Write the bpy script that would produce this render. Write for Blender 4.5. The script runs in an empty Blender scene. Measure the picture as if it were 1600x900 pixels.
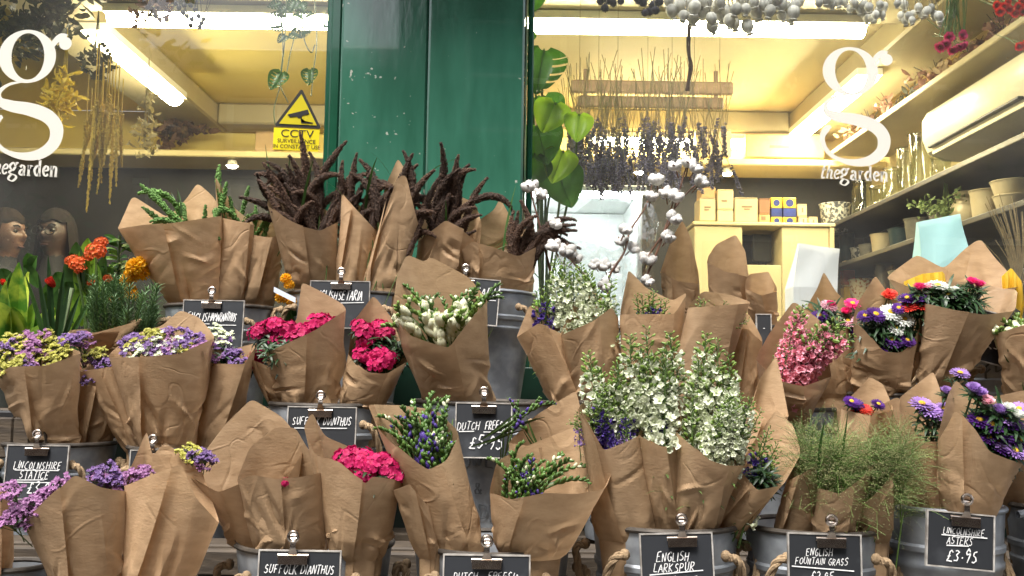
import bpy, math, random
import numpy as np
from mathutils import Matrix, Vector
rnd = random.Random(7)
rng = np.random.default_rng(7)
R = math.radians
SC = bpy.context.scene
COL = SC.collection

# ---------------------------------------------------------------- camera, sky, sun, exposure
CAM = np.array((0.0, -2.75, 1.05))
PITCH, ROLL = R(5.0), R(0.9)
cam_data = bpy.data.cameras.new('camera')
cam_data.lens = 36.0; cam_data.sensor_width = 36.0
cam_data.clip_start = 0.05; cam_data.clip_end = 400.0
cam = bpy.data.objects.new('camera', cam_data); COL.objects.link(cam)
CM = Matrix.Rotation(R(90) + PITCH, 4, 'X') @ Matrix.Rotation(ROLL, 4, 'Z')
CM.translation = Vector(CAM)
cam.matrix_world = CM
SC.camera = cam
CR = np.array(CM.to_3x3())

SUN_EL, SUN_AZ = R(64), R(206)       # high soft light from the street side
world = bpy.data.worlds.new('World'); SC.world = world; world.use_nodes = True
wn = world.node_tree.nodes; wl = world.node_tree.links; wn.clear()
sky = wn.new('ShaderNodeTexSky'); sky.sky_type = 'NISHITA'; sky.sun_disc = False
sky.sun_elevation = SUN_EL; sky.sun_rotation = SUN_AZ
sky.air_density = 1.0; sky.dust_density = 4.0; sky.ozone_density = 0.6
hs = wn.new('ShaderNodeHueSaturation'); hs.inputs['Saturation'].default_value = 0.30
bg = wn.new('ShaderNodeBackground'); bg.inputs['Strength'].default_value = 0.085
wo = wn.new('ShaderNodeOutputWorld')
wl.new(sky.outputs[0], hs.inputs['Color']); wl.new(hs.outputs[0], bg.inputs[0]); wl.new(bg.outputs[0], wo.inputs[0])
sd = bpy.data.lights.new('sun', 'SUN'); sd.energy = 1.5; sd.angle = R(24); sd.color = (1, .96, .9)
sun = bpy.data.objects.new('sun', sd); COL.objects.link(sun)
sdir = Vector((math.sin(SUN_AZ) * math.cos(SUN_EL), math.cos(SUN_AZ) * math.cos(SUN_EL), math.sin(SUN_EL)))
sun.rotation_euler = sdir.to_track_quat('Z', 'Y').to_euler(); sun.location = (0, -6, 8)
SC.view_settings.view_transform = 'Standard'; SC.view_settings.look = 'None'
SC.view_settings.exposure = 2.12; SC.view_settings.gamma = 1.0
SC.view_settings.use_curve_mapping = False
SC.render.engine = 'CYCLES'
SC.cycles.use_denoising = True
SC.cycles.max_bounces = 8; SC.cycles.transparent_max_bounces = 24
SC.cycles.diffuse_bounces = 4; SC.cycles.glossy_bounces = 3; SC.cycles.transmission_bounces = 4
SC.cycles.sample_clamp_indirect = 6.0
SC.cycles.caustics_reflective = False; SC.cycles.caustics_refractive = False

def ray(x, y):
    d = CR @ np.array(((x - 800) / 1600., (450 - y) / 1600., -1.0))
    return d
def P(x, y, Y):                      # photo pixel -> point on the vertical plane at depth Y
    d = ray(x, y); return CAM + d * ((Y - CAM[1]) / d[1])
def PZ(x, y, Z):
    d = ray(x, y); return CAM + d * ((Z - CAM[2]) / d[2])
def nrm(v):
    v = np.asarray(v, float); return v / (np.linalg.norm(v) + 1e-12)

# ---------------------------------------------------------------- mesh builder
class MB:
    def __init__(s): s.v = []; s.q = []; s.tr = []; s.t = []; s.n = 0
    def add(s, V, F, mat=0, t=0.0):
        V = np.asarray(V, float)
        F = np.asarray(F, int)
        (s.q if F.shape[1] == 4 else s.tr).append((F + s.n, mat))
        s.v.append(V); s.t.append(np.broadcast_to(np.asarray(t, float), (len(V),)))
        s.n += len(V); return s
    def inst(s, proto, Rm=None, loc=(0, 0, 0), sc=1.0, mat=None):
        for (V, F, m, t) in proto:
            W = V * sc
            if Rm is not None: W = W @ np.asarray(Rm).T
            s.add(W + np.asarray(loc), F, m if mat is None else mat, t)
        return s
    def mesh(s, name, mats, smooth=True, sharp=True):
        V = np.concatenate(s.v); T = np.concatenate(s.t)
        loops = []; starts = []; mi = []; pos = 0
        for lst, k in ((s.q, 4), (s.tr, 3)):
            for F, m in lst:
                loops.append(F.ravel()); starts.append(pos + np.arange(len(F)) * k); pos += F.size
                mi.append(np.full(len(F), m))
        loops = np.concatenate(loops); starts = np.concatenate(starts); mi = np.concatenate(mi)
        me = bpy.data.meshes.new(name)
        me.vertices.add(len(V)); me.vertices.foreach_set('co', V.astype(np.float32).ravel())
        me.loops.add(len(loops)); me.loops.foreach_set('vertex_index', loops.astype(np.int32))
        me.polygons.add(len(starts)); me.polygons.foreach_set('loop_start', starts.astype(np.int32))
        me.polygons.foreach_set('material_index', mi.astype(np.int32))
        me.polygons.foreach_set('use_smooth', np.full(len(starts), bool(smooth)))
        a = me.attributes.new('t', 'FLOAT', 'POINT'); a.data.foreach_set('value', T.astype(np.float32))
        for m in (mats if isinstance(mats, (list, tuple)) else [mats]): me.materials.append(m)
        me.update(calc_edges=True)
        if sharp: me.set_sharp_from_angle(angle=R(38 if sharp is True else sharp))
        return me

def rx(a): c, s = math.cos(a), math.sin(a); return np.array(((1, 0, 0), (0, c, -s), (0, s, c)))
def ry(a): c, s = math.cos(a), math.sin(a); return np.array(((c, 0, s), (0, 1, 0), (-s, 0, c)))
def rz(a): c, s = math.cos(a), math.sin(a); return np.array(((c, -s, 0), (s, c, 0), (0, 0, 1)))
def align(d, spin=0.0):              # rotation taking +Z to d
    z = nrm(d); h = np.array((0, 0, 1.)) if abs(z[2]) < .9 else np.array((1., 0, 0))
    x = nrm(np.cross(h, z)); y = np.cross(z, x)
    return np.column_stack((x, y, z)) @ rz(spin)
def grid_faces(nu, nv, wrap=False):
    i = np.arange(nu if wrap else nu - 1)[:, None]; j = np.arange(nv - 1)[None, :]
    a = i * nv + j; b = ((i + 1) % nu) * nv + j
    return np.stack((a, b, b + 1, a + 1), -1).reshape(-1, 4)
def box(c, s, Rm=None):
    c = np.asarray(c, float); s = np.asarray(s, float) / 2
    V = np.array([(x, y, z) for x in (-1, 1) for y in (-1, 1) for z in (-1, 1)]) * s
    if Rm is not None: V = V @ np.asarray(Rm).T
    F = np.array(((0, 1, 3, 2), (4, 6, 7, 5), (0, 4, 5, 1), (2, 3, 7, 6), (0, 2, 6, 4), (1, 5, 7, 3)))
    return V + c, F
def box2(a, b):
    a = np.asarray(a, float); b = np.asarray(b, float); return box((a + b) / 2, np.abs(b - a))
def bbox(mb, a, b, bev=.004, mat=0):       # box with chamfered vertical and horizontal edges
    a = np.minimum(a, b).astype(float) if False else np.minimum(np.asarray(a, float), np.asarray(b, float))
    b = np.maximum(np.asarray(a, float), np.asarray(b, float))
    c = (a + b) / 2; h = (b - a) / 2; e = min(bev, *(h * .45))
    V = []; idx = {}
    for sx in (-1, 1):
        for sy in (-1, 1):
            for sz in (-1, 1):
                for ax in range(3):
                    p = np.array((sx, sy, sz)) * (h - e); p[ax] = (sx, sy, sz)[ax] * h[ax]
                    idx[(sx, sy, sz, ax)] = len(V); V.append(c + p)
    F4 = []; F3 = []
    for ax in range(3):
        o = [k for k in range(3) if k != ax]
        for s in (-1, 1):
            q = []
            for (p, r) in ((-1, -1), (1, -1), (1, 1), (-1, 1)):
                k = [0, 0, 0]; k[ax] = s; k[o[0]] = p; k[o[1]] = r; q.append(idx[(*k, ax)])
            F4.append(q)
        for p in (-1, 1):
            for r in (-1, 1):
                k1 = [0, 0, 0]; k1[o[0]] = p; k1[o[1]] = r; k2 = list(k1); k1[ax] = -1; k2[ax] = 1
                F4.append([idx[(*k1, o[0])], idx[(*k2, o[0])], idx[(*k2, o[1])], idx[(*k1, o[1])]])
    for sx in (-1, 1):
        for sy in (-1, 1):
            for sz in (-1, 1): F3.append([idx[(sx, sy, sz, k)] for k in range(3)])
    V = np.array(V); n0 = mb.n
    mb.add(V, F4, mat); mb.tr.append((np.array(F3) + n0, mat)); return mb
def tube(pts, rad, n=6, cap=True):
    pts = np.asarray(pts, float); m = len(pts); rad = np.broadcast_to(np.asarray(rad, float), (m,))
    T = np.gradient(pts, axis=0); T /= (np.linalg.norm(T, axis=1)[:, None] + 1e-12)
    h = np.array((0, 0, 1.)) if abs(T[0][2]) < .9 else np.array((1., 0, 0))
    x = nrm(np.cross(h, T[0])); V = np.zeros((m, n, 3)); a = np.arange(n) / n * 2 * math.pi
    for i in range(m):
        x = nrm(x - T[i] * x.dot(T[i])); y = np.cross(T[i], x)
        V[i] = pts[i] + rad[i] * (np.cos(a)[:, None] * x + np.sin(a)[:, None] * y)
    V = V.transpose(1, 0, 2).reshape(-1, 3)
    return V, grid_faces(n, m, True)
def lathe(prof, n=32, sy=1.0):
    prof = np.asarray(prof, float); a = -np.arange(n) / n * 2 * math.pi
    V = np.stack((np.cos(a)[:, None] * prof[None, :, 0], np.sin(a)[:, None] * prof[None, :, 0] * sy,
                  np.broadcast_to(prof[None, :, 1], (n, len(prof)))), -1).reshape(-1, 3)
    return V, grid_faces(n, len(prof), True)
def ellips(nu=6, nv=5, rx_=1, ry_=1, rz_=1):     # low poly ellipsoid
    th = np.linspace(.02, math.pi - .02, nv)
    V, F = lathe(np.stack((np.sin(th), np.cos(th)), -1), nu); return V * (rx_, ry_, rz_), F
OCT = (np.array(((1, 0, 0), (0, 1, 0), (-1, 0, 0), (0, -1, 0), (0, 0, 1), (0, 0, -1)), float),
       np.array(((0, 1, 4), (1, 2, 4), (2, 3, 4), (3, 0, 4), (1, 0, 5), (2, 1, 5), (3, 2, 5), (0, 3, 5))))
def spline(ctrl, n):
    c = np.asarray(ctrl, float); m = len(c)
    if m == 2: return c[0] + (c[1] - c[0]) * np.linspace(0, 1, n)[:, None]
    pad = np.vstack((2 * c[0] - c[1], c, 2 * c[-1] - c[-2])); t = np.linspace(0, m - 1 - 1e-6, n); i = t.astype(int); f = (t - i)[:, None]
    p0, p1, p2, p3 = pad[i], pad[i + 1], pad[i + 2], pad[i + 3]
    return .5 * (2 * p1 + (p2 - p0) * f + (2 * p0 - 5 * p1 + 4 * p2 - p3) * f ** 2 + (3 * p1 - p0 - 3 * p2 + p3) * f ** 3)
def polyline(ctrl, n):
    c = np.asarray(ctrl, float); s = np.concatenate(([0], np.cumsum(np.linalg.norm(np.diff(c, axis=0), axis=1)))); s /= s[-1]
    t = np.linspace(0, 1, n); return np.stack([np.interp(t, s, c[:, k]) for k in range(c.shape[1])], -1)

# ---------------------------------------------------------------- objects
def obj(name, me, parent=None, loc=None, Rm=None, sc=1.0, origin=None):
    o = bpy.data.objects.new(name, me); COL.objects.link(o)
    M = Matrix.Identity(4)
    if Rm is not None: M = Matrix(np.asarray(Rm).tolist()).to_4x4()
    if np.ndim(sc): M = M @ Matrix.Diagonal((*sc, 1))
    elif sc != 1.0: M = M @ Matrix.Scale(sc, 4)
    if loc is not None: M.translation = Vector(loc)
    if parent is not None:
        o.parent = parent
        M.translation = M.translation - Vector(parent.get('_o', (0, 0, 0)))
    o.matrix_basis = M
    return o
def tag(o, label, cat, group=None, kind=None):
    o['label'] = label; o['category'] = cat
    if group: o['group'] = group
    if kind: o['kind'] = kind
    return o
ORIG = {}
def thing(name, label, cat, loc=(0, 0, 0), group=None):
    o = bpy.data.objects.new(name, None); COL.objects.link(o); o.location = Vector(loc); o.empty_display_size = .05
    ORIG[o.name] = np.asarray(loc, float)
    return tag(o, label, cat, group)
def part(name, me, par, loc=(0, 0, 0), Rm=None, sc=1.0):
    """world-space placement of a part under its thing (things are translated only)"""
    o = bpy.data.objects.new(name, me); COL.objects.link(o); o.parent = par
    M = Matrix.Identity(4) if Rm is None else Matrix(np.asarray(Rm).tolist()).to_4x4()
    if np.ndim(sc): M = M @ Matrix.Diagonal((*sc, 1))
    elif sc != 1.0: M = M @ Matrix.Scale(sc, 4)
    M.translation = Vector(np.asarray(loc, float) - ORIG.get(par.name, np.zeros(3)))
    ORIG[o.name] = np.asarray(loc, float)
    o.matrix_basis = M; return o
def subpart(name, me, par, M=None):  # placed in the part's own frame
    o = bpy.data.objects.new(name, me); COL.objects.link(o); o.parent = par
    if M is not None: o.matrix_basis = M
    return o
def struct(name, me, parent=None):
    o = bpy.data.objects.new(name, me); COL.objects.link(o)
    if parent is not None: o.parent = parent
    else: o['kind'] = 'structure'
    return o

# ---------------------------------------------------------------- materials
MATS = {}
def lin(r, g, b):
    f = lambda c: (c / 255 / 12.92) if c / 255 <= .04045 else ((c / 255 + .055) / 1.055) ** 2.4
    return (f(r), f(g), f(b))
def pmat(name, c1, c2=None, scale=20.0, rough=.6, metal=0.0, bump=0.0, bscale=None, transl=0.0, tcol=None, tpos=(0, 1),
         rand=.12, stretch=None, detail=4.0, coat=0.0, spec=.5, tpow=None, contrast=(.35, .65)):
    m = bpy.data.materials.new(name); m.use_nodes = True; MATS[name] = m
    N = m.node_tree.nodes; L = m.node_tree.links; N.clear()
    out = N.new('ShaderNodeOutputMaterial'); pb = N.new('ShaderNodeBsdfPrincipled')
    pb.inputs['Roughness'].default_value = rough; pb.inputs['Metallic'].default_value = metal
    pb.inputs['Coat Weight'].default_value = coat; pb.inputs['Specular IOR Level'].default_value = spec
    tc = N.new('ShaderNodeTexCoord'); src = tc.outputs['Object']
    if stretch:
        mp = N.new('ShaderNodeMapping'); mp.inputs['Scale'].default_value = stretch; L.new(src, mp.inputs[0]); src = mp.outputs[0]
    nz = N.new('ShaderNodeTexNoise'); nz.inputs['Scale'].default_value = scale; nz.inputs['Detail'].default_value = detail
    L.new(src, nz.inputs['Vector'])
    mr = N.new('ShaderNodeMapRange'); mr.inputs[1].default_value = contrast[0]; mr.inputs[2].default_value = contrast[1]
    L.new(nz.outputs['Fac'], mr.inputs[0])
    mx = N.new('ShaderNodeMix'); mx.data_type = 'RGBA'
    mx.inputs[6].default_value = (*c1, 1); mx.inputs[7].default_value = (*(c2 or c1), 1)
    L.new(mr.outputs[0], mx.inputs[0]); col = mx.outputs[2]
    if tcol is not None:
        at = N.new('ShaderNodeAttribute'); at.attribute_name = 't'
        m2 = N.new('ShaderNodeMapRange'); m2.inputs[1].default_value = tpos[0]; m2.inputs[2].default_value = tpos[1]
        L.new(at.outputs['Fac'], m2.inputs[0])
        x2 = N.new('ShaderNodeMix'); x2.data_type = 'RGBA'; x2.inputs[7].default_value = (*tcol, 1)
        L.new(m2.outputs[0], x2.inputs[0]); L.new(col, x2.inputs[6]); col = x2.outputs[2]
    if rand:
        oi = N.new('ShaderNodeObjectInfo'); r2 = N.new('ShaderNodeMapRange')
        r2.inputs[3].default_value = 1 - rand; r2.inputs[4].default_value = 1 + rand
        L.new(oi.outputs['Random'], r2.inputs[0])
        hv = N.new('ShaderNodeHueSaturation'); L.new(r2.outputs[0], hv.inputs['Value']); L.new(col, hv.inputs['Color']); col = hv.outputs[0]
    L.new(col, pb.inputs['Base Color'])
    if bump:
        n2 = N.new('ShaderNodeTexNoise'); n2.inputs['Scale'].default_value = bscale or scale * 2; n2.inputs['Detail'].default_value = 5
        L.new(src, n2.inputs['Vector']); bp = N.new('ShaderNodeBump'); bp.inputs['Strength'].default_value = bump; bp.inputs['Distance'].default_value = .003
        L.new(n2.outputs['Fac'], bp.inputs['Height']); L.new(bp.outputs[0], pb.inputs['Normal'])
    sh = pb.outputs[0]
    if transl:
        tb = N.new('ShaderNodeBsdfTranslucent'); L.new(col, tb.inputs[0]); ms = N.new('ShaderNodeMixShader'); ms.inputs[0].default_value = transl
        L.new(pb.outputs[0], ms.inputs[1]); L.new(tb.outputs[0], ms.inputs[2]); sh = ms.outputs[0]
    L.new(sh, out.inputs[0]); return m
def emat(name, c, s):
    m = bpy.data.materials.new(name); m.use_nodes = True; N = m.node_tree.nodes; L = m.node_tree.links; N.clear()
    e = N.new('ShaderNodeEmission'); e.inputs[0].default_value = (*c, 1); e.inputs[1].default_value = s
    o = N.new('ShaderNodeOutputMaterial'); L.new(e.outputs[0], o.inputs[0]); MATS[name] = m; return m
def glassmat(name, tint=(1, 1, 1), rough=.0, ior=1.45, extra=0.0, bump=0.0, bscale=8, dust_haze=0.0):
    m = bpy.data.materials.new(name); m.use_nodes = True; N = m.node_tree.nodes; L = m.node_tree.links; N.clear()
    tr = N.new('ShaderNodeBsdfTransparent'); tr.inputs[0].default_value = (*tint, 1)
    gl = N.new('ShaderNodeBsdfGlossy'); gl.inputs['Roughness'].default_value = rough
    fr = N.new('ShaderNodeFresnel'); fr.inputs[0].default_value = ior
    ge = N.new('ShaderNodeNewGeometry'); mi = N.new('ShaderNodeMix'); mi.inputs[2].default_value = ior; mi.inputs[3].default_value = 1 / ior   # same reflectance from both sides of the sheet
    L.new(ge.outputs['Backfacing'], mi.inputs[0]); L.new(mi.outputs[0], fr.inputs[0])
    ms = N.new('ShaderNodeMixShader'); o = N.new('ShaderNodeOutputMaterial')
    f = fr.outputs[0]
    if extra:
        ad = N.new('ShaderNodeMath'); ad.operation = 'ADD'; ad.inputs[1].default_value = extra; ad.use_clamp = True; L.new(f, ad.inputs[0]); f = ad.outputs[0]
    if bump:
        n2 = N.new('ShaderNodeTexNoise'); n2.inputs['Scale'].default_value = bscale; tc = N.new('ShaderNodeTexCoord'); L.new(tc.outputs['Object'], n2.inputs['Vector'])
        bp = N.new('ShaderNodeBump'); bp.inputs['Strength'].default_value = bump; bp.inputs['Distance'].default_value = .01
        L.new(n2.outputs['Fac'], bp.inputs['Height']); L.new(bp.outputs[0], gl.inputs['Normal']); L.new(bp.outputs[0], fr.inputs['Normal'])
    L.new(f, ms.inputs[0]); L.new(tr.outputs[0], ms.inputs[1]); L.new(gl.outputs[0], ms.inputs[2]); sh = ms.outputs[0]
    if dust_haze:
        df = N.new('ShaderNodeBsdfDiffuse'); df.inputs[0].default_value = (.8, .8, .78, 1); n3 = N.new('ShaderNodeTexNoise'); n3.inputs['Scale'].default_value = 3.0; n3.inputs['Detail'].default_value = 8; t3 = N.new('ShaderNodeTexCoord'); L.new(t3.outputs['Object'], n3.inputs['Vector'])
        m4 = N.new('ShaderNodeMapRange'); m4.inputs[1].default_value = .3; m4.inputs[2].default_value = .75; m4.inputs[3].default_value = dust_haze * .3; m4.inputs[4].default_value = dust_haze * 1.6; L.new(n3.outputs['Fac'], m4.inputs[0])
        m5 = N.new('ShaderNodeMixShader'); L.new(m4.outputs[0], m5.inputs[0]); L.new(sh, m5.inputs[1]); L.new(df.outputs[0], m5.inputs[2]); sh = m5.outputs[0]
    L.new(sh, o.inputs[0])
    MATS[name] = m; return m

M_paper = pmat('kraft_paper', (.51, .345, .203), (.42, .275, .155), scale=30, rough=.5, bump=.22, bscale=140, transl=.26, rand=.2, stretch=(1, 1, 2.2), spec=.35)
def crease(m):
    N = m.node_tree.nodes; L = m.node_tree.links; pb = [x for x in N if x.type == 'BSDF_PRINCIPLED'][0]; tc = [x for x in N if x.type == 'TEX_COORD'][0]
    oi = N.new('ShaderNodeObjectInfo'); va = N.new('ShaderNodeVectorMath'); va.operation = 'MULTIPLY_ADD'; va.inputs[1].default_value = (1, 1, 1)
    sc = N.new('ShaderNodeVectorMath'); sc.operation = 'SCALE'; sc.inputs['Scale'].default_value = 37.0; cb = N.new('ShaderNodeCombineXYZ')
    for k in range(3): L.new(oi.outputs['Random'], cb.inputs[k])
    L.new(cb.outputs[0], sc.inputs[0]); L.new(tc.outputs['Object'], va.inputs[0]); L.new(sc.outputs[0], va.inputs[2])
    hs_ = []
    for (scale, wdt, seed) in ((7.0, .022, 0.0), (12.0, .028, 5.3)):      # crisp winding crease lines, masked so that parts of the sheet stay smooth
        nz = N.new('ShaderNodeTexNoise'); nz.inputs['Scale'].default_value = scale; nz.inputs['Detail'].default_value = 1.0; nz.inputs['Distortion'].default_value = .5
        of = N.new('ShaderNodeVectorMath'); of.operation = 'ADD'; of.inputs[1].default_value = (seed, seed, seed); L.new(va.outputs[0], of.inputs[0]); L.new(of.outputs[0], nz.inputs['Vector'])
        sb = N.new('ShaderNodeMath'); sb.operation = 'SUBTRACT'; sb.inputs[1].default_value = .5; L.new(nz.outputs['Fac'], sb.inputs[0])
        ab = N.new('ShaderNodeMath'); ab.operation = 'ABSOLUTE'; L.new(sb.outputs[0], ab.inputs[0])
        mp = N.new('ShaderNodeMapRange'); mp.inputs[2].default_value = wdt; mp.inputs[3].default_value = 1; mp.inputs[4].default_value = 0; L.new(ab.outputs[0], mp.inputs[0])
        mk = N.new('ShaderNodeTexNoise'); mk.inputs['Scale'].default_value = 11; o2 = N.new('ShaderNodeVectorMath'); o2.operation = 'ADD'; o2.inputs[1].default_value = (seed + 3, 1, 2); L.new(va.outputs[0], o2.inputs[0]); L.new(o2.outputs[0], mk.inputs['Vector'])
        m3 = N.new('ShaderNodeMapRange'); m3.inputs[1].default_value = .45; m3.inputs[2].default_value = .62; L.new(mk.outputs['Fac'], m3.inputs[0])
        mu = N.new('ShaderNodeMath'); mu.operation = 'MULTIPLY'; L.new(mp.outputs[0], mu.inputs[0]); L.new(m3.outputs[0], mu.inputs[1]); hs_.append(mu)
    ad = N.new('ShaderNodeMath'); ad.operation = 'SUBTRACT'; L.new(hs_[0].outputs[0], ad.inputs[0]); L.new(hs_[1].outputs[0], ad.inputs[1])
    bp = N.new('ShaderNodeBump'); bp.inputs['Strength'].default_value = .40; bp.inputs['Distance'].default_value = .0020; L.new(ad.outputs[0], bp.inputs['Height'])
    old = pb.inputs['Normal'].links[0].from_node; L.new(bp.outputs[0], old.inputs['Normal'])
    return m
crease(M_paper)
M_zinc = pmat('galvanised_zinc', (.40, .43, .46), (.24, .26, .29), scale=26, rough=.5, metal=.55, bump=.15, rand=.1, detail=6)
M_rim = pmat('tarnished_rim', (.10, .085, .07), (.045, .038, .032), scale=40, rough=.55, metal=.4, rand=.1)
M_steel = pmat('clip_steel', (.55, .48, .42), (.38, .31, .26), scale=60, rough=.22, metal=1.0, rand=.1)
M_rope = pmat('jute_rope', (.34, .24, .14), (.22, .15, .085), scale=120, rough=.9, bump=.5, bscale=300)
M_slate = pmat('chalkboard_black', (.012, .014, .018), (.07, .075, .085), scale=16, rough=.6, rand=.2, detail=7, contrast=(.54, .9))
M_edge = pmat('board_edge', (.42, .40, .37), (.2, .18, .16), scale=50, rough=.8)
M_chalk = pmat('chalk', (.82, .82, .82), (.6, .6, .6), scale=300, rough=.9, rand=0)
M_wood = pmat('rack_wood', (.085, .062, .040), (.045, .033, .022), scale=14, rough=.75, bump=.4, stretch=(1, 8, 8), rand=.2)
M_black = pmat('black_metal', (.012, .012, .013), (.02, .02, .02), rough=.45)
M_gdark = pmat('riser_green', (.006, .035, .020), (.004, .02, .012), scale=6, rough=.4)
M_white = pmat('white_vinyl', (.64, .62, .56), None, rough=.5, rand=0)
M_cream = pmat('cream_paint', (.78, .65, .34), (.74, .61, .31), scale=3, rough=.6, rand=0)
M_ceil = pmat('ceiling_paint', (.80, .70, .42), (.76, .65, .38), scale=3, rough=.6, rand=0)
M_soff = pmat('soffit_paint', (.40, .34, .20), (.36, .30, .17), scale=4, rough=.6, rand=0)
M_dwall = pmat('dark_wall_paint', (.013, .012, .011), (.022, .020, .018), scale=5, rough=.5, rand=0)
M_floor = pmat('shop_floor', (.12, .10, .08), (.16, .13, .1), scale=4, rough=.4, rand=0)
M_stem = pmat('stem_green', (.075, .13, .03), (.05, .09, .02), scale=60, rough=.5)
M_leaf = pmat('leaf_green', (.045, .115, .02), (.025, .07, .012), scale=40, rough=.42, transl=.3, rand=.25)
M_leafl = pmat('leaf_lime', (.20, .34, .035), (.09, .21, .02), scale=25, rough=.4, transl=.35, rand=.2)
M_bud = pmat('bud_green', (.20, .30, .055), (.11, .19, .03), scale=50, rough=.45, transl=.2, rand=.2)
M_card = pmat('cardboard', (.50, .34, .17), (.44, .29, .14), scale=10, rough=.8, rand=.12)
M_boxw = pmat('pale_carton', (.62, .52, .34), (.57, .47, .30), scale=8, rough=.75, rand=.1)
M_cer = pmat('cream_ceramic', (.66, .56, .38), (.58, .48, .31), scale=14, rough=.35, rand=.15)
M_terr = pmat('terracotta', (.36, .12, .055), (.28, .09, .04), scale=25, rough=.8)
M_glass = glassmat('window_glass', (.97, .98, .97), ior=1.52, dust_haze=.021)  # light dust on the panes, strengthened into a veil of hazy glare
# ---------------------------------------------------------------- the street (behind the camera, seen in the glass)
g = MB(); g.add(np.array(((-60, -60, 0), (60, -60, 0), (60, 60, 0), (-60, 60, 0)), float), [(0, 1, 2, 3)])
struct('ground', g.mesh('ground', pmat('asphalt', (.05, .05, .052), (.035, .035, .037), scale=9, rough=.8, bump=.3, rand=0)))
g = MB(); bbox(g, (-30, -4.2, .002), (30, .35, .12), .02)
struct('pavement', g.mesh('pavement', pmat('paving', (.13, .125, .115), (.09, .085, .08), scale=2.5, rough=.75, bump=.2, rand=0)))
def tree_behind(x, y, h, label):
    t = thing('street_tree', label, 'tree', (x, y, 0), 'street trees across the road')
    b = MB(); pts = spline([(0, 0, 0), (.1, 0, h * .3), (-.1, .1, h * .6), (0, 0, h * .8)], 9); b.add(*tube(pts, np.linspace(.2, .06, 9), 8))
    for k in range(7):
        a = rnd.uniform(0, 6.28); b.add(*tube(spline([(0, 0, h * .45), (math.cos(a) * .8, math.sin(a) * .8, h * .65), (math.cos(a) * 1.6, math.sin(a) * 1.6, h * .8)], 6), np.linspace(.07, .02, 6), 5))
    part('trunk', b.mesh('trunk', pmat('bark', (.09, .065, .045), (.05, .04, .03), scale=12, rough=.9)), t, (x, y, 0))
    b = MB(); n = 5200
    cl = rng.normal(0, 1, (34, 3)) * (1.25, 1.25, h * .14) + (0, 0, h * .72)
    c = cl[rng.integers(0, 34, n)] + rng.normal(0, .34, (n, 3)); d = rng.normal(0, 1, (n, 3)); e = rng.normal(0, 1, (n, 3))
    d /= np.linalg.norm(d, axis=1)[:, None]; e /= np.linalg.norm(e, axis=1)[:, None]
    V = np.stack((c - d * .09, c + e * .05, c + d * .09, c - e * .05), 1).reshape(-1, 3); b.add(V, np.arange(4 * n).reshape(-1, 4))
    part('crown', b.mesh('crown', M_leaf, False), t, (x, y, 0))
tree_behind(-5.0, -6.6, 6.4, 'leafy street tree across the road, seen in the left glass')
tree_behind(3.0, -6.8, 6.2, 'leafy street tree across the road, seen in the right glass')
def facade(x0, x1, y, h, label, colr):
    t = thing('town_house', label, 'building', ((x0 + x1) / 2, y, 0))
    o3 = np.zeros(3); b = MB(); nb = 3; w = (x1 - x0) / nb; b2 = []
    rows = ((.9, 2.9), (4.1, 5.6), (6.6, 7.8)) if h > 9 else ((.6, 1.9), (2.5, 3.6), (3.95, 4.7)); zs = [0] + [z for r in rows for z in r] + [h]
    wb = MB()
    for i in range(nb):
        xa = x0 + i * w; xb = xa + w; wa, wbx = xa + w * .28, xb - w * .28
        wb.add(*box2((xa, y - .3, 0), (wa, y, h))); wb.add(*box2((wbx, y - .3, 0), (xb, y, h)))
        zz = 0
        for (za, zb) in rows:
            wb.add(*box2((wa, y - .3, zz), (wbx, y, za))); zz = zb
        wb.add(*box2((wa, y - .3, zz), (wbx, y, h)))
    part('wall', wb.mesh('wall', colr), t, (0, 0, 0))
    for i in range(nb):
        for (za, zb) in rows:
            xa = x0 + i * w + w * .28; xb = x0 + (i + 1) * w - w * .28; f = MB()
            for (a, c) in (((xa, za), (xb, za + .08)), ((xa, zb - .08), (xb, zb)), ((xa, za + .08), (xa + .08, zb - .08)), ((xb - .08, za + .08), (xb, zb - .08)), ((xa + .08, (za + zb) / 2 - .03), (xb - .08, (za + zb) / 2 + .03))):
                f.add(*box2((a[0], y - .2, a[1]), (c[0], y - .1, c[1])))
            wo_ = part('window', f.mesh('window', M_white), t, (0, 0, 0)); p = MB(); p.add(*box2((xa + .08, y - .17, za + .08), (xb - .08, y - .15, zb - .08)))
            subpart('pane', p.mesh('pane', MATS.get('dark_pane') or pmat('dark_pane', (.02, .022, .025), None, rough=.08)), wo_)
    r = MB(); bbox(r, (x0 - .1, y - .4, h + .003), (x1 + .1, y + .15, h + .3), .03); part('cornice', r.mesh('cornice', M_white), t, (0, 0, 0))
M_bb = pmat('brick_brown', (.20, .12, .08), (.14, .08, .055), scale=3, rough=.9); M_bd = pmat('brick_dark', (.12, .08, .06), (.09, .06, .045), scale=3, rough=.9); M_st = pmat('stucco', (.45, .43, .38), (.40, .38, .33), scale=2, rough=.9)
facade(-17, -4.92, -10, 11.5, 'brown brick terraced house opposite, left in the reflection', M_bb)
facade(-6.0, -.9, -10.5, 5.0, 'low brown house opposite between the brick ones', M_bb)
facade(-1.48, 7.4, -10, 11.0, 'dark brick terraced house opposite, facing the pillar', M_bd)
facade(7.42, 17, -10, 12.0, 'brown brick terraced house opposite, right in the reflection', M_bb)
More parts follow.
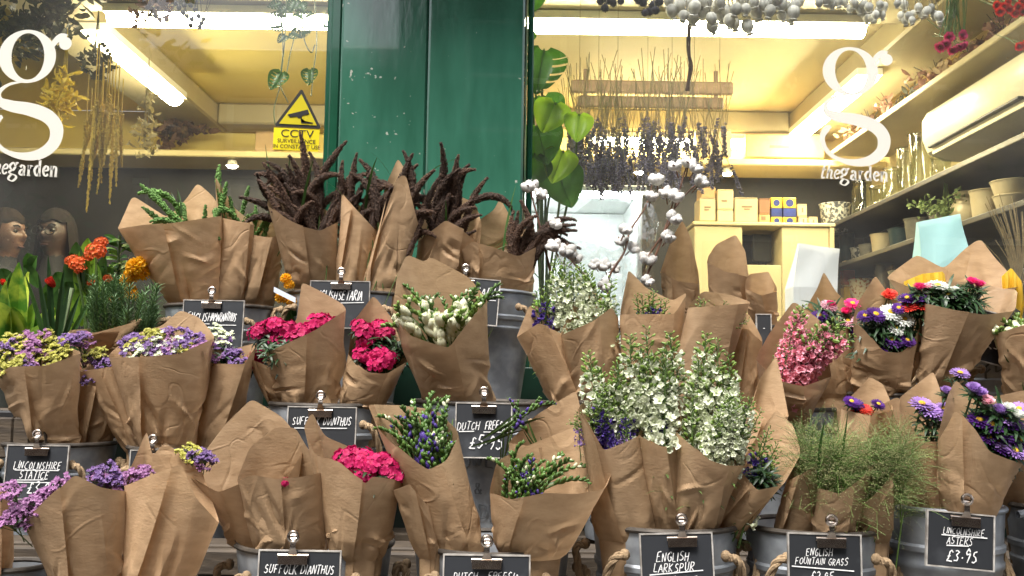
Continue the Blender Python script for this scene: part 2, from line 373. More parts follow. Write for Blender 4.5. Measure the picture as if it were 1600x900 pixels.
# ---------------------------------------------------------------- shop shell
XL, XR, YB, ZC = -3.4, 1.98, 2.95, 2.52
def slab(name, a, b, m, parent=None, bev=.0):
    q = MB()
    if bev: bbox(q, a, b, bev)
    else: q.add(*box2(a, b))
    return struct(name, q.mesh(name, m), parent)
slab('floor', (XL, .2, .08), (XR, YB, .15), M_floor)
slab('ceiling', (-.1, .203, ZC), (XR, YB, ZC + .1), M_ceil)
slab('ceiling_yellow', (XL, .203, ZC + .001), (-.102, YB, ZC + .1), pmat('ceiling_yellow_paint', (.82, .65, .19), (.78, .61, .16), scale=3, rough=.6, rand=0))
slab('bulkhead', (XL, .16, ZC - .03), (XR, .2, 2.95), M_cream)
slab('wall_back', (-.1, YB, .1), (XR, YB + .1, ZC), M_cream)
slab('wall_back_yellow', (XL, YB + .001, .1), (-.102, YB + .1, ZC), MATS['ceiling_yellow_paint'])
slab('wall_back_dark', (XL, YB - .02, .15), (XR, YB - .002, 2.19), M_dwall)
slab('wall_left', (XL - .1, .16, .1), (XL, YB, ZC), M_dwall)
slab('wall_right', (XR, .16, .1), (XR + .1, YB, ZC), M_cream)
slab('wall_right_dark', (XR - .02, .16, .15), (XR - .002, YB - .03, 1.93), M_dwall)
# soffit ring that carries the strip lights
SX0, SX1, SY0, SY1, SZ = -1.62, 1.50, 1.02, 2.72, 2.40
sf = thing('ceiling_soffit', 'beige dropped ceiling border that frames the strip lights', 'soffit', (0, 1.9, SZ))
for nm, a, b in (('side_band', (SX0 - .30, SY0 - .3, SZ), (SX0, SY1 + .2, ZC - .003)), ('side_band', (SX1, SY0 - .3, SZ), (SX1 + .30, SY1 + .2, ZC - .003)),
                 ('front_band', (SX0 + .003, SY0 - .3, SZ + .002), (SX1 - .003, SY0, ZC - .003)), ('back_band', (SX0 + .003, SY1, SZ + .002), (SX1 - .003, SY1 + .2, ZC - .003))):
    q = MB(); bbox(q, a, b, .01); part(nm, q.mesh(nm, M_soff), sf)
M_lamp = emat('tube_light', (1.0, .89, .57), 27.0)
M_lampf = pmat('lamp_housing', (.8, .78, .7), None, rough=.4, rand=0)
def strip(a, b, label):
    a = np.array(a, float); b = np.array(b, float); c = (a + b) / 2
    t = thing('strip_light', label, 'light', c, 'lit strip lights under the soffit'); d = nrm(b - a); n = np.array((-d[1], d[0], 0)); L = np.linalg.norm(b - a)
    Rm = np.column_stack((d, n, (0, 0, 1)))
    q = MB(); V, F = box((0, 0, .022), (L, .11, .03), Rm); q.add(V, F); part('housing', q.mesh('housing', M_lampf), t, c)
    q = MB(); prof = [(math.cos(x) * .042, -math.sin(x) * .036) for x in np.linspace(0, math.pi, 9)]
    V = np.array([(s * (L / 2 - .01), y, z + .004) for s in (-1, 1) for (y, z) in prof]) @ Rm.T
    F = [(i, i + 1, 10 + i, 9 + i) for i in range(8)]; q.add(V, F); part('diffuser', q.mesh('diffuser', M_lamp), t, c)
zl = SZ - .04
strip((SX0 - .02, SY0 + .10, zl), (SX0 - .02, SY1 - .62, zl), 'glowing strip light slanting across the upper left window')
strip((SX1 + .02, SY0 + .52, zl), (SX1 + .02, SY1 - .1, zl), 'glowing strip light slanting behind the right window logo')
strip((SX0 + .1, SY0 - .06, zl), (-.35, SY0 - .06, zl), 'glowing strip light along the top of the left window')
strip((.02, SY0 - .06, zl), (1.30, SY0 - .06, zl), 'glowing strip light behind the hanging poppy heads')
strip((.42, SY1 + .08, zl), (1.26, SY1 + .08, zl), 'glowing strip light behind the hanging lavender')
# ledge along the back wall
q = MB(); bbox(q, (XL + .01, YB - .36, 2.19), (XR - .01, YB - .003, 2.225), .006); tag(struct('wall_ledge', q.mesh('wall_ledge', M_cream)), 'long cream ledge high on the back wall holding cartons', 'shelf')['kind'] = 'thing'

# ---------------------------------------------------------------- windows and pillar
fx = lambda x, Y=0.0, y=400: P(x, y, Y)[0]
LWX0, LWX1 = -1.9, fx(512); RWX0, RWX1 = fx(820), 2.1
M_frame = pmat('green_gloss', (.010, .085, .045), (.007, .065, .034), scale=7, rough=.16, bump=.05, bscale=30, coat=.4, rand=0)
def window(x0, x1, name, label):
    t = thing('shop_window', label, 'window', ((x0 + x1) / 2, 0, .95))
    q = MB(); q.add(*box2((x0 + .012, -.003, .962), (x1 - .012, .003, 2.688))); part('pane', q.mesh('pane', M_glass), t)
    for a, b in (((x0, -.03, .95), (x1, .03, .985)), ((x0, -.03, 2.66), (x1, .03, 2.70)), ((x0, -.03, .986), (x0 + .016, .03, 2.659)), ((x1 - .016, -.03, .986), (x1, .03, 2.659))):
        q = MB(); bbox(q, a, b, .004); part('frame', q.mesh('frame', M_frame), t)
    return t
WL = window(LWX0, LWX1, 'l', 'large plate glass shop window left of the green pillar')
WR = window(RWX0, RWX1, 'r', 'large plate glass shop window right of the green pillar')
# pillar paint: gloss green with flakes of bare wood and pale scuffs
M_pill = pmat('pillar_green', (.042, .165, .108), (.026, .115, .072), scale=5, rough=.13, bump=.16, bscale=16, coat=1.0, rand=0, stretch=(3, 3, .7))
_n = M_pill.node_tree; _pb = [x for x in _n.nodes if x.type == 'BSDF_PRINCIPLED'][0]
_src = _pb.inputs['Base Color'].links[0].from_socket
_v = _n.nodes.new('ShaderNodeTexNoise'); _v.inputs['Scale'].default_value = 42; _v.inputs['Detail'].default_value = 3
_m = _n.nodes.new('ShaderNodeMapRange'); _m.inputs[1].default_value = .70; _m.inputs[2].default_value = .735
_x = _n.nodes.new('ShaderNodeMix'); _x.data_type = 'RGBA'; _x.inputs[7].default_value = (.45, .47, .40, 1)
_tc = [x for x in _n.nodes if x.type == 'TEX_COORD'][0]
_n.links.new(_tc.outputs['Object'], _v.inputs['Vector']); _n.links.new(_v.outputs['Fac'], _m.inputs[0]); _n.links.new(_m.outputs[0], _x.inputs[0])
_n.links.new(_src, _x.inputs[6]); _n.links.new(_x.outputs[2], _pb.inputs['Base Color'])
pl = thing('green_pillar', 'glossy green painted wooden pillar between the two shop windows', 'pillar', (0, 0, .1))
xm = fx(662, -.09); xa = fx(522, -.09); xb = fx(815, -.09)
q = MB(); bbox(q, (xa, -.085, .12), (xm - .002, .12, 2.9), .006); part('board', q.mesh('board', M_pill), pl)
q = MB(); bbox(q, (xm, -.097, .12), (xb, .12, 2.9), .006); part('board', q.mesh('board', M_pill), pl)
q = MB(); bbox(q, (LWX1 + .002, -.07, .12), (xa - .002, .11, 2.9), .005); part('edge_bead', q.mesh('edge_bead', M_frame), pl)
q = MB(); bbox(q, (xb + .002, -.075, .12), (RWX0 - .002, .11, 2.9), .003); part('edge_bead', q.mesh('edge_bead', pmat('worn_bead', (.30, .30, .16), (.06, .16, .09), scale=20, rough=.4)), pl)
q = MB(); pr_ = [(-.10, 2.24), (-.16, 2.25), (-.26, 2.29), (-.36, 2.37), (-.43, 2.50), (-.45, 2.62), (-.45, 2.74), (-.10, 2.74)]
V = np.array([(x, y, z) for x in (LWX1 - .01, RWX0 + .01) for (y, z) in pr_]); n8 = len(pr_); q.add(V, [(i, (i + 1) % n8, n8 + (i + 1) % n8, n8 + i) for i in range(n8)]); q.tr.append((np.array([(0, i + 1, i) for i in range(1, n8 - 1)] + [(n8, n8 + i, n8 + i + 1) for i in range(1, n8 - 1)]), 0))
part('added_shade_corbel', q.mesh('added_shade_corbel', M_frame), pl)  # out-of-view block added to shade the upper pillar
# riser under the windows, header above, awning
for i, (x0, x1) in enumerate(((LWX0 - .6, LWX1), (RWX0, RWX1 + .6))):
    q = MB(); bbox(q, (x0, -.05, .12), (x1, .15, .948), .004)
    r_ = struct('stall_riser', q.mesh('stall_riser', M_gdark)); tag(r_, ('dark green panelled wall under the left window', 'dark green panelled wall under the right window')[i], 'wall'); r_['kind'] = 'thing'
    for k in range(7):
        xx = x0 + (x1 - x0) * (k + .5) / 7; q = MB(); bbox(q, (xx - .1, -.066, .2), (xx + .1, -.052, .88), .006); part('panel', q.mesh('panel', M_gdark), r_)
q = MB(); bbox(q, (-3.4, -.06, 2.903), (2.8, .16, 3.5), .01); f_ = struct('fascia', q.mesh('fascia', M_frame)); tag(f_, 'green shop fascia board above the windows', 'fascia'); f_['kind'] = 'thing'
q = MB(); bbox(q, (-3.4, -.05, 2.702), (LWX1, .15, 2.9), .01); bbox(q, (RWX0, -.05, 2.702), (2.8, .15, 2.9), .01)
h_ = struct('window_header', q.mesh('window_header', M_frame)); tag(h_, 'green timber header above the glass', 'header'); h_['kind'] = 'thing'
for i, (x0, x1) in enumerate(((-3.4, LWX0 - .002), (RWX1 + .002, 2.8))):
    q = MB(); bbox(q, (x0, -.06, .12), (x1, .15, 2.7), .01); h_ = struct('side_pier', q.mesh('side_pier', M_frame)); tag(h_, ('green shopfront pier at the far left', 'green shopfront pier at the far right')[i], 'pier'); h_['kind'] = 'thing'
# ---------------------------------------------------------------- window lettering: pen strokes with a broad nib
def ribbon(mb, pts, widths, O, U, V, mat=0, n=(0, -1, 0), lift=.0012):
    pts = np.asarray(pts, float); w = np.broadcast_to(np.asarray(widths, float), (len(pts),))
    T = np.gradient(pts, axis=0); T /= (np.linalg.norm(T, axis=1)[:, None] + 1e-9); N2 = np.stack((-T[:, 1], T[:, 0]), -1)
    a = pts + N2 * w[:, None] / 2; b = pts - N2 * w[:, None] / 2
    W = np.concatenate((a, b)); W3 = np.asarray(O) + W[:, :1] * np.asarray(U) + W[:, 1:] * np.asarray(V) + np.asarray(n) * lift
    k = len(pts); i = np.arange(k - 1); F = np.stack((i, i + k, i + k + 1, i + 1), -1); mb.add(W3, F, mat)
def disc(mb, c, r, O, U, V, n=(0, -1, 0), lift=.0021, mat=0, k=14, ry_=None):
    a = np.arange(k) / k * 2 * math.pi; p = np.stack((c[0] + r * np.cos(a), c[1] + (ry_ or r) * np.sin(a)), -1); p = np.vstack((p, [c]))
    W3 = np.asarray(O) + p[:, :1] * np.asarray(U) + p[:, 1:] * np.asarray(V) + np.asarray(n) * lift
    mb.add(W3, [(i, (i + 1) % k, k) for i in range(k)], mat)
def nibw(pts, wmax, wmin, ang=R(15)):
    T = np.gradient(np.asarray(pts, float), axis=0); a = np.arctan2(T[:, 1], T[:, 0]); return wmin + (wmax - wmin) * np.abs(np.sin(a - ang)) ** 1.3
def logo(win, x0, y0, x1, y1, tilt):
    """big g: unit box 0..120 wide, 0..205 high, y down, as on the glass"""
    O = P(x0, y0, -.0035); A = P(x1, y0, -.0035); B = P(x0, y1, -.0035)
    U = np.array((1., 0, 0)) * np.linalg.norm(A - O) / 120.; V = np.array((0, 0, -1.)) * np.linalg.norm(B - O) / 205.
    c, s = math.cos(tilt), math.sin(tilt); k = np.linalg.norm(V) / np.linalg.norm(U)
    U2 = np.array((c, 0, -s)) * np.linalg.norm(U); V2 = np.array((-s, 0, -c)) * np.linalg.norm(V); U, V = U2, V2
    b = MB(); a = np.linspace(0, 2 * math.pi, 60)
    cx, cy = 49, 43                                        # upper bowl: outer and inner ellipses
    out = np.stack((cx + 47 * np.cos(a), cy + 43 * np.sin(a)), -1); inn = np.stack((cx + 1 + 27 * np.cos(a), cy + 37.5 * np.sin(a + .06)), -1)
    W = np.concatenate((out, inn)); W3 = O + W[:, :1] * U + W[:, 1:] * V + np.array((0, -.0012, 0)); i = np.arange(59)
    b.add(W3, np.stack((i, i + 60, i + 61, i + 1), -1))
    ear = spline([(86, 30), (93, 17), (102, 10), (110, 12)], 14); ribbon(b, ear, np.linspace(7, 15, 14), O, U, V, lift=.0014); disc(b, (110, 20), 10.5, O, U, V, ry_=10.5)
    link = spline([(44, 84), (22, 90), (8, 103), (11, 117), (30, 124), (60, 128), (90, 138), (106, 156), (104, 180), (84, 198), (55, 203), (26, 196), (8, 180), (3, 160), (10, 146), (17, 141)], 90)
    wk = np.interp(np.linspace(0, 1, 90), [0, .08, .16, .24, .36, .48, .6, .72, .84, .93, 1], [3, 5, 9, 17, 22, 22, 17, 7, 8, 12, 5]); ribbon(b, link, wk, O, U, V, lift=.0016)
    # the words
    def word(strokes, ox, oy, sc, wmax, wmin, sl=0):
        for st in strokes:
            p = spline(st, 7 * len(st)) if len(st) > 2 else np.array(st, float); p = np.array(p, float); q_ = np.stack((ox + (p[:, 0] + sl * -p[:, 1]) * sc, oy + p[:, 1] * sc), -1)
            ribbon(b, q_, nibw(q_, wmax, wmin), O, U, V, lift=.0018)
    # letters: x right, y down, baseline 0, x-height -1
    t_ = [[(.25, -1.5), (.12, -.3), (.2, 0), (.45, -.12)], [(0, -1), (.5, -1)]]
    h_ = [[(.2, -1.75), (.1, 0)], [(.12, -.6), (.35, -.98), (.55, -.85), (.5, -.25), (.58, 0), (.75, -.1)]]
    e_ = [[(.1, -.5), (.55, -.62), (.5, -.95), (.3, -1), (.1, -.7), (.1, -.3), (.3, 0), (.6, -.18)]]
    g_ = [[(.62, -.7), (.4, -1), (.12, -.7), (.38, -.38), (.62, -.7)], [(.6, -.85), (.72, -1.0), (.86, -.98)], [(.3, -.38), (.1, -.2), (.3, -.06), (.62, .04), (.72, .26), (.42, .52), (.08, .38), (.16, .12), (.3, -.02)]]
    a_ = [[(.1, -.8), (.3, -1), (.52, -.85), (.52, -.1), (.68, -.02)], [(.52, -.6), (.2, -.5), (.08, -.2), (.25, 0), (.52, -.2)]]
    r_2 = [[(.15, -1), (.15, 0)], [(0, -.97), (.15, -.99)], [(0, 0), (.34, 0)], [(.15, -.6), (.32, -.95), (.55, -.95)]]
    d_ = [[(.6, -1.6), (.6, 0)], [(.42, -1.58), (.6, -1.6)], [(.6, 0), (.76, -.03)], [(.58, -.8), (.35, -1), (.08, -.55), (.3, 0), (.58, -.25)]]
    n_ = [[(.15, -1), (.15, 0)], [(0, -.97), (.15, -.99)], [(0, 0), (.3, 0)], [(.15, -.65), (.4, -1), (.62, -.8), (.62, 0)], [(.48, 0), (.78, 0)]]
    ox = 1
    for L_, ad in ((t_, 9.0), (h_, 12.5), (e_, 11)): word(L_, ox, 232, 15, 3.0, 1.9, .12); ox += ad
    for L_, sc, ad in ((g_, 19, 17.5), (a_, 15.5, 13.5), (r_2, 15.5, 10.5), (d_, 15.5, 14.5), (e_, 15.5, 12), (n_, 15.5, 12)): word(L_, ox, 233, sc, 4.0, 1.7); ox += ad
    return part('lettering', b.mesh('lettering', M_white), win)
logo(WR, 1284, 72, 1394, 254, R(1.4))
logo(WL, 0, 45, 114, 244, R(1.4))

# CCTV warning sticker on the glass
def txt(body, size, O, U, V, m, par, name='lettering', sx=1.0):
    cu = bpy.data.curves.new('lettering', 'FONT'); cu.body = body; cu.size = size; cu.align_x = 'CENTER'; cu.extrude = .0003
    tmp = bpy.data.objects.new('tmp', cu); COL.objects.link(tmp); bpy.context.view_layer.update()
    me = bpy.data.meshes.new_from_object(tmp.evaluated_get(bpy.context.evaluated_depsgraph_get())); bpy.data.objects.remove(tmp)
    me.materials.clear(); me.materials.append(m)
    Rm = np.column_stack((np.asarray(U) * sx, V, np.cross(U, V))); return part(name, me, par, O, Rm)
M_sigy = pmat('sign_yellow', (.72, .60, .012), (.66, .54, .01), scale=10, rough=.4, rand=0, transl=.25)
M_sigk = pmat('sign_black', (.012, .011, .01), None, rough=.45, rand=0)
sg = thing('cctv_sign', 'yellow CCTV warning sticker with black triangle and camera on the left glass', 'sign', P(465, 180, -.006))
ps = lambda x, y, l=0.0: P(x, y, -.0055 - l)
def poly(name, pts, m, l):
    V = np.array([ps(x, y, l) for x, y in pts]); n = len(V); back = V + (0, .0012, 0); q = MB()
    W = np.vstack((V, back, [V.mean(0)])); q.add(W, [((i + 1) % n, i, 2 * n) for i in range(n)]); q.add(W, [(i, (i + 1) % n, n + (i + 1) % n, n + i) for i in range(n)])
    return part(name, q.mesh(name, m, False), sg)
poly('plate', [(428, 199), (500, 202), (497, 237), (426, 233)], M_sigy, .0)
poly('triangle_border', [(470, 140), (473, 141), (501, 199), (498, 201), (431, 197), (430, 194)], M_sigk, .0016)
poly('triangle', [(471, 147), (495, 196), (436, 193)], M_sigy, .0030)
cq = poly('camera_pictogram', [(449, 179), (481, 171), (483, 178), (472, 180.5), (470.5, 184), (466, 184.5), (463.5, 181.8), (453, 183)], M_sigk, .0044)
poly('bracket', [(469.5, 184), (470.5, 184), (471.5, 191), (489, 191.6), (489, 192.8), (470.5, 192)], M_sigk, .0044)
tl = nrm(P(500, 203, 0) - P(430, 200, 0)); tv = np.array((-tl[2], 0, tl[0]))
txt('CCTV', .030, ps(464, 214.5, .001), tl, tv, M_sigk, sg, sx=1.15); txt('SURVEILLANCE', .0155, ps(463, 223.5, .001), tl, tv, M_sigk, sg); txt('IN CONSTANT USE', .0150, ps(463, 232, .001), tl, tv, M_sigk, sg)
# ---------------------------------------------------------------- tiered rack
YBT, YMD, YTP = -1.10, -0.72, -0.34
zshelf = {'t': P(800, 646, YTP)[2], 'm': P(800, 852, YMD - .13)[2], 'b': P(800, 846, YBT - .12)[2] - .27}
rk = thing('display_rack', 'tiered wooden plank rack with black metal rails holding the flower buckets', 'rack', (0, YMD, .12))
for (z, y0, y1, n) in ((zshelf['t'], -.52, -.132, 4), (zshelf['m'], -.90, -.56, 4), (zshelf['b'], -1.30, -.95, 4)):
    w = (y1 - y0) / n
    for k in range(n):
        if z == zshelf['m'] and k in (1, 3): continue
        q = MB(); bbox(q, (-1.75, y0 + k * w + .004, z - .022), (1.85, y0 + (k + 1) * w - .004, z + rnd.uniform(-.0015, .0015)), .003); part('plank', q.mesh('plank', M_wood), rk)
    q = MB(); bbox(q, (-1.75, y0 - .024, z - .05), (1.85, y0 - .002, z - .004), .004); part('front_rail', q.mesh('front_rail', M_wood if z != zshelf['t'] else M_black), rk)
q = MB(); bbox(q, (-1.75, -.128, .12), (1.85, -.118, zshelf['t'] + .11), .002); part('added_dark_board', q.mesh('added_dark_board', M_gdark), rk)  # dark sheet added so the gaps between the buckets sink into shade
for x in (-1.7, -.62, .46, 1.5):
    for (y, z) in ((-.54, zshelf['t']), (-.14, zshelf['t']), (-.92, zshelf['m']), (-1.31, zshelf['b'])):
        q = MB(); bbox(q, (x - .015, y - .03 - .015, .12), (x + .015, y - .03 + .015, z - .052), .003); part('post', q.mesh('post', M_black), rk)
cr = thing('slatted_crate', 'weathered wooden slatted crate under the leftmost statice bucket', 'crate', P(-20, 740, -.93))
for k in range(5):
    a = P(-60 + k * 27, 652, -.80); b = P(-37 + k * 27, 716, -.80); q = MB(); bbox(q, (a[0], -.80, b[2]), (b[0], -.786, a[2]), .003); part('slat', q.mesh('slat', M_wood), cr)
a = P(-70, 720, -.78); b = P(80, 720, -.78)
for z in (P(0, 662, -.78)[2], P(0, 706, -.78)[2]):
    q = MB(); bbox(q, (a[0], -.784, z - .012), (b[0], -.77, z + .012), .003); part('cross_bar', q.mesh('cross_bar', M_wood), cr)

# ---------------------------------------------------------------- buckets
def arc_text(mb, text, r0, z, th0, size, slope, cz=None, mat=0):
    """letters bent round a bucket; strokes from the serif-ish stroke font"""
    tw = sum(FW.get(c, .75) for c in text) * size; x = -tw / 2
    for c in text:
        for st in FONT.get(c, []):
            p = np.array(st, float); p = polyline(p, max(2, 5 * len(p))) if len(p) > 1 else p
            X = x + p[:, 0] * size; Z = z + p[:, 1] * size
            if cz is not None: Z = Z + math.copysign(1, cz) * (math.sqrt(abs(cz) ** 2 ) - np.sqrt(np.maximum(cz ** 2 - X ** 2, 0)))
            pts = np.stack((X, Z), -1); w = nibw(pts, size * .17, size * .06, 0.0)
            T = np.gradient(pts, axis=0); T /= (np.linalg.norm(T, axis=1)[:, None] + 1e-9); N2 = np.stack((-T[:, 1], T[:, 0]), -1)
            W = np.concatenate((pts + N2 * w[:, None] / 2, pts - N2 * w[:, None] / 2))
            rr = r0 + slope * (W[:, 1] - z) + .0012; th = th0 + W[:, 0] / r0
            V = np.stack((np.sin(th) * rr, -np.cos(th) * rr, W[:, 1]), -1); k = len(pts); i = np.arange(k - 1)
            mb.add(V, np.stack((i, i + k, i + k + 1, i + 1), -1), mat)
        x += FW.get(c, .75) * size
# stroke font, unit cap height
FONT = {'A': [[(0, 0), (.3, 1), (.6, 0)], [(.12, .38), (.5, .4)]], 'B': [[(.05, 0), (.05, 1), (.4, .95), (.45, .7), (.08, .52), (.5, .4), (.48, .06), (.05, 0)]],
 'C': [[(.55, .85), (.35, 1), (.08, .7), (.08, .3), (.3, 0), (.58, .14)]], 'D': [[(.05, 0), (.05, 1), (.4, .9), (.58, .5), (.4, .06), (.05, 0)]],
 'E': [[(.5, 1), (.05, .98), (.05, 0), (.52, .02)], [(.05, .52), (.42, .54)]], 'F': [[(.52, 1), (.05, .97), (.05, 0)], [(.05, .52), (.42, .54)]],
 'G': [[(.56, .85), (.34, 1), (.08, .7), (.08, .28), (.32, 0), (.56, .12), (.56, .45), (.34, .45)]], 'H': [[(.05, 0), (.05, 1)], [(.52, 0), (.52, 1)], [(.05, .5), (.52, .54)]],
 'I': [[(.12, 0), (.14, 1)]], 'J': [[(.4, 1), (.38, .15), (.2, 0), (.02, .15)]], 'K': [[(.05, 0), (.05, 1)], [(.5, 1), (.07, .5), (.55, 0)]],
 'L': [[(.05, 1), (.05, 0), (.5, .03)]], 'M': [[(.02, 0), (.08, 1), (.33, .35), (.6, 1), (.66, 0)]], 'N': [[(.05, 0), (.06, 1), (.5, 0), (.52, 1)]],
 'O': [[(.3, 1), (.06, .7), (.08, .25), (.3, 0), (.54, .25), (.55, .72), (.3, 1)]], 'P': [[(.05, 0), (.06, 1), (.42, .96), (.5, .72), (.36, .5), (.06, .46)]],
 'R': [[(.05, 0), (.06, 1), (.42, .96), (.48, .74), (.34, .54), (.06, .5), (.54, 0)]], 'S': [[(.5, .88), (.3, 1), (.08, .82), (.15, .58), (.42, .45), (.5, .2), (.28, 0), (.04, .12)]],
 'T': [[(0, 1), (.58, .97)], [(.3, 1), (.28, 0)]], 'U': [[(.05, 1), (.06, .25), (.27, 0), (.5, .25), (.52, 1)]], 'V': [[(0, 1), (.28, 0), (.56, 1)]],
 'W': [[(0, 1), (.2, 0), (.36, .8), (.54, 0), (.76, 1)]], 'X': [[(0, 0), (.5, 1)], [(0, 1), (.5, 0)]], 'Y': [[(0, 1), (.27, .5)], [(.55, 1), (.2, 0)]],
 '2': [[(.06, .8), (.28, 1), (.5, .78), (.38, .45), (.04, .02), (.55, .06)]], '3': [[(.06, .88), (.3, 1), (.5, .8), (.22, .55), (.5, .35), (.4, .05), (.04, .08)]],
 '5': [[(.52, 1), (.14, .96), (.1, .58), (.42, .56), (.5, .22), (.25, 0), (.04, .1)]], '9': [[(.5, .8), (.28, 1), (.08, .76), (.25, .52), (.5, .72), (.46, .3), (.3, 0)]],
 '£': [[(.56, .82), (.4, 1), (.24, .82), (.24, .3), (.06, .02), (.3, .08), (.6, .02)], [(.04, .48), (.42, .52)]], '.': [[(.1, .3), (.14, .38)]], "'": [[(.05, 1), (.02, .8)]], '-': [[(.1, .5), (.5, .5)]],
 '&': [[(.6, 0), (.15, .7), (.2, .95), (.4, .9), (.36, .62), (.06, .3), (.12, .04), (.4, .05), (.58, .42)]]}
FW = {'I': .36, '.': .34, ' ': .45, 'M': .86, 'W': .94, "'": .24, 'L': .64, '-': .8}
M_emb = pmat('stamped_letters', (.09, .10, .11), (.14, .15, .16), scale=60, rough=.7, metal=.2, rand=0)
def bucket(label, x0, x1, yr, Y, h=.27, handle='rope', lettering=None, tilt=0.0, taper=.74, rimdark=True, hang=(0.95,)):
    a = P(x0, yr, Y); b = P(x1, yr, Y); c = (a + b) / 2; r = np.linalg.norm(b - a) / 2
    c = np.array((c[0], Y, P((x0 + x1) / 2, yr, Y - r)[2]))
    t = thing('zinc_bucket', label, 'bucket', (c[0], c[1], c[2] - h), 'zinc flower buckets on the rack'); rb = r * taper
    f = lambda z: r + (rb - r) * (-z / h)
    base = np.array((c[0], c[1], c[2])); RT = ry(tilt)
    prof = [(r - .002, -.002)] + [(f(z) + d, z) for z, d in ((-.006, 0), (-.03, 0), (-.052, 0), (-.056, .0035), (-.063, .0035), (-.067, 0), (-.078, 0), (-.082, .003), (-.089, .003), (-.093, 0), (-.14, 0), (-.2 if h > .22 else -.15, 0), (-h + .02, 0), (-h + .012, .003), (-h, .003))] + [(0.004, -h)]
    q = MB(); q.add(*lathe(prof, 48)); inn = [(r - .004, -.003), (f(-.05) - .005, -.05), (f(-h + .01) - .005, -h + .01), (.004, -h + .01)][::-1]
    q.add(*lathe(inn, 32)); part('body', q.mesh('body', M_zinc), t, base, RT)
    ring = [(r + .0045 * math.cos(k), .0045 * math.sin(k)) for k in np.linspace(0, 2 * math.pi, 9)][::-1]
    q = MB(); q.add(*lathe(ring, 48)); part('rolled_rim', q.mesh('rolled_rim', M_rim if rimdark else M_zinc), t, base, RT)
    for sgn in (-1, 1):
        if handle == 'rope':
            e = np.array((sgn * (f(-.04) + .004), -.0, -.035)); sw = np.array((0, .055, 0))
            pts = spline([e - sw, e - sw * .9 + (sgn * .02, 0, -.012), e + (sgn * .022, 0, -.095), e + sw * .9 + (sgn * .02, 0, -.012), e + sw], 34)
            q = MB(); T = np.gradient(pts, axis=0); T /= np.linalg.norm(T, axis=1)[:, None]
            for k in range(3):
                ph = np.arange(34) * .75 + k * 2.094; nx = np.cross(T, (sgn, 0, .01)); nx /= np.linalg.norm(nx, axis=1)[:, None]; ny = np.cross(T, nx)
                q.add(*tube(pts + .0034 * (np.cos(ph)[:, None] * nx + np.sin(ph)[:, None] * ny), .0036, 6))
            q.add(*ellips(8, 6, .008, .009, .009)); q.v[-1] = q.v[-1] + pts[0]; q.add(*ellips(8, 6, .008, .009, .009)); q.v[-1] = q.v[-1] + pts[-1]
            part('rope_handle', q.mesh('rope_handle', M_rope), t, base, RT @ rz(R(-28) * sgn))
        elif handle == 'metal':
            e = np.array((sgn * (r + .004), 0, -.006)); q = MB()
            q.add(*tube([e + (0, -.05, 0), e + (sgn * .03, -.045, .004), e + (sgn * .034, 0, .005), e + (sgn * .03, .045, .004), e + (0, .05, 0)], .006, 8)); part('metal_handle', q.mesh('metal_handle', M_zinc), t, base, RT)
    if lettering:
        q = MB(); th0, z0, s = lettering
        arc_text(q, 'FLOWERS', f(z0), z0, th0, s, (r - rb) / h, cz=-.09); arc_text(q, '- & -', f(z0 - s * 1.5), z0 - s * 1.9, th0, s * .8, (r - rb) / h)
        arc_text(q, 'GARDEN', f(z0 - s * 3), z0 - s * 3.6, th0, s, (r - rb) / h, cz=None)
        off = f(z0); part('stamped_lettering', q.mesh('stamped_lettering', M_emb), t, base, RT)
    return t
bucket('zinc bucket of green amaranthus on the top tier, left', 262, 432, 476, YTP, .27)
bucket('zinc bucket of brown setaria on the top tier, nearest the CCTV sign', 448, 640, 455, YTP, .28)
bucket('zinc bucket with ribbed sides on the top tier in front of the pillar foot', 672, 838, 452, YTP, .285, tilt=R(1.5), rimdark=False)
bucket('zinc bucket of cotton stems behind the larkspur, top tier', 880, 1030, 512, YTP, .22)
bucket('zinc bucket holding pale wrapped bouquets, top tier right of the cotton', 1050, 1215, 508, YTP, .22)
bucket('zinc bucket of yellow tissue wraps, rightmost on the top tier', 1400, 1590, 512, YTP, .22)
bucket('small zinc bucket with rope handles, leftmost of the statice', 8, 178, 697, YMD, .20)
bucket('small zinc bucket with rope handles under the large statice wraps', 205, 378, 704, YMD, .19)
bucket('zinc bucket of dianthus on the middle tier', 424, 612, 634, YMD, .275)
bucket('zinc bucket stamped with lettering holding white freesia, middle tier', 648, 862, 631, YMD, .275, lettering=(-.02, -.115, .027))
bucket('zinc bucket of white and purple larkspur on the middle tier', 890, 1110, 632, YMD, .26)
bucket('zinc bucket of pink larkspur on the middle tier', 1130, 1300, 640, YMD, .25)
bucket('zinc bucket of mixed asters on the middle tier', 1312, 1470, 617, YMD, .25)
bucket('pale zinc bucket stamped with lettering at the right edge, middle tier', 1462, 1660, 548, YMD + .05, .26, lettering=(-.12, -.028, .025))
bucket('zinc bucket of purple statice at the bottom left', 88, 300, 930, YBT, .22)
bucket('zinc bucket with rope handles holding dianthus, bottom tier', 372, 612, 868, YBT, .27)
bucket('zinc bucket with rope handles holding purple freesia, bottom tier', 647, 890, 868, YBT, .27)
bucket('zinc bucket of larkspur on the bottom tier', 926, 1152, 832, YBT, .27)
bucket('dark zinc bucket with rope handles holding fountain grass, bottom tier', 1166, 1372, 836, YBT, .27)
bucket('ribbed zinc bucket with flat metal handles holding asters, bottom tier', 1386, 1562, 801, YBT, .27, handle='metal', rimdark=False, taper=.82)
bucket('dark zinc bucket cut off by the right edge, bottom tier', 1580, 1760, 800, YBT, .27)
bucket('dark zinc bucket cut off by the bottom left corner', -30, 70, 893, YBT - .02, .2)

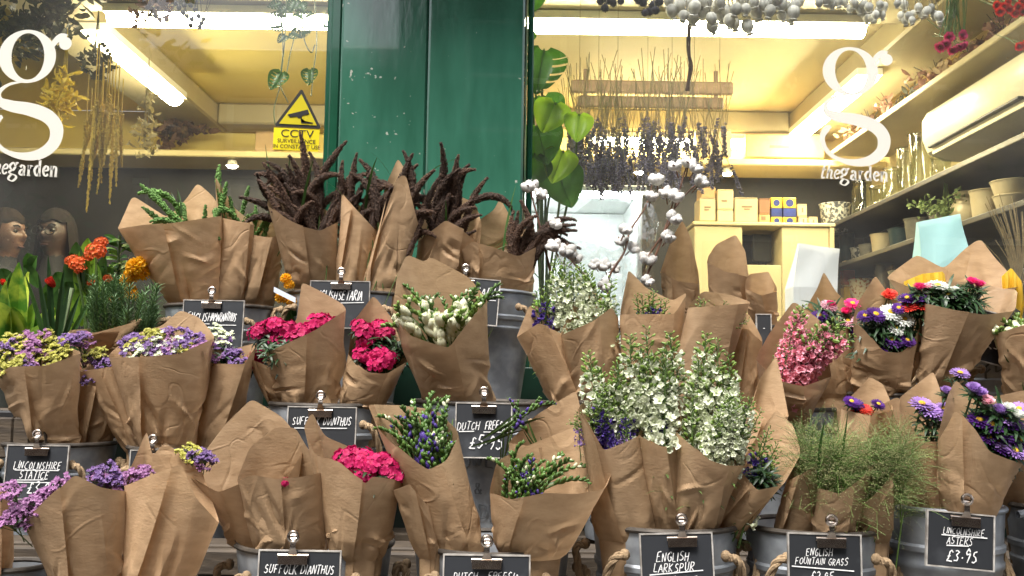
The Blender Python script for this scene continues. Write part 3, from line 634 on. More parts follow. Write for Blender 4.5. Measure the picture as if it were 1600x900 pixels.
# ---------------------------------------------------------------- chalkboards with bulldog clips
def clip_meshes():
    q = MB()
    V, F = tube([(-.024, 0, 0), (.024, 0, 0)], .0042, 10); q.add(V, F)                      # jaw roll
    q.add(*box((0, -.004, -.006), (.046, .003, .014)))
    pl_ = spline([(0, -.004, 0), (0, -.008, .012), (0, -.006, .026), (0, 0, .034)], 10)          # blade, waisted
    w = np.interp(np.linspace(0, 1, 10), [0, .3, .6, .8, 1], [.018, .009, .009, .014, .010])
    V = np.concatenate((pl_ - np.stack((w / 2, 0 * w, 0 * w), -1), pl_ + np.stack((w / 2, 0 * w, 0 * w), -1))); i = np.arange(9); q.add(V, np.stack((i, i + 10, i + 11, i + 1), -1))
    a = q.mesh('bulldog_clip', M_steel)
    q = MB(); k = np.linspace(0, 2 * math.pi, 17); q.add(*tube(np.stack((.0078 * np.cos(k), 0 * k - .007, .0078 * np.sin(k) + .030), -1), .0028, 8)); b = q.mesh('clip_ring', M_steel)
    return a, b
CLIP, RING = clip_meshes()
def board(label, x0, y0, x1, y1, Y, lines, tilt=0.0, clipx=.5, clips=True, ul=()):
    c = P((x0 + x1) / 2, (y0 + y1) / 2, Y); w = np.linalg.norm(P(x1, y0, Y) - P(x0, y0, Y)); h = np.linalg.norm(P(x0, y1, Y) - P(x0, y0, Y))
    t = thing('price_board', label, 'price sign', c - (0, 0, h / 2), 'chalkboard price signs')
    Rm = ry(tilt) @ rx(R(-5))
    q = MB(); bbox(q, (-w / 2, -.002, -h / 2), (w / 2, .002, h / 2), .0012); part('panel', q.mesh('panel', M_slate), t, c, Rm)
    q = MB(); e = .0022                                            # worn pale edging
    for a, b in (((-w / 2 - e, -.003, h / 2), (w / 2 + e, .003, h / 2 + e)), ((-w / 2 - e, -.003, -h / 2 - e), (w / 2 + e, .003, -h / 2)), ((-w / 2 - e, -.003, -h / 2), (-w / 2, .003, h / 2)), ((w / 2, -.003, -h / 2), (w / 2 + e, .003, h / 2))):
        q.add(*box2(a, b))
    part('edging', q.mesh('edging', M_edge), t, c, Rm)
    q = MB(); jr = random.Random(label); k = .0011
    for (text, cx, cy, size) in lines:
        s = size * h; lim = (.42 if sum(1 for l in lines if abs(l[2] - cy) < .03) > 1 else .92) * w; tw0 = sum(FW.get(ch, .75) for ch in text) * s * .8; kx = min(1.0, lim / tw0); tw = tw0 * kx; X = (cx - .5) * w - tw / 2
        for ch in text:
            dy = jr.uniform(-.06, .06) * s; ss = s * jr.uniform(.92, 1.08)
            for st in FONT.get(ch, []):
                p = np.array(st, float); p = p + np.array([[jr.uniform(-.05, .05), jr.uniform(-.05, .05)] for _ in p]); p = polyline(p, 4 * len(p))
                pts = np.stack((X + (p[:, 0] * .8 * kx + p[:, 1] * .18) * ss, (.5 - cy) * h + dy + p[:, 1] * ss), -1)
                wd = s * .10 * np.array([jr.uniform(.75, 1.15) for _ in p]); ribbon(q, pts, wd, (0, -.0022, 0), (1, 0, 0), (0, 0, 1), lift=k)
                k += .00001
            X += FW.get(ch, .75) * s * .8 * kx
    for (cx0, cx1, cy, sl) in ul:
        pts = polyline([((cx0 - .5) * w, (.5 - cy) * h), ((cx1 - .5) * w, (.5 - cy + sl) * h)], 8); ribbon(q, pts, .0016, (0, -.0022, 0), (1, 0, 0), (0, 0, 1), lift=k)
    if q.n: part('chalk_lettering', q.mesh('chalk_lettering', M_chalk), t, c, Rm)
    if clips:
        cl = part('bulldog_clip', CLIP, t, c + Rm @ np.array(((clipx - .5) * w, -.004, h / 2 - .006)), Rm, .92); subpart('clip_ring', RING, cl)
    return t
fz = lambda Y: Y - .125
board('chalkboard reading English Amaranthus clipped to the top left bucket', 286, 470, 379, 546, -.492, [('ENGLISH', .27, .42, .17), ('AMARANTHUS', .68, .42, .17)], ul=[(.3, .45, .48, 0), (.55, .9, .5, 0)], clipx=.47)
board('chalkboard reading English Setaria between the setaria wraps and red dianthus', 485, 440, 576, 512, -.505, [('ENGLISH', .25, .40, .19), ('SETARIA', .68, .40, .21)], ul=[(.5, .92, .47, .02)], clipx=.52)
board('tilted chalkboard half hidden behind the white freesia', 708, 436, 778, 506, -.486, [('SETARIA', .62, .4, .22)], tilt=R(4), ul=[(.4, .95, .46, .01)], clipx=.22)
board('chalkboard reading Lincolnshire Statice at the left edge', 10, 697, 104, 779, fz(YMD) + .01, [('LINCOLNSHIRE', .52, .44, .145), ('STATICE', .48, .62, .15), ('£3.95', .62, .90, .21)], tilt=R(0), ul=[(.15, .88, .46, 0), (.2, .65, .65, .01), (.18, .95, .69, 0)], clipx=.5)
board('small framed chalkboard half hidden behind the bottom left wraps', 203, 705, 290, 780, fz(YMD) + .02, [('STATICE', .4, .5, .15)], clipx=.4)
board('chalkboard reading Suffolk Dianthus on the middle tier', 450, 637, 555, 702, -.858, [('SUFFOLK', .27, .42, .19), ('DIANTHUS', .73, .42, .19)], ul=[(.1, .88, .50, .01)], clipx=.48)
board('chalkboard reading Dutch Freesia with its price, middle tier', 713, 631, 798, 714, -.878, [('DUTCH', .22, .50, .15), ('FREESIA', .73, .49, .17), ('£5.95', .55, .84, .24)], ul=[(.05, .33, .53, .01), (.5, .95, .53, .0)], clipx=.5)
board('small dark board glimpsed beside the pale wraps, upper right', 1183, 492, 1204, 545, fz(YMD) + .15, [('-', .5, .5, .2)], clips=False)
board('tilted chalkboard reading 3.95 above the stamped bucket, right', 1516, 490, 1590, 568, fz(YMD) + .02, [('ASTERS', .5, .38, .15), ('£3.95', .68, .72, .24)], tilt=R(14), clips=False)
board('chalkboard reading Suffolk Dianthus at the bottom edge', 405, 862, 530, 940, -1.242, [('SUFFOLK', .27, .44, .18), ('DIANTHUS', .73, .44, .18)], tilt=R(0), clipx=.42)
board('chalkboard cut by the bottom edge below the purple freesia', 694, 869, 826, 950, -1.244, [('DUTCH', .25, .47, .16), ('FREESIA', .7, .47, .16)], clipx=.5)
board('chalkboard reading English Larkspur on the bottom tier', 1003, 835, 1113, 935, fz(YBT), [('ENGLISH', .44, .415, .14), ('LARKSPUR', .45, .585, .14), ('£5.95', .58, .82, .16)], tilt=R(-2.2), ul=[(.1, .86, .62, .055)], clipx=.58)
board('chalkboard reading English Fountain Grass on the bottom tier', 1233, 836, 1344, 930, fz(YBT) + .01, [('ENGLISH', .42, .345, .12), ('FOUNTAIN GRASS', .45, .495, .115), ('£2.95', .45, .76, .15)], tilt=R(1), ul=[(.03, .9, .53, -.05)], clipx=.58)
board('chalkboard reading Lincolnshire Asters with a pale frame, bottom right', 1449, 803, 1551, 886, fz(YBT), [('LINCOLNSHIRE', .54, .39, .125), ('ASTERS', .48, .58, .14), ('£3.95', .52, .90, .23)], tilt=R(4.5), ul=[(.2, .9, .42, .01), (.28, .62, .61, .02)], clipx=.55)

# ---------------------------------------------------------------- kraft paper wraps
class Wrap: pass
def wrap(label, row, base, front, back, dy=0.0, lean=.03, deep=.75, seam=.42, crump=1.0, seed=None, cat='bouquet', mat=None, name='wrapped_bouquet', group='paper wrapped bouquets', drop=.07, ov=.22, colname='paper_wrap', nu=128, nv=52):
    """base (xl,xr,y) and the front and back rim outlines, each left to right; a cone of sheet paper with real depth"""
    Y = {'t': YTP, 'm': YMD, 'b': YBT}[row] + dy
    rg = np.random.default_rng(sum(ord(ch) * (i + 3) for i, ch in enumerate(label)) % 99991)
    seam = rg.uniform(.12, .38) - ov
    xl, xr, yb = base; xc_ = (xl + xr) / 2; xl, xr = xc_ + (xl - xc_) * .86, xc_ + (xr - xc_) * .86; a = P(xl, yb, Y); b = P(xr, yb, Y); c = (a + b) / 2; rb = np.linalg.norm(b - a) / 2
    fr = polyline(front, 40); bk = polyline(back, 40)
    # soften the corners of the cut sheet a little
    def soft(p):
        q_ = p.copy(); q_[1:-1] = (p[:-2] + 2 * p[1:-1] + p[2:]) / 4; return q_
    fr = soft(soft(fr)); bk = soft(bk)
    hw = abs(P(front[-1][0], 500, Y)[0] - P(front[0][0], 500, Y)[0]) / 2; rd = max(.03, min(.11, hw * deep)); Yc = Y - lean
    def depth(p, sgn):
        s = (p[:, 0] - front[0][0]) / (front[-1][0] - front[0][0] + 1e-6); s = np.clip(s, 0, 1); return Yc + sgn * rd * np.sqrt(np.clip(4 * s * (1 - s), 0, 1))
    Fp = np.array([P(x, y, d) for (x, y), d in zip(fr, depth(fr, -1))]); Bp = np.array([P(x, y, d) for (x, y), d in zip(bk, depth(bk, .85))])
    loop = np.vstack((Fp, Bp[::-1][1:-1], Fp[:1])); s = np.concatenate((np.linspace(0, .5, 40), np.linspace(.5, 1, 40)[1:]))   # u: front 0-.5, back .5-1
    u = seam + np.linspace(0, 1 + ov, nu); um = u % 1.0
    Rm_ = np.stack([np.interp(um, s, loop[:, k]) for k in range(3)], -1)
    ang = math.pi + um * 2 * math.pi; Bs = np.stack((c[0] + rb * np.cos(ang), c[1] + rb * .8 * np.sin(ang), np.full(nu, c[2])), -1)
    t = np.linspace(0, 1, nv)
    tf = t ** 1.08; V = Bs[:, None, :] * (1 - tf)[None, :, None] + Rm_[:, None, :] * tf[None, :, None]
    ctr = (c[None, :] * (1 - t)[:, None] + loop.mean(0)[None, :] * t[:, None])
    rad = V - ctr[None]; rad[..., 2] = 0; rn = np.linalg.norm(rad, axis=2)[..., None]; nrm_ = rad / (rn + 1e-6)
    bulge = (.03 * np.sin(math.pi * t ** .8))[None, :, None]; V = V + nrm_ * bulge * np.minimum(rn, .06)
    # gathers near the foot, crease ridges, soft waviness
    UU, TT = np.meshgrid(u * 2 * math.pi, t, indexing='ij'); size = max(.5, min(1.2, hw / .06)); d = np.zeros_like(UU)
    for k in range(4):
        f = rg.integers(3, 9); d += .0016 * np.abs(np.sin(f * UU / 2 + rg.uniform(0, 6.28) + 2 * TT * rg.normal())) * (1 - TT) ** 1.3 * size
    for k in range(2): d += .0012 * np.sin(rg.integers(1, 3) * UU + rg.uniform(0, 6.28) + rg.normal() * 2 * TT) * TT
    for k in range(int(7 * crump)):                      # long folds: the sheet bends along straight lines
        cu = rg.uniform(u[0] * 6.283, u[-1] * 6.283); ct = rg.uniform(.1, .7); th = rg.normal(1.45, .45); ac = -(UU - cu) * .42 * math.sin(th) + (TT - ct) * math.cos(th)
        d += rg.choice((-1, 1)) * rg.uniform(.5, 1) * .022 * size * np.clip(.16 - np.abs(ac), 0, 1) * np.clip(1.25 - TT, 0, 1)
    ncr = int(30 * crump)
    for k in range(ncr):                                 # short sharp dents, mostly where the paper is gripped
        cu, ct = rg.uniform(u[0] * 6.283, u[-1] * 6.283), rg.beta(1.3, 2.6); th = rg.uniform(0, math.pi); ln = rg.uniform(.15, .5); wd = rg.uniform(.035, .11)
        du = (UU - cu) * .42; dt = (TT - ct); al = du * math.cos(th) + dt * math.sin(th); ac = -du * math.sin(th) + dt * math.cos(th)
        d += rg.normal() * .0046 * size * np.clip(1 - np.abs(ac) / wd, 0, 1) * np.clip(1 - np.abs(al) / ln, 0, 1)
    d *= np.minimum(1, (TT + .03) * 9) ; d *= np.minimum(1, .45 + (1 - TT) * 1.8)
    V = V + nrm_ * d[..., None]
    lu = np.linspace(0, 1, nu); ofs = lu * .005 + np.where(lu > .90, ((lu - .90) / .10) ** 1.5 * .007, 0)
    V = V + nrm_ * (ofs[:, None, None] * np.minimum(1, t * 3 + .2)[None, :, None])
    # the foot runs on down into the bucket
    foot = V[:, :1, :].copy(); foot = c + (foot - c) * .8; foot[..., 2] -= drop; V = np.concatenate((foot, V), 1); nv2 = nv + 1
    q = MB(); q.add((V - c).reshape(-1, 3), grid_faces(nu, nv2))
    th_ = thing(name, label, cat, c, group) if cat else None
    me = q.mesh(colname, mat or M_paper, True, 13)
    if th_ is not None: part(colname, me, th_, c)
    w = Wrap(); w.t = th_; w.c = c; w.Y = Y; w.Yc = Yc; w.rd = rd; w.base = c + np.array((0, 0, -.02))
    ys = [p[1] for p in back] + [p[1] for p in front]; w.ymid = (np.mean([p[1] for p in back]) + np.mean([p[1] for p in front])) / 2; w.yh = max(12, (max(ys) - min(ys)) / 2)
    w.xm = (front[0][0] + front[-1][0]) / 2; w.xh = abs(front[-1][0] - front[0][0]) / 2; w.fr = front; w.th = th_
    return w
W = {}
# --- top tier
W['A1'] = wrap('kraft wrap of green amaranthus, leftmost on the top tier', 't', (262, 345, 476), [(186, 358), (222, 352), (260, 350), (347, 337)], [(186, 358), (209, 305), (262, 340), (290, 311), (307, 285), (333, 308), (347, 337)], dy=-.02)
W['A2'] = wrap('narrow kraft wrap of green amaranthus, middle of the three', 't', (322, 390, 476), [(345, 340), (372, 346), (397, 352)], [(345, 340), (338, 275), (350, 296), (366, 325), (397, 350)], dy=.0, seam=.2)
W['A3'] = wrap('kraft wrap of green amaranthus nearest the setaria', 't', (362, 432, 476), [(392, 366), (420, 372), (444, 364)], [(392, 366), (400, 338), (425, 345), (444, 362)], dy=.02)
W['S1'] = wrap('kraft wrap of brown setaria with a notched front, left of the clip', 't', (456, 526, 452), [(420, 321), (447, 341), (469, 353), (500, 361), (528, 346)], [(420, 321), (425, 284), (461, 312), (500, 320), (528, 346)], dy=-.03)
W['S2'] = wrap('kraft wrap of brown setaria with a tall left point', 't', (524, 575, 452), [(536, 303), (563, 334), (592, 366)], [(536, 303), (560, 318), (592, 350)], dy=-.04)
W['S3'] = wrap('rolled kraft wrap of brown setaria with the tallest point', 't', (566, 632, 452), [(590, 372), (606, 318), (622, 276), (634, 272), (652, 352)], [(590, 372), (603, 292), (622, 246), (640, 280), (652, 352)], dy=-.06, deep=.9, seam=.1)
W['S4'] = wrap('kraft wrap of brown setaria against the green pillar', 't', (652, 722, 455), [(655, 378), (697, 344), (722, 360), (748, 382)], [(655, 378), (678, 282), (700, 300), (722, 308), (742, 318), (751, 350), (748, 382)], dy=.0)
W['S5'] = wrap('open kraft wrap of dark setaria at the right of the pillar', 't', (742, 836, 465), [(722, 392), (742, 378), (775, 388), (809, 401), (838, 385)], [(722, 392), (748, 345), (772, 328), (781, 309), (800, 345), (838, 370)], dy=-.02)
W['U1'] = wrap('tall narrow kraft wrap behind the cotton stems', 't', (1040, 1098, 508), [(1034, 425), (1060, 440), (1091, 444)], [(1034, 425), (1050, 375), (1066, 343), (1078, 372), (1091, 430)], dy=.02, deep=.6)
W['U2'] = wrap('closed kraft wrap with a rounded top, right of the cotton', 't', (1112, 1166, 508), [(1107, 410), (1135, 425), (1169, 433)], [(1107, 404), (1120, 382), (1149, 366), (1164, 392), (1169, 433)], dy=.0, deep=.6)
W['U3'] = wrap('small pale kraft wrap above the small dark board', 't', (1172, 1214, 508), [(1168, 452), (1190, 462), (1213, 455)], [(1168, 440), (1174, 428), (1200, 424), (1213, 450)], dy=-.03, deep=.6)
W['U4'] = wrap('wide kraft wrap with yellow tissue at the upper right', 't', (1440, 1550, 512), [(1389, 434), (1430, 452), (1500, 460), (1592, 448)], [(1389, 432), (1435, 397), (1475, 420), (1508, 388), (1531, 372), (1553, 402), (1592, 445)], dy=.0)
W['U5'] = wrap('kraft wrap with a sharp point above the pink larkspur', 't', (1250, 1330, 520), [(1252, 505), (1290, 490), (1330, 480)], [(1252, 500), (1278, 450), (1287, 424), (1305, 455), (1330, 480)], dy=-.04)
# --- middle tier
W['ST1'] = wrap('crumpled kraft wrap of yellow and purple statice, leftmost', 'm', (52, 118, 700), [(-6, 592), (19, 573), (72, 571), (124, 552)], [(-6, 590), (20, 540), (70, 528), (124, 550)], dy=-.04, crump=1.5)
W['ST2'] = wrap('small kraft wrap of statice tucked between two larger ones', 'm', (118, 176, 700), [(128, 596), (150, 604), (178, 600)], [(128, 590), (150, 560), (178, 590)], dy=.0, crump=1.3)
W['ST3'] = wrap('slanting kraft wrap of purple statice left of the large one', 'm', (196, 246, 708), [(124, 582), (150, 577), (186, 570)], [(124, 580), (155, 565), (186, 560)], dy=-.01, crump=1.2)
W['ST4'] = wrap('large kraft wrap of mixed statice with a folded back sheet', 'm', (222, 306, 708), [(172, 558), (205, 559), (280, 553), (334, 528)], [(172, 555), (205, 524), (253, 509), (280, 484), (309, 496), (334, 526)], dy=-.05, crump=1.4)
W['ST5'] = wrap('kraft wrap of pale statice right of the large one', 'm', (306, 368, 708), [(328, 568), (381, 569), (400, 538)], [(328, 565), (332, 538), (365, 545), (400, 535)], dy=-.02, crump=1.3)
W['D0'] = wrap('small crumpled kraft wrap left of the red dianthus', 'm', (424, 474, 642), [(388, 560), (405, 566), (424, 575)], [(388, 558), (403, 540), (424, 560)], dy=-.0, crump=1.2)
W['D1'] = wrap('kraft wrap of magenta dianthus with a tall back point', 'm', (442, 526, 642), [(416, 552), (450, 537), (492, 516), (540, 484)], [(416, 548), (440, 530), (464, 500), (472, 440), (505, 458), (538, 478)], dy=-.04, crump=1.3)
W['D2'] = wrap('kraft wrap of magenta dianthus with a V-shaped front', 'm', (532, 600, 640), [(548, 553), (560, 570), (576, 582), (604, 584), (636, 565)], [(548, 550), (553, 505), (584, 461), (610, 495), (636, 560)], dy=-.05)
W['F1'] = wrap('large kraft wrap of white freesia in front of the pillar bucket', 'm', (668, 766, 640), [(616, 486), (640, 524), (700, 545), (734, 500), (760, 470)], [(616, 483), (622, 430), (637, 397), (666, 410), (671, 400), (731, 433), (760, 468)], dy=-.06, lean=.05)
W['L1'] = wrap('crumpled kraft wrap of purple larkspur, leftmost of its bucket', 'm', (866, 924, 640), [(811, 527), (842, 505), (878, 522)], [(811, 525), (829, 477), (850, 480), (878, 515)], dy=-.02, crump=1.3)
W['L2'] = wrap('kraft wrap of white larkspur beside the crumpled one', 'm', (904, 972, 640), [(880, 524), (923, 504), (956, 480), (966, 500)], [(880, 520), (900, 470), (930, 455), (966, 495)], dy=-.04)
W['L3'] = wrap('kraft wrap with straight front edge and violet larkspur', 'm', (972, 1058, 640), [(972, 492), (1010, 491), (1052, 491), (1070, 462)], [(972, 488), (984, 421), (1010, 450), (1050, 470), (1074, 455)], dy=-.05)
W['L4'] = wrap('kraft wrap of violet larkspur with a wide square front', 'm', (1040, 1118, 640), [(1078, 481), (1120, 478), (1170, 474)], [(1078, 478), (1100, 455), (1140, 460), (1172, 472)], dy=-.08)
W['L5'] = wrap('crumpled kraft wrap right of the square fronted one', 'm', (1118, 1186, 640), [(1148, 510), (1170, 515), (1190, 535)], [(1148, 508), (1170, 490), (1190, 530)], dy=-.03, crump=1.3)
W['K1'] = wrap('kraft wrap of pink larkspur leaning left', 'm', (1196, 1262, 668), [(1184, 562), (1214, 594), (1255, 604), (1298, 588)], [(1184, 560), (1205, 520), (1240, 470), (1280, 500), (1298, 585)], dy=-.10, lean=.05)
W['K2'] = wrap('kraft wrap of pink asters behind the pink larkspur', 'm', (1262, 1334, 622), [(1250, 520), (1290, 525), (1332, 505)], [(1250, 515), (1285, 470), (1332, 500)], dy=-.0)
W['AS1'] = wrap('kraft wrap of white and purple asters with a V-shaped front', 'm', (1334, 1420, 622), [(1336, 500), (1353, 516), (1380, 549), (1407, 552), (1428, 536), (1444, 482)], [(1336, 496), (1345, 470), (1369, 430), (1394, 468), (1444, 480)], dy=-.05, crump=1.2)
W['AS2'] = wrap('fan shaped kraft wrap of mixed asters with a pinched waist', 'm', (1438, 1484, 620), [(1446, 474), (1490, 484), (1537, 492), (1584, 486), (1588, 456)], [(1446, 470), (1480, 440), (1530, 440), (1560, 450), (1588, 453)], dy=-.08, crump=1.2)
W['R1'] = wrap('kraft wrap of cream blooms cut by the right edge', 'm', (1572, 1640, 622), [(1558, 522), (1600, 508), (1650, 510)], [(1558, 518), (1600, 500), (1650, 500)], dy=-.12)
# --- bottom tier
W['BL0'] = wrap('kraft wrap cut by the left edge, bottom tier', 'b', (-40, 18, 930), [(-60, 775), (0, 768), (20, 768)], [(-60, 770), (-20, 750), (20, 765)], dy=-.04)
W['BL1'] = wrap('plain kraft wrap with one slanted top edge, bottom left', 'b', (98, 194, 940), [(38, 818), (78, 778), (117, 741), (157, 762), (197, 768)], [(38, 815), (90, 785), (150, 770), (197, 765)], dy=-.07, crump=.7, seam=.3, ov=.35)
W['BL2'] = wrap('plain kraft wrap with a diagonal overlap, bottom left', 'b', (194, 288, 940), [(197, 760), (240, 742), (283, 724), (304, 777), (341, 818)], [(197, 756), (232, 672), (240, 715), (256, 692), (309, 724), (341, 815)], dy=-.07, crump=.7, seam=.35, ov=.3)
W['DB1'] = wrap('kraft wrap with a broad pale back sheet, left of the bottom dianthus', 'b', (384, 446, 872), [(297, 744), (340, 770), (385, 752), (440, 760), (474, 700)], [(297, 742), (355, 662), (393, 623), (440, 652), (470, 690)], dy=.0, crump=1.2)
W['DB2'] = wrap('kraft wrap with a squared front panel, bottom dianthus bucket', 'b', (402, 514, 872), [(374, 752), (396, 742), (430, 748), (470, 745), (502, 738)], [(374, 748), (392, 700), (430, 668), (460, 668), (474, 692), (502, 734)], dy=-.06, crump=1.2)
W['DB3'] = wrap('kraft wrap of magenta dianthus with a narrow tall point', 'b', (514, 602, 872), [(500, 712), (531, 722), (571, 757), (580, 744), (628, 751)], [(496, 712), (478, 668), (492, 643), (510, 682), (565, 707), (628, 748)], dy=-.07, crump=1.1)
W['FB1'] = wrap('large kraft wrap of budding purple freesia, bottom tier', 'b', (668, 758, 875), [(590, 665), (613, 690), (667, 735), (696, 720), (716, 680)], [(590, 660), (577, 632), (622, 633), (680, 640), (716, 674)], dy=-.05, crump=1.1)
W['FB0'] = wrap('small rolled kraft wrap left of the purple freesia', 'b', (654, 690, 872), [(618, 766), (640, 756), (668, 792)], [(618, 760), (632, 745), (668, 786)], dy=-.09, deep=.6)
W['FB2'] = wrap('kraft wrap of purple freesia with a broad orange brown flap', 'b', (776, 882, 870), [(770, 770), (800, 781), (850, 770), (900, 772), (944, 764), (953, 738)], [(770, 765), (780, 720), (811, 703), (860, 682), (907, 663), (938, 696), (953, 735)], dy=-.07, crump=.8)
W['FB3'] = wrap('pale kraft sheet standing behind the orange brown flap', 'b', (800, 880, 860), [(800, 692), (840, 700), (905, 690)], [(800, 690), (840, 648), (898, 610), (906, 645), (908, 688)], dy=.04, crump=.5)
W['LB1'] = wrap('kraft wrap of violet and white larkspur, left of its bucket', 'b', (930, 1034, 842), [(908, 640), (944, 704), (973, 692), (1001, 678)], [(908, 636), (935, 610), (973, 576), (985, 640), (1001, 674)], dy=-.05, crump=.6)
W['LB2'] = wrap('narrow kraft wrap of larkspur in the middle of its bucket', 'b', (1028, 1062, 842), [(1001, 680), (1032, 697), (1062, 700)], [(1001, 676), (1030, 640), (1059, 620), (1066, 690)], dy=-.06, crump=.6)
W['LB3'] = wrap('kraft wrap of white larkspur with a sloping front edge', 'b', (1056, 1108, 842), [(1060, 674), (1083, 696), (1109, 719), (1134, 728), (1164, 727)], [(1060, 670), (1062, 622), (1120, 619), (1150, 650), (1166, 722)], dy=-.07, crump=.7)
W['LB4'] = wrap('kraft wrap of larkspur flaring far to the right', 'b', (1102, 1152, 842), [(1158, 736), (1184, 766), (1222, 758), (1247, 712)], [(1158, 732), (1180, 690), (1212, 640), (1238, 665), (1249, 706)], dy=-.03, crump=.6)
W['LB5'] = wrap('tall kraft wrap between the white and pink larkspur', 'b', (1112, 1160, 835), [(1180, 640), (1205, 660), (1230, 650)], [(1180, 636), (1190, 590), (1212, 556), (1222, 600), (1230, 648)], dy=.06, crump=.8)
W['G1'] = wrap('kraft wrap of fountain grass, left of its bucket', 'b', (1206, 1272, 846), [(1236, 752), (1262, 735), (1297, 704)], [(1236, 748), (1250, 690), (1297, 700)], dy=-.03, crump=.7)
W['G2'] = wrap('kraft wrap of fountain grass with a drooping front', 'b', (1270, 1340, 846), [(1282, 762), (1312, 772), (1345, 748), (1366, 722)], [(1282, 758), (1297, 703), (1337, 680), (1366, 718)], dy=-.06, crump=.8)
W['G3'] = wrap('kraft wrap of fountain grass beside the asters', 'b', (1338, 1392, 846), [(1348, 790), (1375, 765), (1402, 726)], [(1348, 740), (1365, 705), (1402, 720)], dy=-.05, crump=.8)
W['G4'] = wrap('tall kraft wrap with a point behind the fountain grass', 'b', (1290, 1350, 835), [(1320, 640), (1360, 650), (1394, 640)], [(1318, 636), (1359, 589), (1378, 600), (1394, 636)], dy=.06, crump=.5)
W['G5'] = wrap('broad orange brown kraft wrap behind the fountain grass', 'b', (1360, 1420, 835), [(1352, 690), (1400, 700), (1462, 690)], [(1352, 660), (1376, 634), (1402, 620), (1440, 650), (1462, 685)], dy=.03, crump=.5)
W['LA1'] = wrap('kraft wrap of lavender asters, left of the bottom right bucket', 'b', (1412, 1476, 812), [(1408, 640), (1440, 690), (1474, 690)], [(1406, 624), (1457, 580), (1468, 612), (1476, 686)], dy=.0, crump=.7)
W['LA2'] = wrap('large kraft wrap of purple asters over the bottom right bucket', 'b', (1474, 1550, 812), [(1470, 690), (1497, 640), (1525, 672), (1545, 706), (1572, 717), (1596, 725)], [(1470, 685), (1484, 620), (1496, 592), (1524, 628), (1570, 650), (1598, 720)], dy=-.07, crump=.7)
W['LA3'] = wrap('kraft wrap of purple asters cut by the right edge', 'b', (1570, 1640, 812), [(1530, 640), (1600, 660), (1680, 650)], [(1530, 626), (1600, 610), (1680, 600)], dy=.03, crump=.7)
# ---------------------------------------------------------------- flower building blocks
def petal(L, Wd, rows=3, cols=2, cup=.3, curl=.2, base=.15, k=.8, mat=1, wave=0.0):
    t = np.linspace(0, 1, rows + 1); s = np.linspace(-1, 1, cols + 1)
    w = Wd / 2 * (base + (1 - base) * np.sin(math.pi * k * t ** .85)); w = np.maximum(w, Wd * .02)
    S, T = np.meshgrid(s, t, indexing='ij'); Wm = np.broadcast_to(w, S.shape)
    V = np.stack((S * Wm, T * L, cup * Wm * S ** 2 + curl * L * T ** 2 + wave * L * np.sin(S * 4 + T * 5) * T), -1).reshape(-1, 3)
    return (V, grid_faces(cols + 1, rows + 1), mat, T.ravel())
def xf(pr, Rm, loc=(0, 0, 0), sc=1.0): return [(V * sc @ np.asarray(Rm).T + np.asarray(loc), F, m, t) for V, F, m, t in pr]
def rosette(pet, n, tilt, spin=0.0, jit=.1, z=0.0, r=0.0):
    out = []
    for k in range(n):
        a = spin + k / n * 2 * math.pi + rnd.uniform(-jit, jit)
        out += xf([pet], rz(a) @ rx(tilt + rnd.uniform(-jit, jit)), rz(a) @ np.array((0, r, z)), rnd.uniform(1 - jit, 1 + jit))
    return out
def leafstrip(L, Wd, bend=.3, n=6, fold=.25, mat=0, k=.98, twist=0.0):
    t = np.linspace(0, 1, n + 1); w = Wd / 2 * np.maximum(.08, np.sin(math.pi * np.clip(k * (t * .93 + .05), 0, 1)) ** .8)
    V = []
    for s in (-1, 0, 1):
        for ti, wi in zip(t, w):
            a = twist * ti; V.append((s * wi * math.cos(a), ti * L * math.cos(bend * ti) , -L * math.sin(bend * ti) * ti * .8 + abs(s) * fold * wi + s * wi * math.sin(a)))
    return (np.array(V), grid_faces(3, n + 1), mat, np.tile(t, 3))
def stemtube(mb, L, r=.0016, mat=0, bend=(0, 0)): mb.add(*tube(spline([(bend[0], bend[1], -L), (0, 0, -L / 2), (0, 0, 0)], 5), r, 5), mat)

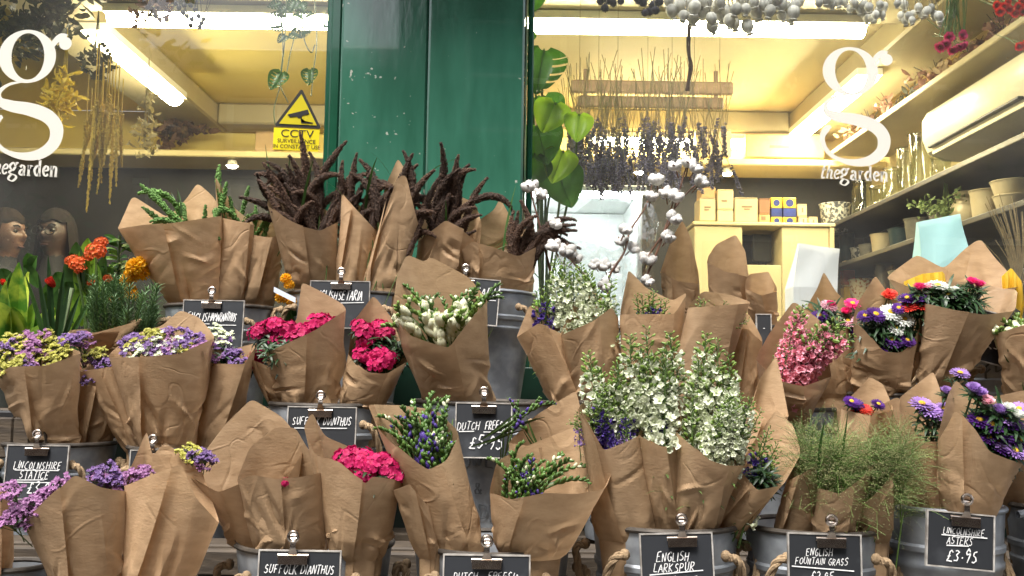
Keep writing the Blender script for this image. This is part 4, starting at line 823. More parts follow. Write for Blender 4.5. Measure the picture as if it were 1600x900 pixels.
def petmat(name, c1, c2, tcol=None, tpos=(0, 1), transl=.3, rough=.6, scale=80, rand=.15): return pmat(name, c1, c2, scale=scale, rough=rough, transl=transl, tcol=tcol, tpos=tpos, rand=rand, spec=.3)
PM = {'white': petmat('petal_white', (.82, .84, .70), (.70, .75, .54), rand=.05), 'pink': petmat('petal_pink', (.78, .22, .34), (.86, .42, .50), tcol=(.88, .45, .52), tpos=(.2, 1.6)),
      'violet': petmat('petal_violet', (.09, .045, .31), (.05, .03, .19), tcol=(.17, .11, .38), tpos=(.4, 1.5)), 'magenta': petmat('petal_magenta', (.42, .006, .07), (.50, .010, .11), tcol=(.58, .025, .17), tpos=(.5, 1.5)),
      'lilac': petmat('petal_lilac', (.30, .20, .40), (.21, .12, .31)), 'mauve': petmat('petal_mauve', (.36, .16, .34), (.44, .24, .42)), 'yellow': petmat('petal_lemon', (.62, .60, .18), (.48, .46, .10)), 'cream': petmat('petal_cream', (.80, .79, .60), (.70, .71, .48), rand=.05),
      'aster_purple': petmat('petal_aster_purple', (.06, .012, .14), (.095, .02, .21), rand=.2), 'aster_lav': petmat('petal_aster_lavender', (.31, .17, .47), (.38, .24, .55)), 'aster_pink': petmat('petal_aster_pink', (.80, .06, .25), (.70, .03, .18)),
      'aster_pale': petmat('petal_aster_pale_pink', (.82, .38, .48), (.86, .52, .58)), 'aster_white': petmat('petal_aster_white', (.84, .85, .80), (.74, .76, .70), rand=.04), 'red': petmat('petal_red', (.60, .02, .02), (.70, .06, .03)),
      'orange': petmat('petal_orange', (.72, .16, .035), (.62, .09, .025)), 'gold': petmat('petal_gold', (.82, .48, .015), (.74, .36, .01)), 'straw': petmat('petal_straw', (.70, .10, .28), (.82, .40, .5), tcol=(.6, .04, .2))}
M_disc = pmat('flower_disc', (.72, .50, .03), (.55, .30, .02), scale=200, rough=.8)
M_stemd = pmat('stem_dark', (.04, .075, .022), (.028, .05, .015), scale=60, rough=.5)
M_leafd = pmat('leaf_dark', (.022, .06, .016), (.014, .04, .01), scale=40, rough=.42, transl=.22, rand=.25)

def larkspur(colr, L=.17, nf=26, nb=22, seed=0, openf=.66, fs=1.0):
    r0 = random.Random(seed); b = MB(); stemtube(b, .045, .0019); b.add(*tube([(0, 0, 0), (.003, 0, L * .5), (0, .003, L)], [.0018, .0014, .0007], 5), 0)
    pt = petal(.0112 * fs, .0098 * fs, 2, 2, cup=.5, curl=.18, base=.25, k=.76, wave=.14); pin = petal(.0075 * fs, .005 * fs, 2, 1, cup=.4, curl=.3)
    for i in range(nf):
        f = (i + r0.random() * .6) / nf; z = f * L * openf; a = i * 2.4 + r0.uniform(-.4, .4); el = r0.uniform(.05, .5)
        d = np.array((math.cos(a) * math.cos(el), math.sin(a) * math.cos(el), math.sin(el))); ln = (.017 - .006 * f) * fs; p0 = np.array((0, 0, z)); p1 = p0 + d * ln
        b.add(*tube([p0, p0 + d * ln * .6 + (0, 0, -.002), p1], .0007, 3), 0); Rm = align(d + np.array((0, 0, r0.uniform(-.9, .5))), r0.uniform(0, 6)); s = r0.uniform(.65, 1.15) * (1 - .28 * f)
        for pr in (rosette(pt, 5, r0.uniform(.1, 1.0), r0.uniform(0, 6)), rosette(pin, 3, 1.0)): b.inst(pr, Rm, p1, s)
        b.inst([(OCT[0] * (.0014, .0014, .005), OCT[1], 1, .2)], Rm, p1 - Rm[:, 2] * .005)
    for i in range(nb):
        f = (i + r0.random() * .5) / nb; z = L * (openf - .12 + (1 - openf + .14) * f); a = i * 2.4 + 1; el = r0.uniform(.3, .9)
        d = np.array((math.cos(a) * math.cos(el), math.sin(a) * math.cos(el), math.sin(el))); ln = (.016 - .011 * f) * fs; p0 = np.array((0, 0, z)); p1 = p0 + d * ln
        b.add(*tube([p0, p1], .0007, 3), 0); V, F = ellips(6, 5, .0028, .0028, .0052); b.inst([(V, F, 2, .5)], align(d), p1 + d * .003, (1.25 - .75 * f) * fs)
    lf = leafstrip(.03, .004, .6, 4)
    for i in range(5): a = i * 2.4; b.inst([(lf[0], lf[1], 0, lf[3])], rz(a) @ rx(.4), (0, 0, -.01 - i * .012))
    return b.mesh('larkspur_spike', [M_stem, PM[colr], M_bud])
M_budd = pmat('bud_dark_green', (.10, .19, .035), (.06, .125, .022), scale=50, rough=.45, transl=.2, rand=.25)
def freesia(colr, seed=0, L=.06, nb=9, nopen=3, big=1.0):
    r0 = random.Random(seed); b = MB(); stemtube(b, .06, .0017); ax = spline([(0, 0, 0), (.004, 0, L * .45), (.02, 0, L * .85), (.036, 0, L)], nb + 3); b.add(*tube(ax, np.linspace(.0017, .0007, nb + 3), 5), 0)
    for i in range(nb):
        f = i / (nb - 1); p = ax[i + 1]; T = nrm(ax[i + 2] - ax[i]); sd = np.array((0, (1 if i % 2 else -1) * .55, 0)); d = nrm(T * .75 + sd + np.array((-.25, 0, .5)) + r0.uniform(-.1, .1)); op = i < nopen
        ln = (.021 if op else .0135 - .006 * f) * big; wd = (.0062 if op else .0034 - .0012 * f) * big
        th = np.linspace(.05, math.pi - .05, 6); V, F = lathe(np.stack((np.sin(th) ** .8 * wd, (1 - np.cos(th)) / 2 * ln), -1), 7); Rm = align(d, r0.uniform(0, 6)); b.inst([(V, F, 1 if (op or r0.random() < (.22 if colr == 'violet' else .1)) else 2, V[:, 2] / ln)], Rm, p)
        if op: b.inst(rosette(petal(.011 * big, .007 * big, 2, 2, cup=.6, curl=.0, base=.4, k=.8), 4, 1.15), Rm, p + d * ln * .45)
        V, F = ellips(5, 4, wd * .9, wd * .9, ln * .32); b.inst([(V, F, 2, .2)], Rm, p + d * ln * .22)
    for i in range(3): lf = leafstrip(.09, .005, .25, 5); b.inst([(lf[0], lf[1], 0, lf[3])], align((r0.uniform(-.25, .25), r0.uniform(-.25, .25), 1)) @ rx(R(90)), (0, 0, -.1 + .02 * i))
    return b.mesh('freesia_spike', [M_stem, PM[colr], M_bud if colr == 'cream' and nopen else M_budd], True, False)
def dianthus(seed=0, rad=.026, n=17):
    r0 = random.Random(seed); b = MB(); stemtube(b, .12, .0019)
    pt = petal(.0088, .0100, 2, 3, cup=.15, curl=-.15, base=.12, k=.66, wave=.10)
    for i in range(n):
        f = math.sqrt((i + .5) / n); a = i * 2.4; d = nrm((math.cos(a) * f, math.sin(a) * f, 1.05 - f * .75)); p = d * rad * r0.uniform(.8, 1.08) * (1, 1, .75); b.add(*tube([(0, 0, -.012), p * .9], .0011, 3), 0)
        b.inst(rosette(pt, 5, r0.uniform(-.1, .3), r0.uniform(0, 6)), align(d + rng.normal(0, .15, 3), 0), p, r0.uniform(.85, 1.12))
        V, F = ellips(5, 4, .0022, .0022, .007); b.inst([(V, F, 0, 0)], align(d), p - d * .006)
    for i in range(9): lf = leafstrip(.038, .008, .7, 5); b.inst([(lf[0], lf[1], 2, lf[3])], rz(i * .75) @ rx(r0.uniform(-.4, .5)), (0, 0, -.012 - .004 * (i % 3)))
    return b.mesh('dianthus_head', [M_stemd, PM['magenta'], M_leafd])
def statice(colr, seed=0, n=60, rad=.032):
    r0 = random.Random(seed); b = MB(); stemtube(b, .1, .0015)
    cup = rosette(petal(.0062, .0052, 1, 2, cup=.3, curl=-.1, base=.4, k=.7), 5, .75)
    nb = 6
    for j in range(nb):
        a = j * 2.4 + r0.uniform(-.3, .3); rr = rad * (.25 + .75 * math.sqrt(j / nb)); tip = np.array((math.cos(a) * rr, math.sin(a) * rr, r0.uniform(-.006, .010))); b.add(*tube([(0, 0, -.04), tip * .6 + (0, 0, -.012), tip], .0012, 4), 0)
        dirr = nrm((math.cos(a + 1.2), math.sin(a + 1.2), .15))
        for i in range(n // nb):
            u = (i / (n / nb) - .5) * .030; p = tip + dirr * u + rng.normal(0, .0022, 3) + (0, 0, -abs(u) * .35); b.inst(cup, align((r0.uniform(-.5, .5), r0.uniform(-.5, .5), 1), r0.uniform(0, 6)), p, r0.uniform(.8, 1.2))
            b.inst([(OCT[0] * (.0014, .0014, .004), OCT[1], 0, 0)], None, p - (0, 0, .003))
    return b.mesh('statice_head', [M_stem, PM[colr]])
def aster(colr, seed=0, r=.017, closed=0.0, disc=True):
    r0 = random.Random(seed); b = MB(); stemtube(b, .09, .0016)
    for lay, (n, L, tl) in enumerate(((26, r, .02), (24, r * .92, .22), (20, r * .78, .45)) if not closed else ((24, r * .8, .75), (24, r * .8, 1.0), (20, r * .75, 1.2), (12, r * .6, 1.4))):
        b.inst(rosette(petal(L, r * .19, 2, 1, cup=.25, curl=-.05, base=.4, k=.85), n, tl, lay * .12, jit=.07, z=.0006 * lay, r=r * .12))
    if disc and not closed:
        V, F = ellips(12, 7, r * .33, r * .33, r * .20); b.add(V + (0, 0, .002), F, 2); 
        for i in range(34): a = i * 2.4; f = math.sqrt(i / 34) * r * .31; b.inst([(OCT[0] * .0009, OCT[1], 2, 0)], None, (math.cos(a) * f, math.sin(a) * f, .002 + r * .2 * math.sqrt(max(0, 1 - (f / (r * .33)) ** 2))))
    V, F = ellips(8, 5, r * .4, r * .4, r * .3); b.add(V - (0, 0, r * .22), F, 0)
    for i in range(12): lf = leafstrip(r * 1.25, r * .26, .2, 4); b.inst([(lf[0], lf[1], 3, lf[3])], rz(i * .52) @ rx(r0.uniform(-.2, .5)), (0, 0, -r * .35))
    return b.mesh('aster_bloom', [M_stemd, PM[colr], M_disc, M_leafd])
def tuft(seed=0, n=26, L=.045, w=.006, m=None):           # loose leafy sprig
    r0 = random.Random(seed); b = MB(); stemtube(b, .09, .0014)
    for i in range(n):
        lf = leafstrip(L * r0.uniform(.6, 1.1), w, r0.uniform(.2, .8), 4); b.inst([(lf[0], lf[1], 1, lf[3])], rz(i * 2.4) @ rx(r0.uniform(.1, 1.2)), (0, 0, -.05 * (i / n)))
    return b.mesh('leaf_sprig', [M_stemd, m or M_leafd], True, False)
def setaria(seed=0, L=.15, r=.0105, bend=.9):
    r0 = random.Random(seed); b = MB(); n = 26; ds = L / n; pts = [np.zeros(3)]
    for a in np.linspace(0, 1, n)[1:]: pts.append(pts[-1] + ds * np.array((math.sin(bend * a ** 1.5), 0, math.cos(bend * a ** 1.5))))
    pts = np.array(pts); u = np.linspace(0, 1, n); rr = r * .72 * np.minimum(1, (u * 4 + .35)) * np.minimum(1, (1 - u) * 2.2 + .10)
    b.add(*tube(spline([(0, 0, -.16), (.002, 0, -.08), (0, 0, 0)], 5), .0013, 5), 2); b.add(*tube(pts, rr * .8, 8), 0)
    T = np.gradient(pts, axis=0); T /= np.linalg.norm(T, axis=1)[:, None]
    for i in range(1500):
        k = r0.randrange(0, n - 1); a = r0.uniform(0, 6.283); t = T[k]; x = nrm(np.cross(t, (0, 1, .01))); y = np.cross(t, x); o = x * math.cos(a) + y * math.sin(a); f = r0.uniform(0, 1); p = pts[k] * (1 - f) + pts[k + 1] * f + o * rr[k] * .85; d = nrm(o + t * r0.uniform(.5, 1.3))
        if i % 5 < 2: b.inst([(OCT[0] * (.0013, .0013, .0020) * r0.uniform(.7, 1.4), OCT[1], 3 if i % 2 else 1, 0)], align(d), p + o * .0006)
        else: s = nrm(np.cross(d, o)) * .00026; b.add(np.array((p - s, p + s, p + d * r0.uniform(.003, .0085) * min(1, rr[k] / (r * .5) + .25))), [(0, 1, 2)], 3 if i % 3 == 0 else 1)
    return b.mesh('setaria_plume', [M_set1, M_set2, M_stem, M_set3], True, False)
M_set3 = pmat('setaria_tip', (.145, .080, .048), (.08, .044, .027), scale=60, rough=.75, rand=.3)
M_set1 = pmat('setaria_dark', (.055, .029, .017), (.036, .019, .011), scale=90, rough=.8, rand=.3)
M_set2 = pmat('setaria_bristle', (.085, .044, .027), (.04, .02, .013), scale=60, rough=.75, rand=.35)
def amaranth(seed=0, L=.13, r=.010, bend=.5, m=None):
    r0 = random.Random(seed); b = MB(); n = 24; th = np.linspace(0, 1, n); ds = L / n; pts = [np.zeros(3)]
    for a in th[1:]: pts.append(pts[-1] + ds * np.array((math.sin(bend * a * 1.6), 0, math.cos(bend * a * 1.6))))
    pts = np.array(pts); u = th; rr = r * (.55 + .45 * np.sin(u * 9 + seed) * .3) * np.minimum(1, (1 - u) * 2.4 + .25)
    b.add(*tube(spline([(0, 0, -.14), (0, 0, -.07), (0, 0, 0)], 4), .0018, 5), 0); b.add(*tube(pts, rr * .8, 8), 0)
    T = np.gradient(pts, axis=0); T /= np.linalg.norm(T, axis=1)[:, None]
    for i in range(330):
        k = r0.randrange(0, n); a = r0.uniform(0, 6.283); t = T[k]; x = nrm(np.cross(t, (0, 1, .01))); y = np.cross(t, x); o = x * math.cos(a) + y * math.sin(a)
        b.inst([(OCT[0] * (.0021, .0021, .0032) * r0.uniform(.7, 1.3), OCT[1], 0, 0)], align(o + t * .4), pts[k] + t * r0.uniform(-ds, ds) / 2 + o * rr[k] * .95)
    return b.mesh('amaranth_tail', [m or M_amar], True, False)
M_amar = pmat('amaranth_green', (.12, .24, .05), (.06, .14, .025), scale=120, rough=.7, rand=.2)
def blade(seed=0, L=.2, w=.006, bend=.6, m=None):
    lf = leafstrip(L, w, bend, 10, .3, 0, 1.0, twist=.5); b = MB(); b.inst([lf], rx(R(90))); return b.mesh('grass_blade', m or M_leaf)
def cotton(seed=0):
    r0 = random.Random(seed); b = MB(); nl = 4 + seed % 2
    for k in range(nl):
        a = k / nl * 6.283 + r0.uniform(-.2, .2); V, F = ellips(16, 12, .0130, .0118, .0170); ph = r0.uniform(0, 9); ns = np.sin(V[:, 0] * 700 + ph) * np.sin(V[:, 2] * 600 + ph * 2) * .10 + rng.normal(0, .035, len(V)); V = V * (1 + ns[:, None])
        b.inst([(V, F, 0, 0)], rz(a) @ rx(-.62 - .2 * r0.random()), rz(a) @ np.array((0, .0125, .014)), r0.uniform(.85, 1.1))
    for i in range(140): d = nrm(rng.normal(0, 1, 3) * (1, 1, .8) + (0, 0, .3)); s = nrm(np.cross(d, rng.normal(0, 1, 3))) * .0004; p = d * (.019, .019, .020) + (0, 0, .014); b.add(np.array((p - s, p + s, p + d * .004 + rng.normal(0, .003, 3))), [(0, 1, 2)], 0)
    b.inst(rosette(petal(.030, .012, 4, 2, cup=.6, curl=.38, base=.35, k=.98, mat=1), nl, .62, .75, jit=.14, z=-.004)); b.inst(rosette(petal(.016, .011, 3, 2, cup=.5, curl=.5, base=.4, k=.9, mat=1), 5, .5, .2, jit=.2, z=-.004)); b.add(*tube([(0, 0, -.03), (0, 0, 0)], .0022, 6), 1)
    return b.mesh('cotton_boll', [M_cot, M_husk], True, False)
M_cot = pmat('cotton_lint', (.72, .70, .67), (.62, .60, .57), scale=150, rough=1.0, bump=.6, bscale=500, transl=.15, rand=.04)
M_husk = pmat('cotton_husk', (.20, .085, .04), (.11, .05, .025), scale=60, rough=.8)
def grassplume(seed=0, n=105, L=.13):
    r0 = random.Random(seed); b = MB(); stemtube(b, .12, .0012)
    for i in range(n):
        z0 = r0.uniform(-.02, L * .65); a = r0.uniform(0, 6.283); el = r0.gauss(.75, .35); ln = L * r0.uniform(.35, .72) * (1.05 - z0 / L * .5); d = np.array((math.cos(a) * math.cos(el), math.sin(a) * math.cos(el), math.sin(el)))
        p = np.array([(0, 0, z0) + d * ln * f + np.array((0, 0, -.22 * ln)) * f ** 2.3 for f in (0, .35, .7, 1.)]); s = nrm(np.cross(d, rng.normal(0, 1, 3))) * .00024
        V = np.concatenate((p - s, p + s)); b.add(V, [(k, k + 1, k + 5, k + 4) for k in range(3)], 0)
        for k in range(r0.randrange(3, 7)):
            f = r0.uniform(.35, 1.05); q_ = (0, 0, z0) + d * ln * f + np.array((0, 0, -.22 * ln)) * f ** 2.3 + rng.normal(0, .004, 3); b.inst([(OCT[0] * (.00055, .00055, .0017), OCT[1], 1, 0)], align(rng.normal(0, 1, 3)), q_)
    return b.mesh('grass_plume', [M_grs, M_grs2], True, False)
M_grs = pmat('fountain_grass_hair', (.075, .155, .022), (.12, .20, .045), scale=30, rough=.6, rand=.3)
M_grs2 = pmat('fountain_grass_seed', (.30, .32, .13), (.20, .18, .08), scale=30, rough=.7, rand=.3)

# ---------------------------------------------------------------- variants and placing
LIB = {}
def lib(kind, fn, n=3): LIB[kind] = [fn(s) for s in range(n)]
lib('lk_white', lambda s: larkspur('white', .15, 40 + 3 * s, 20, s, .70 + .04 * s), 4); lib('lk_violet', lambda s: larkspur('violet', .13, 24, 16, s + 5, .7, .9)); lib('lk_pink', lambda s: larkspur('pink', .13, 34, 10, s + 9, .86, 1.0)); lib('lk_lilac', lambda s: larkspur('lilac', .12, 16, 20, s + 15, .55, .8))
lib('lk_bud', lambda s: larkspur('white', .12, 6, 34, s + 25, .30, .9))
lib('fr_white', lambda s: freesia('cream', s, .055, 10, 2 + s, 1.3), 4); lib('fr_purple', lambda s: freesia('violet', s + 4, .058, 11, s % 3, .95), 4); lib('fr_green', lambda s: freesia('cream', s + 9, .06, 12, 0, 1.0), 3)
lib('dia', dianthus, 4)
for k in ('yellow', 'lilac', 'mauve', 'white'): lib('st_' + k, lambda s, k=k: statice(k, s))
for k in ('purple', 'lav', 'pink', 'pale', 'white'): lib('as_' + k, lambda s, k=k: aster('aster_' + k, s), 2); lib('ac_' + k, lambda s, k=k: aster('aster_' + k, s, .016, 1.0), 2)
lib('as_red', lambda s: aster('red', s, .017, 0, False), 2)
lib('tuft', tuft, 3); lib('set', lambda s: setaria(s, .170 - .008 * s, .0130, .25 + .42 * s), 5); lib('amar', lambda s: amaranth(s, .13 - .01 * s, .0095, [.05, .35, 1.1, 1.6][s]), 4)
lib('blade', lambda s: blade(s, .22, .007, .3 + .3 * s), 3); lib('cotton', cotton, 4); lib('plume', lambda s: grassplume(s), 4)
PARTN = {'lk': 'larkspur_spike', 'fr': 'freesia_spike', 'dia': 'dianthus_head', 'st': 'statice_head', 'as': 'aster_bloom', 'ac': 'aster_bloom', 'tuft': 'leaf_sprig', 'set': 'setaria_plume', 'amar': 'amaranth_tail', 'blade': 'grass_blade', 'cotton': 'cotton_boll', 'plume': 'grass_plume'}
LENS = {'lk': .15, 'fr': .055, 'set': .145, 'amar': .11, 'blade': .21, 'plume': .13}
def put(w, kind, x, y, size=1.0, face=.6, spin=None, front=None, ang=None):
    """one flower of a bouquet: spikes have their tip at the pixel, heads their middle"""
    pre = kind.split('_')[0]; me = rnd.choice(LIB[kind]); size = size * (.82 if pre == 'st' else 1.0); s = np.clip((y - w.ymid) / w.yh, -1, 1) if front is None else front
    H = P(x, y, w.Yc - w.rd * .8 * s + rnd.uniform(-.008, .008)); d = nrm(H - w.base)
    if pre in LENS:
        if ang is not None: d = nrm((math.sin(ang), -.15, math.cos(ang)))
        else: d = nrm(d + rng.normal(0, .09, 3) + np.array((0, 0, .15)))
        loc = H - d * LENS[pre] * size; Rm = align(d, rnd.uniform(0, 6.28) if spin is None else spin)
        if pre == 'set':                            # plumes arch outwards and over
            A0 = align(d); bw = np.array(((1 if x > 505 else -1) * (1 if rnd.random() < .82 else -1), rnd.uniform(-.5, .5), -.3)); Rm = align(d, math.atan2(bw.dot(A0[:, 1]), bw.dot(A0[:, 0])))
    else:
        d = nrm(d * (1 - face) + np.array((rnd.uniform(-.35, .35), -.75, .6)) * face); loc = H; Rm = align(d, rnd.uniform(0, 6.28) if spin is None else spin)
    return part(PARTN[pre], me, w.t, loc, Rm, size * rnd.uniform(.92, 1.08))
def scat(w, kinds, cx, cy, rx_, ry_, n, size=1.0, **kw):
    """spread n flowers of the given kinds over an ellipse, kept apart from each other"""
    pts = []
    for i in range(n):
        best = None
        for _ in range(14):
            a = rnd.uniform(0, 6.283); r = math.sqrt(rnd.random()); p = (cx + rx_ * r * math.cos(a), cy + ry_ * r * math.sin(a)); dd = min([math.hypot(p[0] - q_[0], (p[1] - q_[1]) * 1.3) for q_ in pts] or [99])
            if best is None or dd > best[0]: best = (dd, p)
        pts.append(best[1])
    for i, p in enumerate(sorted(pts, key=lambda p: p[1])): put(w, kinds[i % len(kinds)], p[0], p[1], size * rnd.uniform(.88, 1.12), **kw)

# --- statice, left
scat(W['ST1'], ['st_yellow', 'st_mauve', 'st_yellow', 'st_lilac'], 52, 548, 58, 26, 13, .95); 
for (k, x, y) in (('st_yellow', 25, 563), ('st_yellow', 60, 556), ('st_yellow', 85, 530), ('st_lilac', 8, 540), ('st_mauve', 62, 528), ('st_lilac', 120, 527), ('st_mauve', 130, 533), ('st_yellow', 95, 550), ('st_yellow', 5, 575), ('st_yellow', 40, 548)): put(W['ST1'], k, x, y, .9)
for (k, x, y) in (('st_yellow', 142, 555), ('st_mauve', 130, 562), ('st_lilac', 160, 568), ('st_yellow', 155, 552)): put(W['ST2'], k, x, y, .75)
for (k, x, y) in (('st_lilac', 160, 567), ('st_lilac', 172, 566), ('st_lilac', 138, 590)): put(W['ST3'], k, x, y, .75)
scat(W['ST4'], ['st_lilac', 'st_yellow', 'st_lilac', 'st_white', 'st_mauve'], 255, 535, 62, 18, 15, .85)
for (k, x, y) in (('st_white', 215, 552), ('st_white', 245, 548), ('st_yellow', 215, 541), ('st_yellow', 240, 526), ('st_lilac', 290, 537), ('st_lilac', 306, 536), ('st_lilac', 268, 546), ('st_lilac', 205, 530)): put(W['ST4'], k, x, y, .85)
for (k, x, y) in (('st_white', 336, 518), ('st_white', 349, 528), ('st_lilac', 345, 535), ('st_mauve', 335, 560), ('st_lilac', 370, 560), ('st_lilac', 360, 552)): put(W['ST5'], k, x, y, .8)
for (x, y) in ((358, 548), (350, 558)): put(W['ST5'], 'tuft', x, y, .7)
# --- bottom left statice
for (x, y) in ((10, 815), (20, 802), (38, 805), (52, 792), (60, 780), (72, 778), (80, 764), (92, 757), (30, 795), (15, 768), (68, 790), (45, 812)): put(W['BL1'], 'st_mauve', x, y, .72, front=.4)
for (x, y) in ((155, 748), (168, 742), (176, 752), (188, 758), (162, 738), (182, 746)): put(W['BL1'], rnd.choice(['st_lilac', 'st_mauve']), x, y, .72, front=-.2)
for (x, y) in ((215, 738), (226, 744), (210, 748)): put(W['BL2'], 'st_mauve', x, y, .7, front=-.4)
for (k, x, y) in (('st_yellow', 292, 706), ('st_yellow', 300, 712), ('st_lilac', 312, 712), ('st_mauve', 316, 722), ('st_lilac', 322, 716)): put(W['BL2'], k, x, y, .65, front=-.9)
for (x, y) in ((18, 764), (12, 772)): put(W['BL0'], 'st_mauve', x, y, .6)
# --- dianthus
for (x, y) in ((430, 510), (415, 515), (448, 515), (404, 522), (455, 525), (470, 520), (438, 528), (500, 505), (512, 508), (485, 520)): put(W['D1'], 'dia', x, y, .82, front=-.05)
for (x, y) in ((404, 560), (398, 568)): put(W['D0'], 'dia', x, y, .7)
scat(W['D1'], ['tuft'], 432, 538, 20, 10, 5, .8); scat(W['D2'], ['tuft'], 600, 540, 25, 18, 7, .8)
for (x, y) in ((562, 512), (570, 520), (595, 512), (603, 522), (590, 524), (572, 535), (578, 560), (592, 556), (603, 566), (588, 572), (566, 556), (608, 560)): put(W['D2'], 'dia', x, y, .72)
for (x, y) in ((620, 535), (628, 545)): put(W['D2'], 'tuft', x, y, .8)
for (x, y) in ((540, 720), (552, 716), (565, 718), (582, 728), (596, 722), (606, 730), (612, 742), (570, 748), (558, 728), (575, 735)): put(W['DB3'], 'dia', x, y, .72)
scat(W['DB3'], ['tuft'], 575, 738, 25, 10, 6, .7)
put(W['DB2'], 'dia', 445, 754, .3, front=1.2)
# --- freesia
for (x, y) in ((650, 480), (660, 472), (668, 482), (676, 470), (690, 478), (700, 468), (710, 480), (722, 470), (735, 475), (742, 468), (684, 490), (715, 492), (730, 490), (648, 445), (655, 455), (755, 450)): put(W['F1'], rnd.choice(['fr_white', 'fr_green']), x, y, 1.05)
for (x, y) in ((668, 500), (705, 508), (725, 505), (690, 500), (733, 485), (680, 515)): put(W['F1'], 'fr_white', x, y - 14, 1.2)
for (x, y) in ((612, 488), (618, 500), (628, 505), (622, 490)): put(W['F1'], 'fr_white', x, y - 8, 1.1, front=.2, ang=-.7)
for (x, y) in ((740, 452), (752, 446), (760, 455), (765, 448), (728, 448), (745, 462)): put(W['F1'], 'fr_green', x, y, 1.0, front=-.3, ang=.6)
scat(W['FB1'], ['fr_purple', 'fr_green', 'fr_purple'], 655, 658, 40, 26, 24, 1.0)
scat(W['FB1'], ['fr_purple', 'fr_green'], 684, 692, 18, 20, 10, .95)
for (x, y) in ((640, 628), (660, 622), (690, 630)): put(W['FB1'], 'fr_green', x, y, 1.0)
scat(W['FB2'], ['fr_purple', 'fr_green', 'fr_purple'], 815, 738, 36, 24, 20, 1.0)
for (x, y, a) in ((880, 712, .7), (900, 718, .95), (912, 735, 1.1), (860, 715, .5), (790, 700, -.3), (795, 715, -.2)): put(W['FB2'], 'fr_green', x, y, 1.0, ang=a)
for (x, y, a) in ((800, 640, -.6), (815, 632, .3), (845, 630, 1.0), (860, 618, .9)): put(W['FB3'], 'fr_purple', x, y, .9, front=-.3, ang=a)
# --- larkspur, middle tier
for (x, y, k) in ((838, 440, 'lk_violet'), (858, 432, 'lk_violet'), (868, 405, 'lk_white'), (885, 400, 'lk_white'), (850, 448, 'lk_bud'), (898, 415, 'lk_white'), (880, 430, 'lk_white'), (908, 430, 'lk_bud')): put(W['L1'], k, x, y, .95, front=-.2)
for (x, y, k) in ((905, 408, 'lk_white'), (920, 430, 'lk_white'), (940, 440, 'lk_bud'), (955, 445, 'lk_white'), (968, 455, 'lk_bud'), (930, 450, 'lk_white')): put(W['L2'], k, x, y, .95, front=-.2)
for (x, y, k) in ((1012, 438, 'lk_violet'), (1022, 442, 'lk_violet'), (1000, 455, 'lk_violet'), (1035, 455, 'lk_violet'), (990, 448, 'lk_bud'), (1045, 450, 'lk_bud'), (1020, 435, 'lk_lilac')): put(W['L3'], k, x, y, .85, front=-.2)
for (x, y, k) in ((1095, 458, 'lk_violet'), (1105, 465, 'lk_violet'), (1140, 452, 'lk_lilac'), (1155, 458, 'lk_lilac'), (1120, 462, 'lk_lilac'), (1112, 470, 'lk_violet')): put(W['L4'], k, x, y, .8, front=-.2)
put(W['L4'], 'lk_bud', 1172, 478, .7, front=.6, ang=.9); put(W['L4'], 'lk_bud', 1185, 492, .7, front=.6, ang=1.1)
# --- larkspur, bottom tier
for (x, y, k) in ((920, 562, 'lk_white'), (938, 575, 'lk_white'), (960, 545, 'lk_bud'), (985, 535, 'lk_white'), (1000, 540, 'lk_white'), (965, 565, 'lk_white'), (945, 600, 'lk_white'), (975, 585, 'lk_white')): put(W['LB1'], k, x, y, 1.0, front=-.3)
for (x, y, k) in ((940, 610, 'lk_violet'), (920, 620, 'lk_bud'), (960, 630, 'lk_lilac'), (900, 640, 'lk_lilac'), (945, 645, 'lk_violet'), (975, 640, 'lk_violet'), (925, 640, 'lk_bud'), (985, 655, 'lk_lilac'), (930, 622, 'lk_violet'), (955, 625, 'lk_violet'), (980, 620, 'lk_violet'), (915, 632, 'lk_lilac')): put(W['LB1'], k, x, y - 10, .75 if y < 638 else .45, front=.3)
for (x, y, a) in ((880, 645, -.9), (872, 650, -1.1), (890, 632, -.7)): put(W['LB1'], 'lk_lilac', x, y, .75, front=.3, ang=a)
for (x, y, k) in ((1012, 528, 'lk_white'), (1030, 515, 'lk_bud'), (1048, 520, 'lk_white'), (1020, 560, 'lk_white'), (1038, 550, 'lk_white'), (1060, 560, 'lk_white'), (1005, 575, 'lk_white'), (1040, 585, 'lk_white'), (1025, 600, 'lk_lilac'), (1035, 630, 'lk_violet'), (1020, 640, 'lk_violet'), (1050, 640, 'lk_bud'), (1070, 645, 'lk_bud')): put(W['LB2'], k, x, y, 1.0 if y < 620 else .42, front=-.3 if y < 620 else .2)
for (x, y, k) in ((1105, 525, 'lk_white'), (1120, 535, 'lk_white'), (1138, 545, 'lk_white'), (1092, 550, 'lk_white'), (1150, 560, 'lk_bud'), (1110, 570, 'lk_white'), (1130, 580, 'lk_white'), (1080, 575, 'lk_bud')): put(W['LB3'], k, x, y, 1.0, front=-.5)
for (x, y, k) in ((1160, 610, 'lk_white'), (1175, 620, 'lk_white'), (1140, 620, 'lk_white'), (1185, 635, 'lk_bud'), (1150, 640, 'lk_white'), (1125, 640, 'lk_white'), (1195, 628, 'lk_bud'), (1130, 660, 'lk_white'), (1165, 650, 'lk_white'), (1120, 655, 'lk_white')): put(W['LB3'], k, x, y, .66, front=.75)
for (x, y, k) in ((1210, 650, 'lk_lilac'), (1200, 665, 'lk_violet'), (1222, 672, 'lk_lilac'), (1195, 690, 'lk_bud'), (1215, 700, 'lk_bud'), (1228, 690, 'lk_lilac')): put(W['LB4'], k, x, y, .85, front=.3)
scat(W['LB4'], ['tuft'], 1195, 745, 14, 10, 4, .7)
